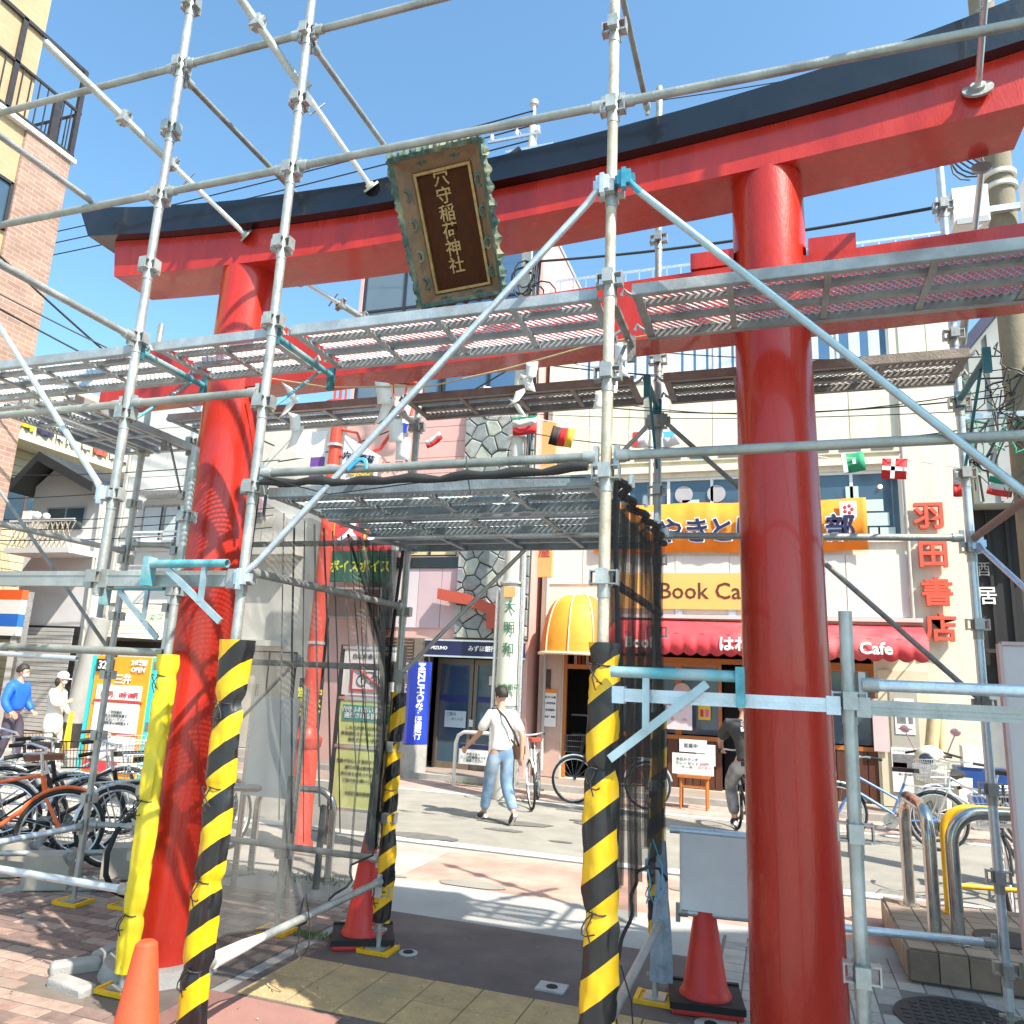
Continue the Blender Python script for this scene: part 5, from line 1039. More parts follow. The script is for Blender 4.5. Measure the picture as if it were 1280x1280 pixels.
b = MB(); b.box(-14.35, -12.5, 13.9, 13.99, .1, 2.2); b.build('shopfront', DARK, th, smooth=False)
b = MB(); b.box(-14.3, -12.55, 13.4, 13.88, 1.62, 1.92); b.build('inner_blind', MATS['cream_blind'], th, smooth=False)
b = MB(); b.box(-14.7, -14.62, 13.95, 14.02, 0, 7.8); b.build('corner_trim', MATS['grey_pipe'], th, smooth=False)
# buildings seen through the netting
mh_ = thing('grey_shop_house', 'pale grey two-storey shop house seen through the left netting', 'building', (-10.5, 14, 0)); GR = mat('pale_grey_render', (.56, .55, .51), .7, 0, .08, 2, .1)
wall(mh_, -12.42, -8.4, -.1, 7.6, 14, 14.3, [(-9.0, -8.5, .1, 2.85), (-12.1, -9.4, .1, 2.1), (-11.9, -10.6, 5.0, 6.1)], GR); b = MB(); b.box(-12.42, -8.4, 14.3, 20, 7.5, 7.6); b.build('roof', CONC, mh_, smooth=False)
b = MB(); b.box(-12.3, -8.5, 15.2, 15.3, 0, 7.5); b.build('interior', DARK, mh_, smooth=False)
b = MB(); b.box(-12.2, -9.5, 13.6, 13.998, 4.1, 4.32); b.box(-12.1, -9.6, 13.75, 13.998, 4.0, 4.098); b.build('cornice', GR, mh_, smooth=False)
b = MB(); b.box(-12.1, -9.7, 13.85, 13.998, 2.2, 2.32); b.build('shop_canopy', GR, mh_, smooth=False); win(mh_, -11.9, -10.6, 5.0, 6.1, 14.05, 2, 1, ALU, GLASS)
for k in range(4): b = MB(); b.box(-12.0+k*.62, -11.42+k*.62, 14.1, 14.14, .12, 2.08); b.build('shutter_panel', mat('dull_cream_door', (.50, .47, .40), .6, 0, .1), mh_, smooth=False)
b = MB(); b.box(-12.3, -11.3, 13.3, 13.35, 4.9, 5.9); b.build('hung_cloth', mat('blue_sheet', (.02, .07, .28), .7, 0, .1), mh_, smooth=False); b = MB(); b.box(-11.2, -10.2, 13.32, 13.36, 4.95, 5.85); b.build('hung_cloth', mat('pink_sheet', (.45, .30, .34), .7, 0, .1), mh_, smooth=False)
for k in range(9): b = MB(); b.box(-12.3+k*.08, -12.26+k*.08, 13.9, 13.99, 4.4, 4.9) if False else b.box(-12.2+k*.3, -12.17+k*.3, 13.65, 13.68, 4.33, 4.85); b.build('balcony_bar', ALU, mh_, smooth=False)
# street sign flags ボイス
fb = thing('shop_flags', 'red shop flags with a green panel and yellow lettering hanging behind the netting', 'shop sign', (-7.7, 12.9, 3.4))
for k, x in enumerate((-7.82, -7.16)):
    w_ = .34 if k == 0 else .30
    b = MB(); b.box(x-w_, x+w_, 12.9, 12.93, 4.02, 5.6); b.build('red_panel', mat('flag_red', (.55, .05, .06), .6, 0, .1), fb, smooth=False); b = MB(); b.box(x-w_, x+w_, 12.89, 12.93, 3.42, 4.015); b.build('green_panel', mat('flag_green', (.012, .11, .07), .6, 0, .1), fb, smooth=False)
    b = MB(); b.box(x-w_, x-w_+.05, 12.885, 12.889, 4.02, 5.6); b.build('yellow_edge', mat('flag_yellow', (.7, .5, .05), .6, 0, 0), fb, smooth=False)
    text('ボイス', .25, (x, 12.885, 3.7), mat('flag_lettering', (.70, .72, .05), .5, 0, 0), fb, bold=.03, sx=.88); text('ボイス', .52, (x+.02, 12.885, 4.8), PAPER, fb, vertical=True, bold=.04, line=.8)
b = MB(); b.box(-8.1, -7.05, 12.9, 12.98, 2.78, 3.28); b.build('brown_panel', mat('brown_panel', (.10, .05, .04), .6, 0, .1), fb, smooth=False)
b = MB(); b.box(-8.14, -7.01, 12.93, 13.0, 2.74, 3.32); b.build('panel_frame', mat('pale_frame', (.35, .32, .3), .6, 0, 0), fb, smooth=False)
vs_ = thing('black_shop_sign', 'small black standing sign with yellow lettering seen through the netting', 'sign', (-8.0, 11.9, 0)); b = MB(); b.box(-7.9, -7.45, 11.9, 11.96, .75, 1.6); b.build('board', DARK, vs_, smooth=False); b = MB(); b.box(-7.88, -7.84, 11.91, 11.95, 0, .745); b.box(-7.52, -7.48, 11.91, 11.95, 0, .745); b.build('foot', CABLE, vs_, smooth=False)
text('営業中\nボイス\nワーク', .17, (-7.67, 11.895, 1.18), MATS['flag_lettering'], vs_, bold=.03, ext=.001)
# ------------------------------------------------------------------ right-hand buildings
dr = thing('corrugated_building', 'grey corrugated building with steep dark verge behind the right utility pole', 'building', (5, 14, 0)); CG = mat('grey_corrugated', (.36, .37, .35), .6, .1, .08, 3)
b = MB(); b.prism([(3.16, 4.9), (8, 4.9), (8, 13.6), (3.16, 7.5)], lambda x, z: (x, 14.1, z), lambda x, z: (x, 20, z)); b.build('wall', CG, dr, smooth=False)
for k in range(16):
    x = 3.22+k*.3; b = MB(); b.box(x, x+.05, 14.06, 14.098, 4.92, 7.5+(x-3.16)*1.26-.1); b.build('corrugation', CG, dr, smooth=False)
b = MB(); b.prism([(3.0, 7.28), (8.1, 13.7), (8.1, 13.95), (2.95, 7.48)], lambda x, z: (x, 13.9, z), lambda x, z: (x, 20.1, z)); b.build('verge', mat('dark_blue_verge', (.04, .04, .09), .5, 0, .1), dr, smooth=False)
b = MB(); b.box(3.08, 8, 14.6, 14.7, -.1, 4.89); b.build('black_wall', mat('black_corrugated', (.016, .016, .018), .7, 0, .2, 3), dr, smooth=False)
for k in range(18): x = 3.1+k*.28; b = MB(); b.box(x, x+.05, 14.55, 14.598, 0, 4.88); b.build('black_rib', MATS['black_corrugated'], dr, smooth=False)
text('居', .32, (3.30, 14.53, 3.42), PAPER, dr, bold=.01); text('酒', .26, (3.26, 14.53, 3.86), mat('faint_white', (.2, .2, .2), .6, 0, 0), dr)
b = MB(); b.box(2.3, 8, 14.3, 14.5, 2.5, 2.56); b.build('eave_bar', IRON, dr, smooth=False)
la = thing('ladder', 'metal ladder leaning in the dark alley beside the ivory door', 'ladder', (2.75, 13.6, 0)); 
for x in (2.42, 2.86): b = MB(); b.tube((x, 13.7, .1), (x, 14.2, 2.1), .02, 8); b.build('rail', ALU, la)
for k in range(9): b = MB(); b.tube((2.42, 13.75+k*.05, .3+k*.2), (2.86, 13.75+k*.05, .3+k*.2), .012, 6); b.build('rung', ALU, la)
ab = thing('alley_locker', 'grey metal locker standing in the dark alley', 'locker', (3.2, 13.9, 0)); b = MB(); b.box(2.95, 3.42, 13.9, 14.3, .1, 1.85); b.build('body', mat('grey_locker', (.28, .29, .29), .5, .2, .1), ab, smooth=False); b = MB(); b.box(3.38, 3.41, 13.88, 13.898, .9, 1.1); b.build('handle', ALU, ab, smooth=False)
rb = thing('leaning_board', 'large pale pinkish board standing at the right edge behind the handrail', 'board', (1.5, 4.3, 0)); b = MB(); b.box(1.02, 1.95, 4.30, 4.33, .35, 1.99); b.build('panel', mat('pale_pinkish_board', (.60, .55, .54), .5, 0, .06, 3), rb, smooth=False)
b = MB(); b.box(1.005, 1.02, 4.29, 4.34, .33, 2.0); b.box(1.02, 1.96, 4.29, 4.34, 1.992, 2.01); b.build('edge_trim', mat('pink_trim', (.55, .38, .36), .5, 0, 0), rb, smooth=False); b = MB(); b.box(1.15, 1.5, 4.293, 4.298, 1.62, 1.72); b.build('orange_label', ORANGE, rb, smooth=False)
b = MB(); b.box(1.06, 1.1, 4.31, 4.35, 0, .33); b.box(1.85, 1.89, 4.31, 4.35, 0, .33); b.build('foot', ALU, rb, smooth=False)
# ------------------------------------------------------------------ building beyond the right edge whose shade falls on the path (outside the frame)
ob = thing('corner_building', 'plain rendered building beyond the right edge of the picture that shades the path', 'building', (6, 3, 0))
HB = 9.6; sh_ = Vector((.76, -.40, 0))*HB
fp = [Vector(p)+sh_ for p in ((-2.87, 4.3, 0), (-2.75, 5.35, 0), (.9, 7.0, 0))]+[Vector((15, 6.5, 0)), Vector((15, -3.2, 0))]
d_ = (fp[2]-fp[1]).normalized(); n_ = Vector((d_.y, -d_.x, 0)); C0 = fp[1]
b = MB(); b.prism([(p.x, p.y) for p in fp], lambda x, y: (x, y, 0), lambda x, y: (x, y, HB)); b.build('wall', CREAM, ob, smooth=False)
for k in range(3):
    for z in (1.2, 4.2, 7.0):
        p = C0+d_*(.2+k*1.3)-n_*.03; b = MB(); b.prism([(p.x, p.y), (p.x+d_.x*.9, p.y+d_.y*.9), (p.x+d_.x*.9+n_.x*.02, p.y+d_.y*.9+n_.y*.02), (p.x+n_.x*.02, p.y+n_.y*.02)], lambda x, y: (x, y, z), lambda x, y: (x, y, z+1.2)); b.build('window', GLASS, ob, smooth=False)
# ------------------------------------------------------------------ utility poles and wires
def upole(x, y, h, r0, r1, label, m):
    t = thing('utility_pole', label, 'utility pole', (x, y, 0)); b = MB(); b.tube((x, y, 0), (x, y, h), r0, 22, r1); b.build('shaft', m, t); return t
PC = mat('pole_concrete', (.52, .51, .46), .8, 0, .12, 4, .3)
up = upole(-3.92, 11.5, 11.5, .18, .075, 'concrete utility pole carrying a white sleeve sign between bank and cafe', PC)
b = MB(); b.tube((-3.92, 11.5, 1.35), (-3.92, 11.5, 3.15), .192, 22, .188); b.build('sign_sleeve', mat('ivory_sleeve', (.60, .60, .50), .5, 0, .05), up)
for ch, z in zip('大明和', (2.82, 2.5, 2.18)): text(ch, .2, (-3.88, 11.30, z), mat('sleeve_green', (.03, .16, .08), .6, 0, 0), up)
text('穴守稲荷', .09, (-3.86, 11.30, 1.62), MATS['sleeve_green'], up, bold=.02)
b = MB(); b.box(-3.98, -3.80, 11.285, 11.30, 2.98, 3.14); b.build('orange_tag', mat('orange_tag', (.75, .38, .14), .5, 0, .1), up, smooth=False)
for z in (1.3, 3.2, 4.3, 5.6, 6.9): b = MB(); b.tube((-3.92, 11.5, z), (-3.92, 11.5, z+.03), .2, 22); b.build('band', ALU, up)
b = MB(); b.tube((-3.70, 11.42, .2), (-3.74, 11.42, 8.4), .035, 10); b.build('conduit', ALU, up); b = MB(); b.tube((-4.13, 11.42, .1), (-4.13, 11.42, 3.1), .03, 10); b.build('conduit', ALU, up)
vb = thing('vertical_shop_sign', 'narrow orange vertical shop sign fixed beside the utility pole', 'sign', (-3.62, 12.4, 3.2)); b = MB(); b.box(-3.80, -3.55, 12.4, 12.5, 3.45, 6.2); b.build('panel', mat('light_orange_sign', (.80, .38, .14), .5, 0, .08, 3), vb, smooth=False)
text('やきとり居酒屋', .22, (-3.68, 12.395, 4.5), INKR, vb, vertical=True, line=.95)
for z, x0, x1 in ((11.28, -4.75, -3.75), (11.0, -4.4, -3.5)): b = MB(); b.box(x0, x1, 11.42, 11.46, z, z+.05); b.build('cross_arm', ALU, up, smooth=False)
for x in (-4.68, -4.2, -3.8): b = MB(); b.lathe([(.02, 0), (.04, .03), (.025, .06), (.04, .09), (.02, .12)], (x, 11.44, 11.33), 10); b.build('insulator', PAPER, up)
b = MB(); b.tube((-3.92, 11.5, 11.5), (-3.92, 11.5, 11.95), .045, 12); b.tube((-3.92, 11.5, 11.95), (-3.92, 11.5, 12.02), .09, 16); b.build('cap', ALU, up); b = MB(); b.tube((-4.1, 11.45, 11.3), (-4.35, 11.45, 11.7), .02, 8); b.build('stay_rod', STEELD, up)
b = MB(); b.tube((-4.5, 11.4, 10.75), (-4.1, 11.4, 11.0), .07, 12); b.build('cable_closure', HEM, up)
random.seed(9)
for k in range(9):
    b = MB(); z = 8.3+random.uniform(-.7, 1.2); r0 = random.uniform(.12, .3); cx = -3.75+random.uniform(-.2, .35)
    b.path([(cx+r0*math.cos(a*.55), 11.3+.05*math.sin(a), z+r0*1.3*math.sin(a*.55+random.uniform(-.1, .1))) for a in range(random.randint(7, 12))], .014, 5); b.build('cable_loop', CABLE, up)
for k in range(5): b = MB(); x = -3.74+k*.035; b.path([(x, 11.3, 4.0+.5*k), (x+.05, 11.28, 6.0), (x-.03, 11.3, 8.0), (x+.02, 11.32, 9.6)], .013, 5); b.build('cable', CABLE, up)
rp_ = upole(2.52, 9.0, 10.5, .165, .13, 'brownish concrete utility pole at the right edge with white boxes', mat('brown_pole', (.24, .205, .14), .85, 0, .25, 4, .4, dirt=(.20, .17, .13)))
for z in (7.35, 7.5, 7.85, 7.95): b = MB(); b.tube((2.52, 9, z), (2.52, 9, z+.045), .175, 20); b.build('band', OFFW, rp_)
b = MB(); b.box(1.93, 2.27, 8.5, 8.68, 6.72, 7.15); b.build('white_box', WHITE, rp_, smooth=False); b = MB(); b.box(1.95, 2.25, 8.48, 8.499, 6.70, 6.77); b.build('box_flap', mat('grey_flap', (.4, .42, .42), .5, 0, 0), rp_, smooth=False)
for k in range(4): b = MB(); b.box(1.88-.035*k, 1.9-.035*k, 8.52, 8.66, 6.85, 7.08); b.build('heat_fin', ALU, rp_, smooth=False)
b = MB(); b.box(2.58, 2.95, 8.4, 8.6, 6.55, 7.1); b.build('white_box', WHITE, rp_, smooth=False)
b = MB(); b.box(2.0, 3.1, 8.78, 8.84, 6.98, 7.05); b.build('cross_arm', ALU, rp_, smooth=False)
b = MB(); b.box(2.55, 2.9, 8.7, 8.85, 5.0, 5.2); b.box(1.9, 3.2, 8.75, 8.8, 4.6, 4.66); b.build('cross_arm', ALU, rp_, smooth=False)
for k in range(26):
    b = MB(); p = Vector((random.uniform(1.9, 2.5), 8.7, random.uniform(4.3, 5.1))); pts = [p]
    for i in range(6): p = p+Vector((random.uniform(-.13, .16), random.uniform(-.03, .03), random.uniform(-.28, .12))); pts.append(p)
    b.path(pts, random.choice((.006, .009, .012)), 5); b.build('cable', CABLE if k % 5 else mat('green_wire', (.05, .35, .22), .5, 0, 0), rp_)
for k in range(7):
    b = MB(); b.path([(2.15+.16*math.cos(a*.6+k), 8.7, 7.55+.2*math.sin(a*.6+k*.7)+.03*k) for a in range(9)], .01, 5); b.build('cable_loop', CABLE, rp_)
def wire(p, q, sag, label, r=.012, n=18, m=CABLE, grp='overhead wires'):
    p = Vector(p); q = Vector(q); b = MB(); b.path([p.lerp(q, i/n)-Vector((0, 0, sag*4*(i/n)*(1-i/n))) for i in range(n+1)], r, 5); o = b.build('overhead_wire', m); tag(recentre(o), label, 'wire', grp); return o
wire((-3.9, 11.4, 9.15), (2.4, 9.1, 7.95), .12, 'upper thick wire crossing the sky between the two utility poles', .022); wire((-3.9, 11.4, 8.75), (2.4, 9.1, 7.35), .12, 'lower thick wire crossing the sky between the two utility poles', .022)
for k, (z0, z1, sg) in enumerate(((7.4, 5.35, .2), (7.1, 5.2, .35), (6.9, 5.1, .15), (6.6, 5.0, .45), (6.3, 4.9, .25), (6.0, 4.75, .1), (5.7, 4.6, .3))):
    wire((-3.9, 11.35, z0), (2.4, 8.95, z1), sg, ('topmost', 'second', 'third', 'fourth', 'fifth', 'sixth', 'lowest')[k]+' of the thin wires crossing in front of the cream cafe wall', (.008, .006, .011, .007, .009, .006, .008)[k])
for k, (z0, z1) in enumerate(((11.8, 12.2), (11.5, 11.87), (11.2, 11.5))): wire((-3.9, 11.45, z0), (-30, 13.9, z1+1.0), .35, ('top', 'middle', 'bottom')[k]+' of the three parallel wires left of the black beam end', .014)
wire((-3.95, 11.45, 10.9), (-14, 12.2, 11.9), .5, 'sagging wire with a dark joint left of the plaque', .014); wire((-3.6, 11.5, 11.7), (6, 12.5, 12.4), .2, 'thin wire right of the pole top above the black beam', .01)
wire((-13.9, 4.0, 11.5), (-12, 10.9, 7.4), .25, 'thick dark cable curving down in front of the brick pier', .022); wire((-13.9, 5.5, 8.7), (-9.5, 15, 6.9), .35, 'upper thin wire crossing the lower brick pier', .014); wire((-13.9, 5.5, 8.55), (-10.5, 13.9, 6.6), .2, 'lower dark wire crossing the lower brick pier', .018)
for k, (z0, z1) in enumerate(((5.9, 5.9), (5.3, 5.6), (4.85, 4.9), (4.6, 4.75), (4.35, 4.5))):
    wire((-18, 12.6, z0), (-9.5, 12.8, z1), .12, ('first and highest', 'second', 'third', 'fourth', 'fifth and lowest')[k]+' thin wire passing in front of the gabled house and tiled house', .011)
wire((-3.95, 11.4, 6.9), (-9.6, 12.9, 5.9), .3, 'dark wire passing in front of the salmon bank wall', .014)
# ------------------------------------------------------------------ red street lamp
sl_ = thing('street_lamp', 'ornate vermilion street lamp post with red-hooded lanterns behind the netting', 'street lamp', (-4.56, 7.1, 0)); RL = mat('lamp_red', (.66, .065, .035), .4, 0, .08, 6, coat=.2)
b = MB(); b.lathe([(.16, 0), (.16, .06), (.13, .1), (.125, .95), (.15, .98), (.155, 1.06), (.11, 1.1), (.09, 1.16)], (-4.56, 7.1, 0), 24); b.build('base', RL, sl_)
b = MB(); b.tube((-4.56, 7.1, 1.14), (-4.56, 7.1, 4.6), .085, 20, .065); b.build('shaft', RL, sl_)
for z in (2.0, 3.9, 4.15): b = MB(); b.tube((-4.56, 7.1, z), (-4.56, 7.1, z+.03), .092, 20); b.build('band', ALU, sl_)
b = MB(); b.lathe([(.07, 4.52), (.15, 4.56), (.15, 4.66), (.07, 4.7)], (-4.56, 7.1, 0), 22); b.build('collar', RL, sl_)
for k in range(4): b = MB(); a = k*math.pi/2+.5; b.tube((-4.56+.06*math.cos(a), 7.1+.06*math.sin(a), 4.7), (-4.56+.06*math.cos(a), 7.1+.06*math.sin(a), 5.3), .014, 8); b.build('finial_rod', RL, sl_)
for sx_ in (1,):
    b = MB(); b.path([(-4.5, 7.1, 4.05), (-4.25, 7.1, 4.02), (-4.0, 7.1, 4.1), (-3.86, 7.1, 4.3)], .02, 8); b.path([(-4.5, 7.1, 4.35), (-4.3, 7.1, 4.3), (-4.2, 7.1, 4.1)], .016, 8); b.build('arm', RL, sl_)
def lantern(x, y, z, parent):
    b = MB(); b.lathe([(.03, .60), (.12, .58), (.26, .40), (.27, .36), (.25, .35)], (x, y, z), 8); b.build('lantern_hood', RL, parent, angle=20)
    b = MB(); b.lathe([(.12, .02), (.19, .34)], (x, y, z), 8); b.build('lantern_glass', mat('lantern_glass', (.70, .60, .55), .3, 0, .05), parent, angle=20)
    for k in range(8): a = k*math.pi/4; b = MB(); b.tube((x+.122*math.cos(a), y+.122*math.sin(a), z+.02), (x+.193*math.cos(a), y+.193*math.sin(a), z+.35), .010, 6); b.build('lantern_bar', RL, parent)
    b = MB(); b.lathe([(.05, -.10), (.10, -.06), (.14, 0), (.13, .03)], (x, y, z), 16); b.build('lantern_cup', RL, parent)
lantern(-3.80, 7.1, 4.42, sl_)
b = MB(); b.prism([(-4.44, 4.28), (-3.95, 4.0), (-3.95, 3.72), (-4.44, 3.72)], lambda x, z: (x, 7.08, z), lambda x, z: (x, 7.11, z)); b.build('sign_plate', PAPER, sl_, smooth=False)
text('穴守稲荷', .10, (-4.24, 7.07, 4.0), NAVY, sl_, bold=.02, rot=(90, 12, 0)); text('商店街', .11, (-4.2, 7.07, 3.83), mat('yellow_ink', (.8, .5, .03), .5, 0, 0), sl_, bold=.03, rot=(90, 12, 0))
pb_ = thing('purple_pennant', 'white and purple pennant hanging left of the red lamp post', 'pennant', (-4.85, 7.1, 4)); b = MB(); b.box(-5.05, -4.68, 7.1, 7.105, 4.05, 4.35); b.build('white_field', PAPER, pb_, smooth=False); b = MB(); b.box(-4.86, -4.68, 7.098, 7.104, 3.78, 4.048); b.build('purple_field', mat('purple', (.16, .06, .3), .6, 0, .1), pb_, smooth=False)
pc_ = thing('shop_pennant', 'white and coral pennant with small print hanging right of the lamp sign', 'pennant', (-3.7, 7.0, 3.7)); b = MB(); b.box(-3.95, -3.62, 7.0, 7.005, 3.74, 3.98); b.build('field', mat('coral_white', (.75, .50, .42), .6, 0, .2, 20), pc_, smooth=False); text('祝 祭', .12, (-3.78, 6.996, 3.86), INKR, pc_)
# ------------------------------------------------------------------ information board
ib = thing('information_board', 'tall street notice board with green-headed yellow panels and a no-bicycle sign', 'notice board', (-4.05, 7.4, 0)); LG = mat('lime_panel', (.55, .62, .22), .5, 0, .05, 3)
for x in (-4.42, -3.72): b = MB(); b.box(x-.03, x+.03, 7.42, 7.48, 0, 2.02); b.build('post', IRON, ib, smooth=False)
b = MB(); b.box(-4.38, -3.76, 7.39, 7.42, 1.50, 1.97); b.build('header_panel', PAPER, ib, smooth=False); b = MB(); b.box(-4.38, -3.76, 7.39, 7.42, 1.0, 1.44); b.build('upper_panel', LG, ib, smooth=False); b = MB(); b.box(-4.38, -3.76, 7.39, 7.42, .38, .96); b.build('lower_panel', LG, ib, smooth=False)
for z in (1.45, .965, .35, 1.975): b = MB(); b.box(-4.4, -3.74, 7.38, 7.43, z, z+.03); b.build('rail', ALU, ib, smooth=False)
b = MB(); b.box(-4.34, -3.80, 7.383, 7.389, 1.24, 1.40); b.build('green_header', mat('teal_header', (.02, .30, .26), .5, 0, 0), ib, smooth=False)
text('穴守ふれあい通りを\n通行される皆様へ', .062, (-4.07, 7.38, 1.32), PAPER, ib, bold=.02, ext=.001)
text('この先の通りは歩行者\n専用道路スクールゾーンに\n指定されています', .045, (-4.07, 7.385, 1.11), INK, ib, ext=.001, line=1.3); text('児童が安心して登校できるよう\n通行の際は最徐行し\n歩行者を優先されるよう\nご協力をお願いします\n\n大田区蒲田警察署', .042, (-4.07, 7.385, .68), INK, ib, ext=.001, line=1.5)
text('自転車通行禁止', .06, (-4.07, 7.385, 1.90), INK, ib, ext=.001)
b = MB(); x0, x1, z0, z1 = -4.28, -3.86, 1.54, 1.83
for q in ((x0, x1, z0, z0+.025), (x0, x1, z1-.025, z1), (x0, x0+.025, z0+.025, z1-.025), (x1-.025, x1, z0+.025, z1-.025)): b.box(q[0], q[1], 7.38, 7.388, q[2], q[3])
b.build('red_border', INKR, ib, smooth=False); b = MB(); b.tube((x0+.02, 7.384, z1-.02), (x1-.02, 7.384, z0+.02), .013, 6); b.build('red_bar', INKR, ib)
for cx in (-4.15, -3.99): b = MB(); b.path([(cx+.055*math.cos(i*math.pi/8), 7.386, 1.65+.055*math.sin(i*math.pi/8)) for i in range(16)], .005, 4, closed=True); b.build('bicycle_mark', INK, ib)
b = MB(); b.path([(-4.15, 7.386, 1.65), (-4.1, 7.386, 1.74), (-4.02, 7.386, 1.74), (-3.99, 7.386, 1.65)], .005, 4); b.build('bicycle_mark', INK, ib)
# pale sign panel and hoops behind the net
ps = thing('pale_sign', 'blank pale sign panel on poles seen through the left netting', 'sign', (-3.95, 5.6, 0)); b = MB(); b.box(-4.14, -3.70, 5.6, 5.62, .72, 1.50); b.build('panel', mat('pale_green_white', (.76, .80, .78), .5, 0, .05), ps, smooth=False)
for x in (-4.16, -3.66): b = MB(); b.tube((x, 5.63, 0), (x, 5.63, 1.6), .025, 10); b.build('post', CHROME, ps)
def hoop(x0, y0, x1, y1, z0, h, label, r=.038, m=CHROME, name='steel_hoop', cr=.16):
    t = thing(name, label, 'bicycle hoop', ((x0+x1)/2, (y0+y1)/2, z0), None); p = Vector((x0, y0, 0)); q = Vector((x1, y1, 0)); d = (q-p); L = d.length; d.normalize(); pts = [p+Vector((0, 0, z0))]
    for i in range(9): a = i/8*math.pi/2; pts.append(p+d*(cr-cr*math.cos(a))+Vector((0, 0, z0+h-cr+cr*math.sin(a))))
    for i in range(9): a = i/8*math.pi/2; pts.append(p+d*(L-cr+cr*math.sin(a))+Vector((0, 0, z0+h-cr+cr*math.cos(a))))
    pts.append(q+Vector((0, 0, z0))); b = MB(); b.path(pts, r, 16); b.build('tube', m, t)
    for c in (p, q): b = MB(); b.tube(c+Vector((0, 0, z0)), c+Vector((0, 0, z0+.01)), r*1.8, 18); b.build('flange', m, t)
    return t
hoop(-4.5, 5.35, -3.75, 5.75, 0, .78, 'bright steel hoop seen through the left netting', .03); hoop(-4.35, 6.1, -3.65, 6.2, 0, .72, 'second steel hoop behind the pale sign', .03)
b = MB(); b.tube((-3.60, 5.95, 0), (-3.60, 5.95, .62), .03, 12, .026); b.ball((-3.60, 5.95, .62), .03); tag(recentre(b.build('bollard', IRON)), 'thin dark bollard seen through the netting', 'bollard')
# planter platform with steel hoops at right
pf_ = thing('tiled_platform', 'low brown-tiled platform under the steel hoops at lower right', 'platform', (2, 6.5, 0)); b = MB(); b.box(.745, 3.6, 5.87, 7.2, -.02, .188); b.build('core', JOINT, pf_, smooth=False); BT = [mat('brown_tile_a', (.30, .23, .17), .6, 0, .2, 8, .2), mat('brown_tile_b', (.25, .19, .145), .6, 0, .2, 8, .2), mat('brown_tile_c', (.34, .27, .21), .6, 0, .2, 8, .2)]
random.seed(4)
for i in range(17):
    for j in range(8):
        xa = .735+i*.165; ya = 5.86+j*.165
        if xa > 3.4: continue
        b = MB(); b.box(xa+.004, xa+.161, ya+.004, ya+.161, .189, .2); b.build('top_tile', random.choice(BT), pf_, smooth=False)
for i in range(17): xa = .735+i*.165; b = MB(); b.box(xa+.004, xa+.161, 5.845, 5.869, .02, .185); b.build('side_tile', random.choice(BT), pf_, smooth=False)
for j in range(8): ya = 5.86+j*.165; b = MB(); b.box(.722, .744, ya+.004, ya+.161, .02, .185); b.build('side_tile', random.choice(BT), pf_, smooth=False)
b = MB(); b.lathe([(.21, .2), (.21, .207), (.19, .21)], (1.40, 6.35, 0), 30); b.build('manhole_lid', MATS['iron_cover'], pf_)
hoop(.90, 6.98, .93, 6.12, .2, .80, 'left brushed steel hoop with reddish reflection on the tiled platform', .042, cr=.2); hoop(1.06, 6.1, 2.1, 6.4, .2, .80, 'right brushed steel hoop cut by the picture edge', .042, cr=.2)
hoop(1.15, 6.9, 2.3, 7.0, .2, .74, 'yellow hoop behind the right steel hoop', .028, YELP, cr=.18)
b = MB(); b.tube((1.2, 7.02, .37), (2.4, 7.25, .36), .018, 10); tag(recentre(b.build('yellow_bar', YELP)), 'thin yellow bar low behind the right steel hoop', 'bar')
# coin parking sign
cp = thing('parking_sign', 'tall orange coin parking sign with white price tables behind the bicycles', 'sign', (-7.95, 8, 0)); TQ = mat('turquoise', (.03, .55, .55), .5, 0, .05)
b = MB(); b.box(-8.48, -7.44, 8.0, 8.08, .25, 1.80); b.build('body', TQ, cp, smooth=False); b = MB(); b.box(-8.38, -7.5, 7.98, 7.999, .32, 1.80); b.build('face', mat('sign_amber', (.84, .33, .02), .5, 0, .05), cp, smooth=False)
for (x0, x1, z0, z1) in ((-8.3, -7.58, 1.26, 1.44), (-8.3, -7.58, .86, 1.22), (-8.3, -7.58, .52, .82)): b = MB(); b.box(x0, x1, 7.965, 7.979, z0, z1); b.build('white_panel', PAPER, cp, smooth=False)
for (x0, x1, z0, z1) in ((-8.33, -7.55, 1.225, 1.245), (-8.33, -7.55, .84, .856), (-8.33, -7.55, .39, .50)): b = MB(); b.box(x0, x1, 7.962, 7.978, z0, z1); b.build('red_strip', INKR, cp, smooth=False)
b = MB(); b.box(-8.36, -8.08, 7.96, 7.979, 1.60, 1.76); b.build('black_box', INK, cp, smooth=False); text('321', .14, (-8.22, 7.955, 1.68), PAPER, cp, bold=.02); text('24時間\nOPEN', .085, (-7.68, 7.97, 1.68), PAPER, cp, bold=.02); text('三井', .13, (-7.9, 7.97, 1.51), PAPER, cp, bold=.03)
text('100円', .085, (-8.12, 7.96, 1.32), INKR, cp, bold=.02); text('10分 100円', .08, (-7.77, 7.96, 1.32), INKR, cp, bold=.02, sx=.8); text('ご利用案内\n料金は自動精算機で\nお支払いください\n長時間駐車は48時間まで', .045, (-7.94, 7.96, 1.04), INK, cp, ext=.001); text('満車 空車 精算\n・・・・・・', .06, (-7.94, 7.96, .68), GRY, cp, ext=.001)
b = MB(); b.box(-8.3, -8.22, 8.0, 8.06, 0, .25); b.box(-7.7, -7.62, 8.0, 8.06, 0, .25); b.build('foot', ALU, cp, smooth=False)
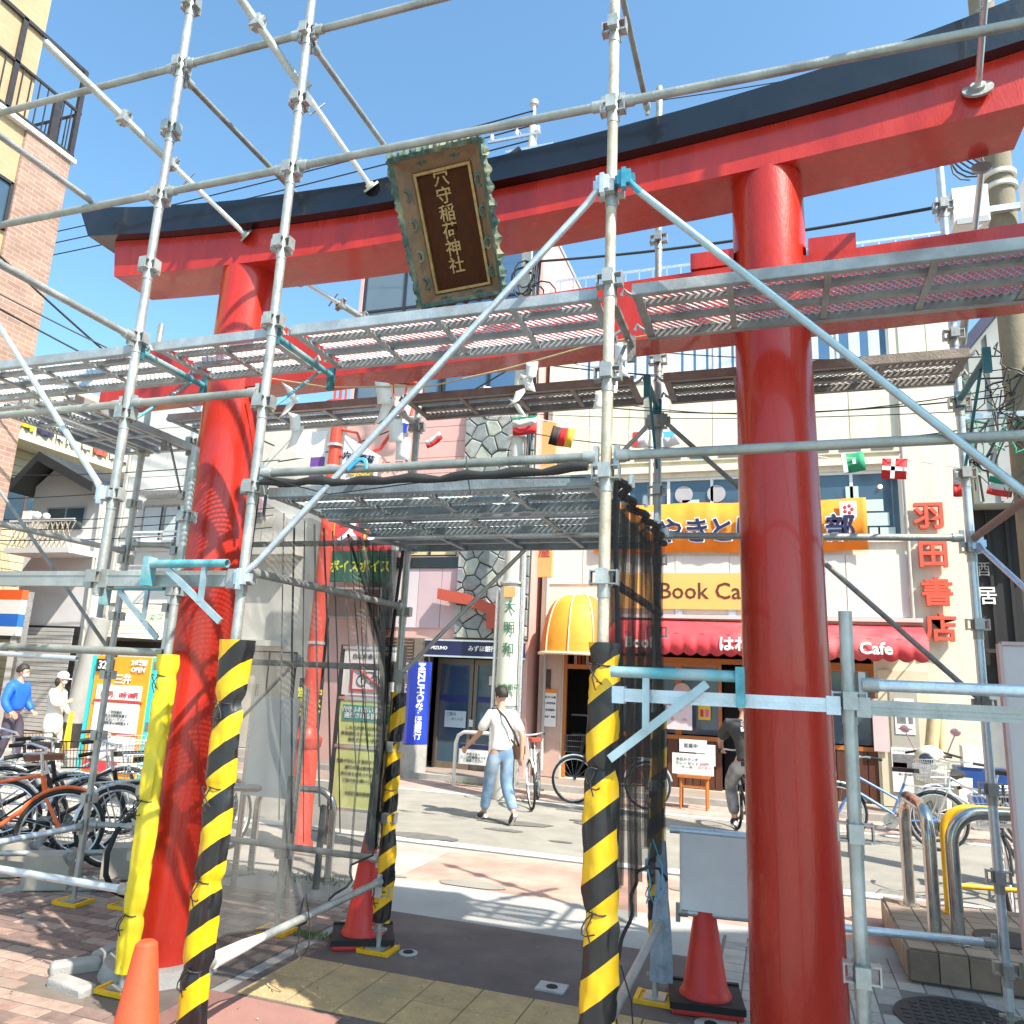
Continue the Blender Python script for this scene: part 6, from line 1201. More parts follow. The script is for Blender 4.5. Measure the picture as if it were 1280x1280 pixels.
b = MB(); b.box(-7.47, -7.36, 8.09, 8.2, 0, 1.74); tag(recentre(b.build('grey_post', ALU, smooth=False)), 'square grey post right of the parking sign', 'post')
gp_ = thing('grey_pole', 'thick dark-footed pipe pole standing before the tiled house', 'pole', (-13.6, 12.6, 0)); b = MB(); b.tube((-13.6, 12.6, .5), (-13.3, 12.6, 2.6), .2, 18); b.build('shaft', mat('grey_pole_paint', (.33, .32, .3), .5, 0, .1), gp_); b = MB(); b.tube((-13.65, 12.6, 0), (-13.6, 12.6, .499), .22, 18); b.build('foot', IRON, gp_)
# ------------------------------------------------------------------ cones
def cone(x, y, label, m, h=.68, base=BLKR, rot=0.2, tilt=0):
    t = thing('traffic_cone', label, 'traffic cone', (x, y, 0), 'traffic cones')
    b = MB(); b.lathe([(.145, .045), (.145, .06), (.13, .085), (.122, .10), (.045, h-.04), (.040, h-.01), (.028, h)], (x, y, 0), 28); b.build('body', m, t)
    b = MB(); b.box(-.19, .19, -.19, .19, 0, .03); b.xf(Matrix.Translation((x, y, 0)) @ Matrix.Rotation(rot, 4, 'Z')); o = b.build('base', m, t, smooth=False); md = o.modifiers.new('b', 'BEVEL'); md.width = .01; md.segments = 2
    if base: b = MB(); b.box(-.2, .2, -.2, .2, .031, .055); b.box(-.2, .2, -.2, -.17, .055, .065); b.box(-.2, .2, .17, .2, .055, .065); b.xf(Matrix.Translation((x, y, 0)) @ Matrix.Rotation(rot, 4, 'Z')); b.build('rubber_weight', base, t, smooth=False)
    return t
cone(-2.33, 2.66, 'bright orange traffic cone in the near left foreground beside the striped pole', CONE, base=None); cone(-2.64, 5.0, 'red traffic cone behind the netting at the left rear tunnel post', CONER, rot=.5); cone(-.43, 4.93, 'red traffic cone on a black weight under the white board', CONER, h=.62, rot=.15)
# ------------------------------------------------------------------ bunting
def flag(x, y, z, w_, h, cols, label, ang=0., vert=True, extra=None):
    w_ *= .88; h *= .9
    t = thing('bunting_flag', label, 'flag', (x, y, z), 'national flags on the bunting string'); M_ = Matrix.Translation((x, y, z)) @ Matrix.Rotation(ang, 4, 'Y'); n = len(cols)
    for k, m in enumerate(cols):
        b = MB(); vs = []
        for i in range(5):
            u0 = k/n+i/4/n
            for v in (0, 1):
                if vert: vs.append((w_*(u0-.5), .02*math.sin(u0*5), -h*v))
                else: vs.append((w_*(i/4-.5), .02*math.sin(i), -h*(k+v)/n))
        b.add(vs, [(2*i, 2*i+1, 2*i+3, 2*i+2) for i in range(4)]); b.xf(M_); o = b.build('stripe', m, t); md = o.modifiers.new('t', 'SOLIDIFY'); md.thickness = .002
    if extra:
        for (u0, u1, v0, v1, m) in extra: b = MB(); b.box(w_*(u0-.5), w_*(u1-.5), -.03, -.024, -h*v1, -h*v0); b.xf(M_); b.build('charge', m, t, smooth=False)
    return t
FR_, FK, FG, FY, FB, FC = [mat('flag_'+n, c, .7, 0, .03) for n, c in (('scarlet', (.68, .03, .03)), ('black', (.03, .02, .02)), ('green2', (.02, .30, .14)), ('gold', (.85, .55, .05)), ('blue', (.02, .06, .5)), ('cyan', (.1, .5, .65)))]
flag(-2.17, 6.5, 4.12, .27, .18, [PAPER, FR_], 'white over red flag hanging before the utility pole', -.05, False, [(0, 1, 0, .12, FG)]); flag(-1.78, 6.5, 4.0, .26, .2, [FK, FR_, FY], 'black red and gold flag left of the centre post', .25)
flag(-1.33, 8, 4.42, .2, .2, [PAPER], 'white flag with red quarters right of the centre post', .1, True, [(.0, .38, .05, .42, FR_), (.0, .38, .55, .95, FR_)]); flag(-1.02, 8, 4.42, .2, .2, [PAPER], 'white flag with blue bar beside the red quartered flag', -.1, True, [(.1, .7, .1, .45, FC)]); flag(-.72, 8, 4.18, .26, .1, [FC], 'pale blue flag folded on the front pipe', .15); flag(-.1, 8, 4.32, .24, .08, [mat('flag_pink', (.7, .3, .3), .7, 0, 0)], 'pinkish flag edge left of the right red pillar', .05)
flag(.85, 9, 4.36, .26, .24, [FG], 'green flag with white crescent right of the right red pillar', -.1, True, [(0, .2, 0, 1, PAPER), (.45, .6, .35, .6, PAPER)]); flag(1.28, 9, 4.28, .28, .26, [FR_], 'red flag with white cross in front of the cafe wall', .12, True, [(.35, .52, 0, 1, PAPER), (0, 1, .42, .62, PAPER)])
flag(1.88, 9, 4.1, .12, .30, [PAPER, FR_], 'narrow white over red flag at the right rear post', .05, False); flag(2.28, 9, 4.02, .26, .22, [FG, PAPER, FR_], 'green white and red flag at the right edge', .25, False); flag(-3.55, 6.8, 4.3, .2, .2, [PAPER], 'white flag with blue diamond before the bank wall', .3, True, [(.3, .8, .25, .8, FB)]); flag(-3.25, 6.8, 4.1, .22, .1, [PAPER, FR_], 'thin white and red flag left of the salmon wall', -.5, False); flag(-2.55, 6.6, 4.5, .2, .16, [PAPER, FG], 'white and green flag before the stone cladding', .2, False)
b = MB(); b.path([(-4.3, 7.0, 4.45), (-3.4, 6.8, 4.32), (-2.2, 6.5, 4.14), (-1.5, 7.4, 4.22)], .004, 5); b.path([(-1.5, 7.4, 4.22), (-1.2, 8, 4.43), (-.5, 8, 4.3), (.6, 9, 4.32), (1.3, 9, 4.28), (2.5, 9, 4.0)], .004, 5); tag(recentre(b.build('bunting_string', PAPER)), 'thin white string carrying the small national flags', 'string')
# ------------------------------------------------------------------ bicycles
SPK = mat('spoke_steel', (.55, .55, .56), .35, .7, 0)
def bicycle(x, y, head, label, col, basket=True, lean=0., steer=0., r=.33, rack=True, seatm=BLKR, low=True, bm=None, cat='bicycle', z=0.):
    """local: +X forward, wheels at x=-.53 and .55"""
    t = thing('bicycle', label, cat, (x, y, z), 'parked bicycles'); M_ = Matrix.Translation((x, y, z)) @ Matrix.Rotation(head, 4, 'Z') @ Matrix.Rotation(lean, 4, 'X')
    bm = bm or ALU
    def bd(b, n, m, p=t): return b.xf(M_).build(n, m, p)
    S_ = Matrix.Translation((.55, 0, 0)) @ Matrix.Rotation(steer, 4, 'Z') @ Matrix.Translation((-.55, 0, 0))
    for wx, st in ((-.53, False), (.55, True)):
        X = S_ if st else Matrix()
        b = MB(); b.path([(wx+(r-.012)*math.cos(i*math.pi/16), 0, r+(r-.012)*math.sin(i*math.pi/16)) for i in range(32)], .018, 8, closed=True); b.xf(X); w_ = bd(b, 'wheel', RUBBERW)
        b = MB(); b.path([(wx+(r-.036)*math.cos(i*math.pi/14), 0, r+(r-.036)*math.sin(i*math.pi/14)) for i in range(28)], .010, 5, closed=True); b.xf(X); bd(b, 'rim', ALU, w_)
        b = MB()
        for k in range(18): a = k*math.pi/9; b.tube((wx, .012*(-1)**k, r), (wx+(r-.04)*math.cos(a), 0, r+(r-.04)*math.sin(a)), .0016, 3, caps=False)
        b.tube((wx, -.045, r), (wx, .045, r), .016, 8); b.xf(X); o = bd(b, 'spokes', SPK, w_); o['kind'] = 'stuff'
        b = MB(); vs = []
        for i in range(13): a = math.pi*(.08 if not st else .25)+i/12*math.pi*(.85 if not st else .62); vs.append((wx+(r+.02)*math.cos(a)*(1), 0, r+(r+.02)*math.sin(a)))
        b.path(vs, .016, 6); b.xf(X); bd(b, 'mudguard', bm if bm is not ALU else ALU)
    bb = (-.02, 0, .28); st_ = (-.20, 0, .72); hd = (.36, 0, .78); hl = (.40, 0, .62)
    b = MB(); b.tube(bb, st_, .016, 8); b.tube(hl, (-.06, 0, .36) if low else bb, .019, 8); b.tube(hd, (-.14, 0, .52) if low else (-.18, 0, .68), .015, 8); b.tube(hd, hl, .02, 8)
    for s_ in (-.05, .05): b.tube(bb, (-.53, s_, r), .010, 6); b.tube((-.17, 0, .62), (-.53, s_, r), .008, 6)
    bd(b, 'frame', col)
    b = MB()
    for s_ in (-.05, .05): b.path([(.405, s_*.5, .60), (.46, s_, .5), (.55, s_, r)], .011, 6)
    b.xf(S_); bd(b, 'fork', col)
    b = MB(); b.tube((.36, 0, .78), (.33, 0, .96), .013, 8); b.path([(.12, -.28, .98), (.24, -.24, 1.0), (.36, -.1, .98), (.36, .1, .98), (.24, .24, 1.0), (.12, .28, .98)], .011, 6); b.xf(S_); bd(b, 'handlebar', ALU)
    for s_ in (-1, 1): b = MB(); b.tube((.20, s_*.26, .99), (.08, s_*.29, .975), .017, 8); b.xf(S_); bd(b, 'grip', BLKR)
    b = MB(); b.tube(st_, (-.23, 0, .84), .012, 8); bd(b, 'seat_post', ALU)
    b = MB(); b.prism([(-.36, -.10), (-.36, .10), (-.30, .11), (-.2, .05), (-.08, .02), (-.08, -.02), (-.2, -.05), (-.30, -.11)], lambda u, v: (u, v, .85), lambda u, v: (u, v, .90)); bd(b, 'saddle', seatm)
    b = MB(); b.tube((-.02, -.06, .28), (-.02, .06, .28), .02, 8); b.tube((-.02, .055, .28), (.10, .06, .2), .009, 6); b.tube((-.02, -.055, .28), (-.14, -.06, .36), .009, 6); b.box(.05, .15, .05, .14, .19, .21); b.box(-.19, -.09, -.14, -.05, .35, .37); b.tube((-.02, .045, .28), (-.02, .05, .28), .085, 18); bd(b, 'crank', MATS['weathered_steel'])
    if rack:
        b = MB(); 
        for s_ in (-.06, .06): b.tube((-.22, s_, .70), (-.72, s_, .70), .007, 5); b.tube((-.66, s_, .70), (-.53, s_*.9, r), .006, 5)
        for k in range(4): b.tube((-.32-k*.12, -.06, .70), (-.32-k*.12, .06, .70), .006, 5)
        bd(b, 'rear_rack', ALU)
    if basket:
        b = MB(); x0, x1, z0, z1 = .42, .70, .72, .96
        def rect(z, g): return [(x0+g, -.17+g, z), (x1-g*.2, -.17+g, z), (x1-g*.2, .17-g, z), (x0+g, .17-g, z)]
        b.path(rect(z1, 0), .006, 5, closed=True); b.path(rect(z0, .04), .005, 5, closed=True)
        for q in (.33, .66): b.path(rect(z0+(z1-z0)*q, .04*(1-q)), .0028, 4, closed=True)
        top, bot = rect(z1, 0), rect(z0, .04)
        for e in range(4):
            for k in range(9):
                u = k/9; a = Vector(top[e]).lerp(Vector(top[(e+1) % 4]), u); c = Vector(bot[e]).lerp(Vector(bot[(e+1) % 4]), u); b.tube(a, c, .0025, 4)
        for k in range(7): u = k/6; b.tube(Vector(bot[0]).lerp(Vector(bot[1]), u), Vector(bot[3]).lerp(Vector(bot[2]), u), .0025, 4)
        b.xf(S_); o = bd(b, 'basket', basket if basket is not True else ALU)
    return t
BKB = mat('bicycle_black', (.02, .02, .022), .35, .2, 0, coat=.2); BKO = mat('bicycle_orange', (.75, .13, .03), .35, 0, .05, coat=.3); BKS = mat('bicycle_silver', (.55, .58, .62), .3, .6, .05); BKBL = mat('bicycle_blue', (.12, .24, .50), .3, .2, .05, coat=.3)
SAD = mat('brown_saddle', (.20, .08, .04), .5, 0, .1)
bicycle(-6.15, 5.0, R(40), 'orange-framed bicycle parked at the left edge', BKO, False, R(4), .15, low=False, bm=BKO); bicycle(-6.75, 5.6, R(48), 'black bicycle with dull basket at the far left front of the parked row', BKB, BKB, R(-5), -.2)
bicycle(-6.1, 5.75, R(28), 'black city bicycle second from the front of the parked row', BKB, True, R(6), .3, seatm=SAD); bicycle(-5.75, 6.35, R(62), 'dark bicycle with tall basket before the parking sign', BKB, BKB, R(-6), -.25)
bicycle(-6.9, 6.4, R(40), 'silver bicycle at the back of the parked row', BKS, True, R(4), 0.1); bicycle(-5.3, 6.2, R(70), 'black bicycle partly hidden behind the yellow sleeve', BKB, False, R(-8), .2)
bicycle(-3.36, 11.3, R(-78), 'pale silver bicycle with red saddle parked beside the utility pole', BKS, False, R(4), .25, seatm=mat('red_saddle', (.45, .08, .05), .5, 0, .1), bm=MATS['white_paint']); bicycle(-2.35, 11.75, R(184), 'bicycle with black basket parked before the stair door', BKB, BKB, R(3), .35)
bicycle(1.22, 10.8, R(180), 'blue-framed bicycle parked right of the short front post', BKBL, False, R(4), .1); bicycle(2.35, 11.6, R(195), 'silver bicycle with wire basket beside the white scooter', BKS, True, R(-4), .2)
bicycle(1.98, 8.35, R(-112), 'bicycle with large wire basket facing the right steel hoop', BKB, True, R(5), .1, rack=False)
bicycle(-7.6, 5.9, R(45), 'grey bicycle cut by the left picture edge', BKS, BKB, R(5), .2)
# bicycle lock blocks
def lockblock(x, y, a, label):
    t = thing('lock_block', label, 'bicycle lock', (x, y, 0), 'bicycle lock blocks'); M_ = Matrix.Translation((x, y, 0)) @ Matrix.Rotation(a, 4, 'Z'); CB = mat('beige_metal_box', (.34, .31, .26), .6, .1, .15, 8, .1)
    b = MB(); b.prism([(-.2, .02), (.2, .02), (.2, .22), (.12, .32), (-.2, .32)], lambda u, z: (u, -.11, z), lambda u, z: (u, .11, z)); b.xf(M_ @ Matrix.Diagonal((.8, .8, .8, 1))).build('box', CB, t, smooth=False)
    b = MB(); b.tube((.17, -.12, .26), (.17, .12, .26), .03, 12); b.xf(M_).build('lock_bar', MATS['weathered_steel'], t); b = MB(); b.box(-.3, .55, -.05, .05, .0, .02); b.box(-.22, .22, -.13, .13, .321, .335) if False else b.box(.25, .5, -.09, .09, .021, .05); b.xf(M_).build('channel', STEEL, t, smooth=False)
for k, (x, y, w_) in enumerate(((-5.35, 4.95, 'nearest the striped scaffold foot at left'), (-5.1, 5.45, 'behind the rear left post'), (-5.9, 5.1, 'below the orange bicycle'), (-4.75, 5.75, 'beside the yellow sleeve'), (-6.5, 4.75, 'at the left picture edge'))): lockblock(x, y, .55+.06*k, 'beige metal bicycle lock block '+w_)
b = MB(); b.tube((-6.8, 4.35, .20), (-4.6, 5.7, .22), .022, 10); b.tube((-6.6, 4.48, 0), (-6.6, 4.48, .2), .02, 8); b.tube((-4.8, 5.58, 0), (-4.8, 5.58, .2), .02, 8); tag(recentre(b.build('rack_rail', STEEL)), 'low steel rail tying the bicycle lock blocks together', 'rail')
b = MB(); b.path([(-4.62, 5.05+.3*math.cos(i*.5), .33+.3*math.sin(i*.5)) for i in range(13)], .02, 8, closed=True); tag(recentre(b.build('spare_tyre', RUBBERW)), 'dark tyre leaning behind the left red pillar', 'tyre')
b = MB(); b.path([(-.17+.03*math.cos(i*.45), 7.1+.12*math.cos(i*.45), .2+.2*math.sin(i*.45)) for i in range(14)], .035, 8, closed=True); tag(recentre(b.build('small_tyre', RUBBERW)), 'small tyre peeping out behind the right red pillar below the board', 'tyre')
b = MB(); b.path([(-3.80, 3.02+.2*math.cos(i*.45), .34+.3*math.sin(i*.45)) for i in range(14)], .03, 10, closed=True); tag(recentre(b.build('parked_wheel', RUBBERW)), 'black tyre just entering the picture at the left edge', 'tyre')
# ------------------------------------------------------------------ scooter
sc = thing('scooter', 'white motor scooter with round mirror parked in the alley mouth', 'scooter', (2.15, 12.4, 0)); Ms = Matrix.Translation((2.1, 12.35, 0)) @ Matrix.Rotation(R(-115), 4, 'Z'); SW = mat('ivory_plastic', (.68, .66, .52), .35, 0, .05, 6, coat=.3)
def sb(b, n, m): return b.xf(Ms).build(n, m, sc)
for wx in (-.6, .6): b = MB(); b.path([(wx+.18*math.cos(i*math.pi/12), 0, .22+.18*math.sin(i*math.pi/12)) for i in range(24)], .045, 8, closed=True); b.tube((wx, -.03, .22), (wx, .03, .22), .13, 16); sb(b, 'wheel', RUBBERW)
b = MB(); b.ball((.52, 0, .98), .17, 14, (1, 1.1, .9)); sb(b, 'headlamp_cowl', SW); b = MB(); b.tube((.64, 0, .96), (.70, 0, .95), .09, 18, .085); sb(b, 'headlight', GLASS)
b = MB(); b.prism([(.40, .3), (.60, .35), (.62, .8), (.50, .88), (.42, .8)], lambda u, z: (u, -.19, z), lambda u, z: (u, .19, z)); sb(b, 'leg_shield', SW); b = MB(); b.box(-.1, .42, -.15, .15, .28, .33); sb(b, 'floorboard', BLKR)
b = MB(); b.prism([(-.75, .45), (-.1, .3), (-.08, .6), (-.3, .68), (-.8, .66)], lambda u, z: (u, -.16, z), lambda u, z: (u, .16, z)); sb(b, 'rear_body', SW); b = MB(); b.ball((-.4, 0, .72), .16, 12, (2.1, 1, .45)); sb(b, 'seat', BLKR)
b = MB(); b.path([(.38, -.34, 1.0), (.48, -.15, 1.05), (.48, .15, 1.05), (.38, .34, 1.0)], .015, 8); sb(b, 'handlebar', CABLE)
for s_ in (-1, 1): b = MB(); b.tube((.46, s_*.2, 1.05), (.46, s_*.3, 1.28), .008, 6); b.ball((.45, s_*.31, 1.32), .065, 12, (.3, 1, .8)); sb(b, 'mirror', mat('mirror_back', (.5, .3, .35), .2, .5, 0))
b = MB(); b.box(.5, .8, -.14, .14, .75, .9); b.box(-.1, .1, -.1, .1, .1, .28); sb(b, 'front_carrier', ALU)
b = MB(); b.tube((2.05, 12.9, .9), (2.15, 13.0, 1.5), .09, 12); b.tube((2.2, 12.95, .9), (2.25, 13.05, 1.45), .05, 10); b.tube((2.05, 12.9, .1), (2.05, 12.9, .9), .07, 10); tag(recentre(b.build('rolled_mats', mat('rolled_mat', (.55, .42, .24), .8, 0, .15, 10))), 'rolled beige mats standing upright behind the scooter', 'rolled mat')
t = thing('plastic_crate', 'blue plastic tub with folded sheets in the alley', 'tub', (2.75, 13.2, 0)); b = MB(); b.prism([(2.5, .1), (3.0, .1), (3.08, .8), (2.42, .8)], lambda x, z: (x, 13.1, z), lambda x, z: (x, 13.5, z)); b.build('tub', mat('deep_blue_plastic', (.02, .07, .26), .4, 0, .1), t, smooth=False); b = MB(); b.box(2.5, 2.75, 13.08, 13.3, .801, 1.1); b.build('folded_sheets', PAPER, t, smooth=False)
# stool with menu board
t = thing('stool', 'small orange wooden stool standing on the forecourt before the cafe', 'stool', (-1.2, 12.3, 0))
b = MB(); b.box(-1.44, -.98, 12.15, 12.45, .44, .48); b.build('seat', WOODO, t, smooth=False)
for x in (-1.4, -1.02):
    for y in (12.19, 12.41): b = MB(); b.tube((x, y, .0), (x*.97-.035, y, .44), .018, 8); b.build('leg', WOODO, t)
b = MB(); b.box(-1.4, -1.02, 12.18, 12.2, .3, .33); b.build('stretcher', WOODO, t, smooth=False)
t = thing('menu_sheets', 'white handwritten menu sheets propped on the orange stool', 'menu', (-1.2, 12.25, .48))
for (x0, x1, z0, z1, dy, a) in ((-1.52, -.92, .485, .78, 0, 0), (-1.42, -1.02, .80, .98, .04, .06), (-1.18, -.9, .62, .92, .06, -.05)):
    b = MB(); b.box(x0, x1, 12.20+dy, 12.21+dy, z0, z1); b.xf(Matrix.Translation((0, 0, 0))); b.build('sheet', PAPER, t, smooth=False)
text('本日のランチ\nカレー セット\nケーキ', .055, (-1.3, 12.195, .64), INK, t, ext=.001); text('500円\nコーヒー', .05, (-1.05, 12.195, .62), INKR, t, ext=.001); text('営業中', .07, (-1.25, 12.235, .89), INK, t, ext=.001)
# ------------------------------------------------------------------ people
SKIN = mat('skin', (.52, .29, .20), .5, 0, .06, 12); HAIR = mat('black_hair', (.018, .014, .012), .5, 0, .3, 60, .6, 0, 120); MASK = mat('mask_white', (.78, .78, .78), .7, 0, .03)
def person(x, y, head, label, P, body=SKIN, parts=(), s=1., hair='short', mask=False, z=0.):
    """P: joints in local coords (x right, y forward, z up)"""
    t = thing('person', label, 'person', (x, y, z)); M_ = Matrix.Translation((x, y, z)) @ Matrix.Rotation(head, 4, 'Z') @ Matrix.Scale(s, 4)
    g = lambda k: P[k]; hp = Vector(P['head']); nk = Vector(P['neck']); up = (hp-nk).normalized(); fw = Vector(P.get('face', (0, 1, 0))).normalized()
    ch = [([P['pelvis'], P['waist'], P['chest'], P['neck'], tuple(nk+up*.07), tuple(nk+up*.13)], [(.11, .085), (.105, .085), (.14, .10), (.06, .058), .05, .05])]
    for sd in 'LR':
        ch.append(([P['chest'], P['sho'+sd], P['elb'+sd], P['wri'+sd], P['hand'+sd]], [(.15, .11), .058, .04, .027, (.036, .02)]))
        ch.append(([P['pelvis'], P['hip'+sd], P['knee'+sd], P['ank'+sd], P['toe'+sd]], [(.11, .085), .075, .052, .038, .032]))
        w_ = Vector(P['hand'+sd]); d = (w_-Vector(P['wri'+sd])).normalized(); sx_ = d.cross(fw); sx_ = (sx_ if sx_.length > .1 else Vector((1, 0, 0))).normalized(); q = d.cross(sx_)
        for k, (o_, L_) in enumerate(((-.027, .058), (-.009, .068), (.009, .064), (.026, .050))):
            b0 = w_+q*o_; b1 = b0+d*L_*.55+sx_*.003; b2 = b1+d*L_*.4+sx_*.014*(1+.2*k); ch.append(([tuple(w_), tuple(b0+d*.012), tuple(b1), tuple(b2)], [(.036, .02), .010, .0085, .007]))
        th_ = w_-d*.03-q*.03; ch.append(([tuple(w_), tuple(th_), tuple(th_+d*.03-q*.018), tuple(th_+d*.055-q*.015)], [(.036, .02), .012, .010, .008]))
    bo = skin('body', ch, body, t, 2, M_)
    # head joined into the same mesh
    hb = MB(); rx = fw.cross(up).normalized(); fy = up.cross(rx).normalized()
    def H(a, b_, c): return hp+rx*a+fy*b_+up*c
    s0 = len(hb.v); hb.ball((0, 0, 0), 1, 20); 
    for i in range(s0, len(hb.v)):
        v = Vector(hb.v[i]); jaw = 1-.25*max(0, -v.z)**1.2; hb.v[i] = tuple(H(v.x*.075*jaw, v.y*.095*jaw+(.012 if v.z < 0 else 0), v.z*.118))
    hb.ball(H(0, .10, -.015), .014, 8, (1, 1, 1.3)); hb.ball(H(-.077, -.005, -.01), .02, 8, (.5, 1, 1.5)); hb.ball(H(.077, -.005, -.01), .02, 8, (.5, 1, 1.5)); hb.ball(H(0, .088, -.062), .016, 8, (1.4, .6, .4))
    hb.xf(M_); me = bo.data; bm = bmesh.new(); bm.from_mesh(me); o0 = ORG[t.name]; vv = [bm.verts.new(Vector(v)-o0) for v in hb.v]
    for f in hb.f:
        try: bm.faces.new([vv[i] for i in f]).smooth = True
        except ValueError: pass
    bmesh.ops.recalc_face_normals(bm, faces=bm.faces); bm.to_mesh(me); bm.free()
    for sx2 in (-.03, .03): b = MB(); b.ball(H(sx2, .083, .012), .011, 8); b.xf(M_); b.build('eye', mat('eye_dark', (.02, .015, .012), .2, 0, 0), t)
    if hair == 'short' or hair == 'long':
        b = MB(); b.ball((0, 0, 0), 1, 22); rnd = random.Random(3); out = []
        for v in b.v:
            v = Vector(v); cut = v.y > .35 and v.z < .35
            k = (.6 if cut else 1.0)*(1+.10*noise.noise(v*5)+.05*noise.noise(v*14)); low = -.35 if hair == 'short' else -.9
            zz = max(v.z, low); out.append(tuple(H(v.x*.090*k, v.y*.108*k-.010, zz*.125*k+.016)))
        b.v = out; b.xf(M_); b.build('hair', HAIR, t)
    if hair == 'cap':
        b = MB(); b.lathe([(.104, -.005), (.106, .03), (.095, .085), (.06, .12), (.01, .132)], (0, 0, 0), 22); b.v = [tuple(H(v[0], v[1], v[2]+.02)) for v in b.v]; n0 = len(b.v); b.add([H(.08*math.cos(a), .06+.11*abs(math.sin(a)), .02) for a in [math.pi*i/8 for i in range(9)]]+[H(.08*math.cos(a), .06+.11*abs(math.sin(a)), .028) for a in [math.pi*i/8 for i in range(9)]], [tuple(range(9))[::-1], tuple(range(9, 18))]+[(i, i+1, i+10, i+9) for i in range(8)]); b.xf(M_); b.build('cap', mat('white_cap', (.75, .74, .72), .7, 0, .05), t)
        b = MB(); b.ball(H(0, -.05, -.07), .085, 14, (1, .7, 1.2)); b.xf(M_); b.build('hair', HAIR, t)
    if mask: b = MB(); b.ball(H(0, .055, -.045), .062, 14, (1.05, .85, .8)); b.xf(M_); b.build('face_mask', MASK, t)
    for (n_, m, kind) in parts:
        if kind == 'shirt': c = [([P['waist'], P['chest'], tuple(nk-up*.03)], [(.145, .115), (.18, .13), (.085, .075)])]+[([P['chest'], P['sho'+sd], tuple(Vector(P['sho'+sd]).lerp(Vector(P['elb'+sd]), .85))], [(.18, .13), .085, .075]) for sd in 'LR']+[([P['waist'], tuple(Vector(P['pelvis'])+Vector((0, 0, -.02)))], [(.145, .115), (.185, .15)])]
        elif kind == 'jacket': c = [([P['pelvis'], P['waist'], P['chest'], tuple(nk+up*.03)], [(.19, .15), (.18, .145), (.20, .15), (.10, .095)])]+[([P['chest'], P['sho'+sd], P['elb'+sd], tuple(Vector(P['wri'+sd])*.97+Vector(P['elb'+sd])*.03)], [(.20, .15), .095, .075, .055]) for sd in 'LR']
        elif kind == 'trousers': c = [([tuple(Vector(P['waist'])*.5+Vector(P['pelvis'])*.5), P['pelvis']], [(.135, .11), (.16, .125)])]+[([P['pelvis'], P['hip'+sd], P['knee'+sd], tuple(Vector(P['ank'+sd])*.95+Vector(P['knee'+sd])*.05)], [(.16, .125), .112, .085, .070]) for sd in 'LR']
        elif kind == 'coat': c = [([tuple(Vector(P['pelvis'])-Vector((0, 0, .42))), P['pelvis'], P['waist'], P['chest'], tuple(nk-up*.02)], [(.27, .22), (.20, .16), (.16, .13), (.17, .13), (.075, .07)])]+[([P['chest'], P['sho'+sd], P['elb'+sd], P['wri'+sd]], [(.17, .13), .085, .065, .05]) for sd in 'LR']
        elif kind == 'shoes':
            for sd in 'LR':
                a = Vector(P['ank'+sd]); c_ = Vector(P['toe'+sd]); d = (c_-a); skin('shoe', [([tuple(a-d*.35-Vector((0, 0, .045))), tuple(a+d*.2-Vector((0, 0, .03))), tuple(c_+d*.35)], [.040, .050, .035])], m, t, 2, M_)
                b = MB(); b.tube(a-d*.5-Vector((0, 0, .075)), c_+d*.45-Vector((0, 0, .025)), .026, 8); b.xf(M_); b.build('shoe_sole', PAPER, t)
            continue
        o = skin(n_, c, m, t, 2, M_)
        rr = random.Random(2)
        for v in o.data.vertices: v.co += v.normal*(.008*noise.noise(v.co*9)+.004*noise.noise(v.co*22))
    return t, M_
walk = dict(pelvis=(0, 0, .93), waist=(0, .01, 1.08), chest=(0, .03, 1.30), neck=(0, .04, 1.47), head=(-.01, .06, 1.64), face=(-.45, 1, 0),
    shoL=(-.18, .02, 1.38), elbL=(-.27, .15, 1.12), wriL=(-.35, .36, .94), handL=(-.36, .42, .88), shoR=(.19, .04, 1.38), elbR=(.25, -.14, 1.12), wriR=(.24, -.16, .86), handR=(.235, -.14, .79),
    hipL=(-.10, 0, .86), kneeL=(-.09, .15, .50), ankL=(-.09, .26, .10), toeL=(-.09, .40, .04), hipR=(.10, 0, .86), kneeR=(.10, .0, .47), ankR=(.10, -.28, .16), toeR=(.11, -.18, .04))
DEN = mat('blue_denim', (.16, .27, .42), .8, 0, .35, 9, .4, 0, 90, dirt=(.40, .50, .60)); SHW = mat('white_tshirt', (.80, .79, .77), .8, 0, .04, 6)
pm, Mw = person(-3.33, 9.6, R(44), 'man in white T-shirt and faded jeans walking left with a brown shoulder bag', walk, parts=(('tshirt', SHW, 'shirt'), ('jeans', DEN, 'trousers'), ('shoes', mat('dark_shoe', (.03, .03, .035), .6, 0, .1), 'shoes')), s=.93)
b = MB(); b.path([(-.10, .13, 1.47), (.02, .19, 1.33), (.17, .16, 1.1), (.24, .03, .98)], .012, 6); b.path([(-.10, .0, 1.48), (-.02, -.14, 1.36), (.12, -.16, 1.15), (.24, -.06, .98)], .016, 6); b.xf(Mw); b.build('bag_strap', mat('dark_strap', (.06, .04, .035), .7, 0, .1), pm)
bg_ = thing('shoulder_bag', 'small brown shoulder bag hanging at the walking man\'s hip', 'bag', tuple(Mw @ Vector((.25, -.02, .80)))); b = MB(); b.box(.20, .30, -.14, .10, .80, .99); b.xf(Mw); o = b.build('pouch', mat('brown_leather', (.25, .12, .05), .5, 0, .2, 20, .3), bg_); md = o.modifiers.new('b', 'BEVEL'); md.width = .03; md.segments = 3
b = MB(); b.box(.302, .31, -.13, .09, .88, .99); b.xf(Mw); b.build('flap', MATS['brown_leather'], bg_, smooth=False)
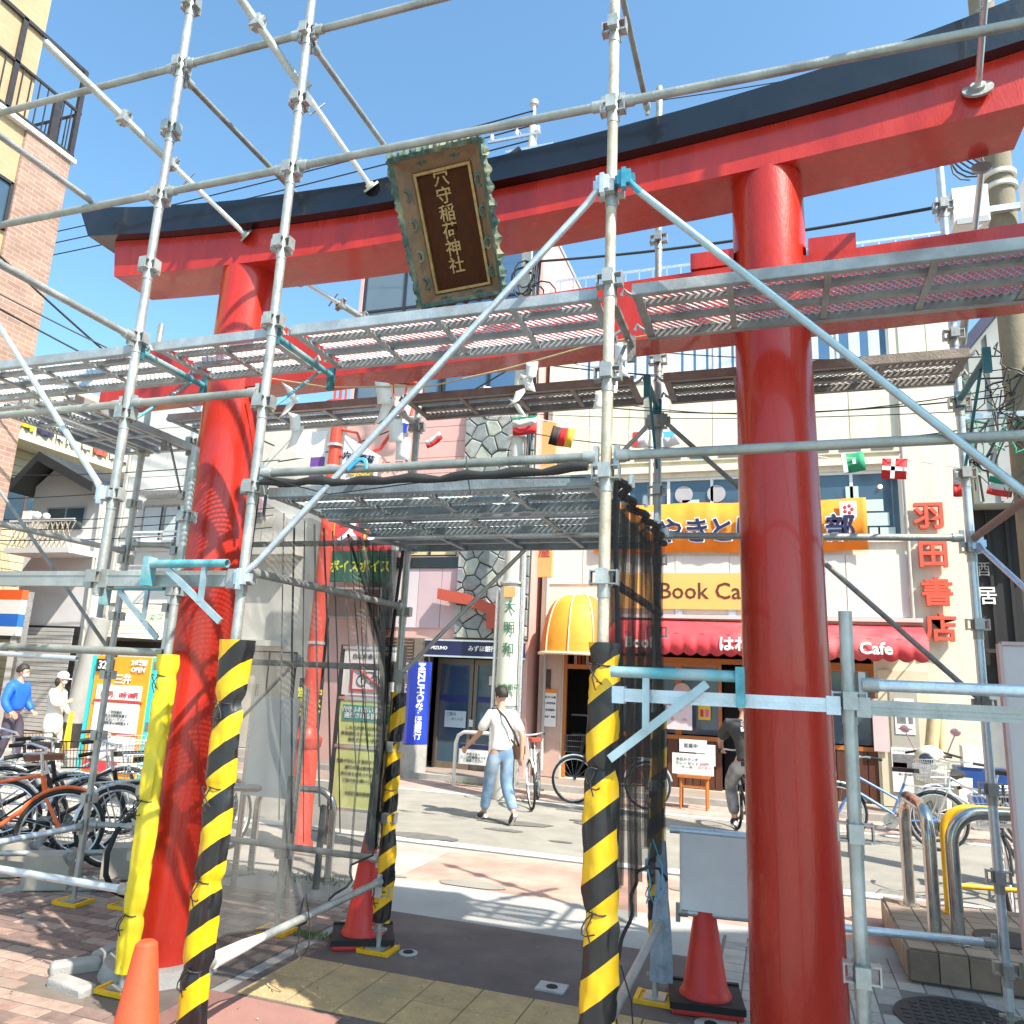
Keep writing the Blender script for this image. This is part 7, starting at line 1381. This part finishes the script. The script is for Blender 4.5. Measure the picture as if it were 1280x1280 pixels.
stand = dict(pelvis=(0, 0, .93), waist=(0, .0, 1.08), chest=(0, .0, 1.30), neck=(0, .01, 1.47), head=(0, .04, 1.64), face=(-.3, 1, 0),
    shoL=(-.19, 0, 1.38), elbL=(-.26, .02, 1.12), wriL=(-.25, .16, .94), handL=(-.24, .22, .90), shoR=(.19, 0, 1.38), elbR=(.27, -.02, 1.12), wriR=(.24, .12, .92), handR=(.22, .18, .88),
    hipL=(-.10, 0, .86), kneeL=(-.10, .10, .48), ankL=(-.10, .10, .09), toeL=(-.10, .24, .03), hipR=(.10, 0, .86), kneeR=(.11, .0, .48), ankR=(.11, -.12, .10), toeR=(.12, .02, .03))
person(-11.75, 9.7, R(-75), 'man in bright blue hooded jacket and white mask standing at the left edge', stand, parts=(('hooded_jacket', mat('blue_jacket', (.015, .13, .62), .5, 0, .15, 6, .2), 'jacket'), ('dark_trousers', mat('plum_trousers', (.06, .045, .07), .7, 0, .1), 'trousers'), ('shoes', BLKR, 'shoes')), s=.92, mask=True)
w2 = dict(stand); w2.update(elbR=(.24, .08, 1.15), wriR=(.12, .26, 1.18), handR=(.08, .30, 1.24))
pw, Mp = person(-11.5, 10.25, R(-70), 'woman in cream coat and white cap with face mask beside the blue jacket man', w2, parts=(('cream_coat', mat('cream_coat', (.70, .64, .54), .8, 0, .06, 4), 'coat'), ('pale_trousers', mat('pale_trousers', (.62, .58, .52), .8, 0, .06), 'trousers'), ('shoes', PAPER, 'shoes')), s=.86, hair='cap', mask=True)
b = MB(); b.prism([(-.13, .30), (.10, .30), (.04, 1.02), (-.06, 1.02)], lambda u, z: (u, .30, z), lambda u, z: (u, .33, z)); b.xf(Mp); tag(recentre(b.build('yellow_umbrella', mat('yellow_cloth', (.80, .52, .02), .7, 0, .08), smooth=False)), 'folded yellow banner cloth hanging before the woman in the cream coat', 'cloth')
ride = dict(pelvis=(0, 0, .92), waist=(0, .05, 1.06), chest=(0, .16, 1.26), neck=(0, .22, 1.42), head=(.02, .27, 1.58), face=(0, 1, -.1),
    shoL=(-.20, .18, 1.34), elbL=(-.27, .36, 1.12), wriL=(-.22, .52, 1.0), handL=(-.20, .57, .98), shoR=(.20, .18, 1.34), elbR=(.27, .36, 1.12), wriR=(.22, .52, 1.0), handR=(.20, .57, .98),
    hipL=(-.11, .04, .86), kneeL=(-.15, .34, .62), ankL=(-.12, .26, .22), toeL=(-.12, .38, .17), hipR=(.11, .02, .86), kneeR=(.14, .20, .46), ankR=(.16, .12, .08), toeR=(.17, .24, .03))
cam_ = mat('camo_trousers', (.30, .29, .29), .8, 0, .8, 7, 0, dirt=(.65, .63, .60))
pr2, Mr = person(-.36, 10.1, R(14), 'man in black T-shirt astride a bicycle, half hidden behind the right red pillar', ride, parts=(('black_tshirt', mat('washed_black', (.055, .052, .05), .8, 0, .3, 6, .4), 'shirt'), ('patterned_trousers', cam_, 'trousers'), ('shoes', BLKR, 'shoes')), s=.98)
text('EAST\nBOYS', .075, (0, 0, 0), PAPER, pr2, M=Mr @ Matrix.Translation((0, -.02, 1.33)) @ Matrix.Rotation(R(70), 4, 'X'), bold=.03, ext=.002)
bicycle(-.41, 10.35, R(104), 'black bicycle ridden by the man in the black T-shirt', BKB, False, 0, 0)
# small things: weeds and cables
random.seed(21)
def weeds(x, y, n, r, label):
    b = MB()
    for k in range(n):
        a = random.uniform(0, 6.28); d = random.uniform(0, r); px, py = x+d*math.cos(a)*1.6, y+d*math.sin(a)*.6; h = random.uniform(.012, .035); q = random.uniform(0, 6.28); dx, dy = math.cos(q)*.02, math.sin(q)*.02
        b.add([(px-dy*.3, py+dx*.3, 0), (px+dy*.3, py-dx*.3, 0), (px+dx, py+dy, h)], [(0, 1, 2)])
    o = b.build('weeds', mat('weed_green', (.10, .17, .04), .7, 0, .4, 40), smooth=False); o['kind'] = 'stuff'; o['label'] = label
weeds(-3.0, 4.95, 160, .12, 'small green weeds in the paving beside the left rear pole'); weeds(-3.75, 6.2, 300, .3, 'weeds along the kerb behind the netting'); weeds(-5.0, 12.7, 240, .25, 'weeds at the foot of the bank guard rail')
for k, (p0, lb) in enumerate((((-2.46, 4.0, .42), 'thin black cord dangling from the low left pipe'), ((-.66, 3.6, .45), 'black cord looped on the low right pipe near the striped post'), ((-.66, 4.5, .8), 'blue and black cords hanging at the right rear tunnel post'))):
    b = MB(); x, y, z = p0; b.path([(x-.01, y-.03, z+.1), (x-.03, y-.03, z), (x-.01, y-.04, z-.1), (x-.03, y-.05, z-.2)], .004, 5); b.path([(x+.0, y-.03, z+.12), (x+.05, y-.05, z), (x+.06, y-.05, z-.12), (x+.01, y-.04, z-.2), (x-.03, y-.04, z-.12)], .0035, 5)
    tag(recentre(b.build('hanging_cord', CABLE if k < 2 else MATS['blue_ribbon'])), lb, 'cord')

b = MB()
for k in range(900):
    x = random.uniform(-5.5, 2.4); y = random.uniform(3.2, 8.0); r0 = random.uniform(.002, .009); a = random.uniform(0, 3.1); c_, s_ = math.cos(a)*r0, math.sin(a)*r0*.6
    b.add([(x-c_, y-s_, .012), (x+s_, y-c_, .0135), (x+c_, y+s_, .0125), (x-s_, y+c_, .014)], [(0, 1, 2, 3)], random.randrange(3))
o = b.build('ground_litter', [mat('dry_leaf', (.24, .15, .06), .8, 0, .3, 30), mat('pale_grit', (.5, .48, .44), .8, 0, .2, 30), mat('dark_grit', (.06, .055, .05), .8, 0, .2, 30)], smooth=False); o['kind'] = 'stuff'; o['label'] = 'scattered grit and leaf scraps on the paving'
t = thing('tar_patches', 'dark and pale repair patches and stains on the street surface', '', (-1, 8, 0), kind='structure')
for k in range(26):
    x, y = random.uniform(-4.5, 2.5), random.uniform(5.9, 11.2); n = 14; r0 = random.uniform(.04, .28); b = MB()
    z = {True: .0015, False: .0005}[y < 8.0]+k*.0001
    if 7.9 < y < 8.3: continue
    b.add([(x+r0*(1+.5*noise.noise(Vector((i*.7, k, 0))))*1.7*math.cos(i*2*math.pi/n), y+r0*(1+.5*noise.noise(Vector((i*.7, k, 3))))*.6*math.sin(i*2*math.pi/n), z) for i in range(n)], [tuple(range(n))]); b.build('patch', ASPH if y < 8 else mat('dark_tar', (.15, .145, .135), .85, 0, .3, 9, .5, 0, 120), t, smooth=False)
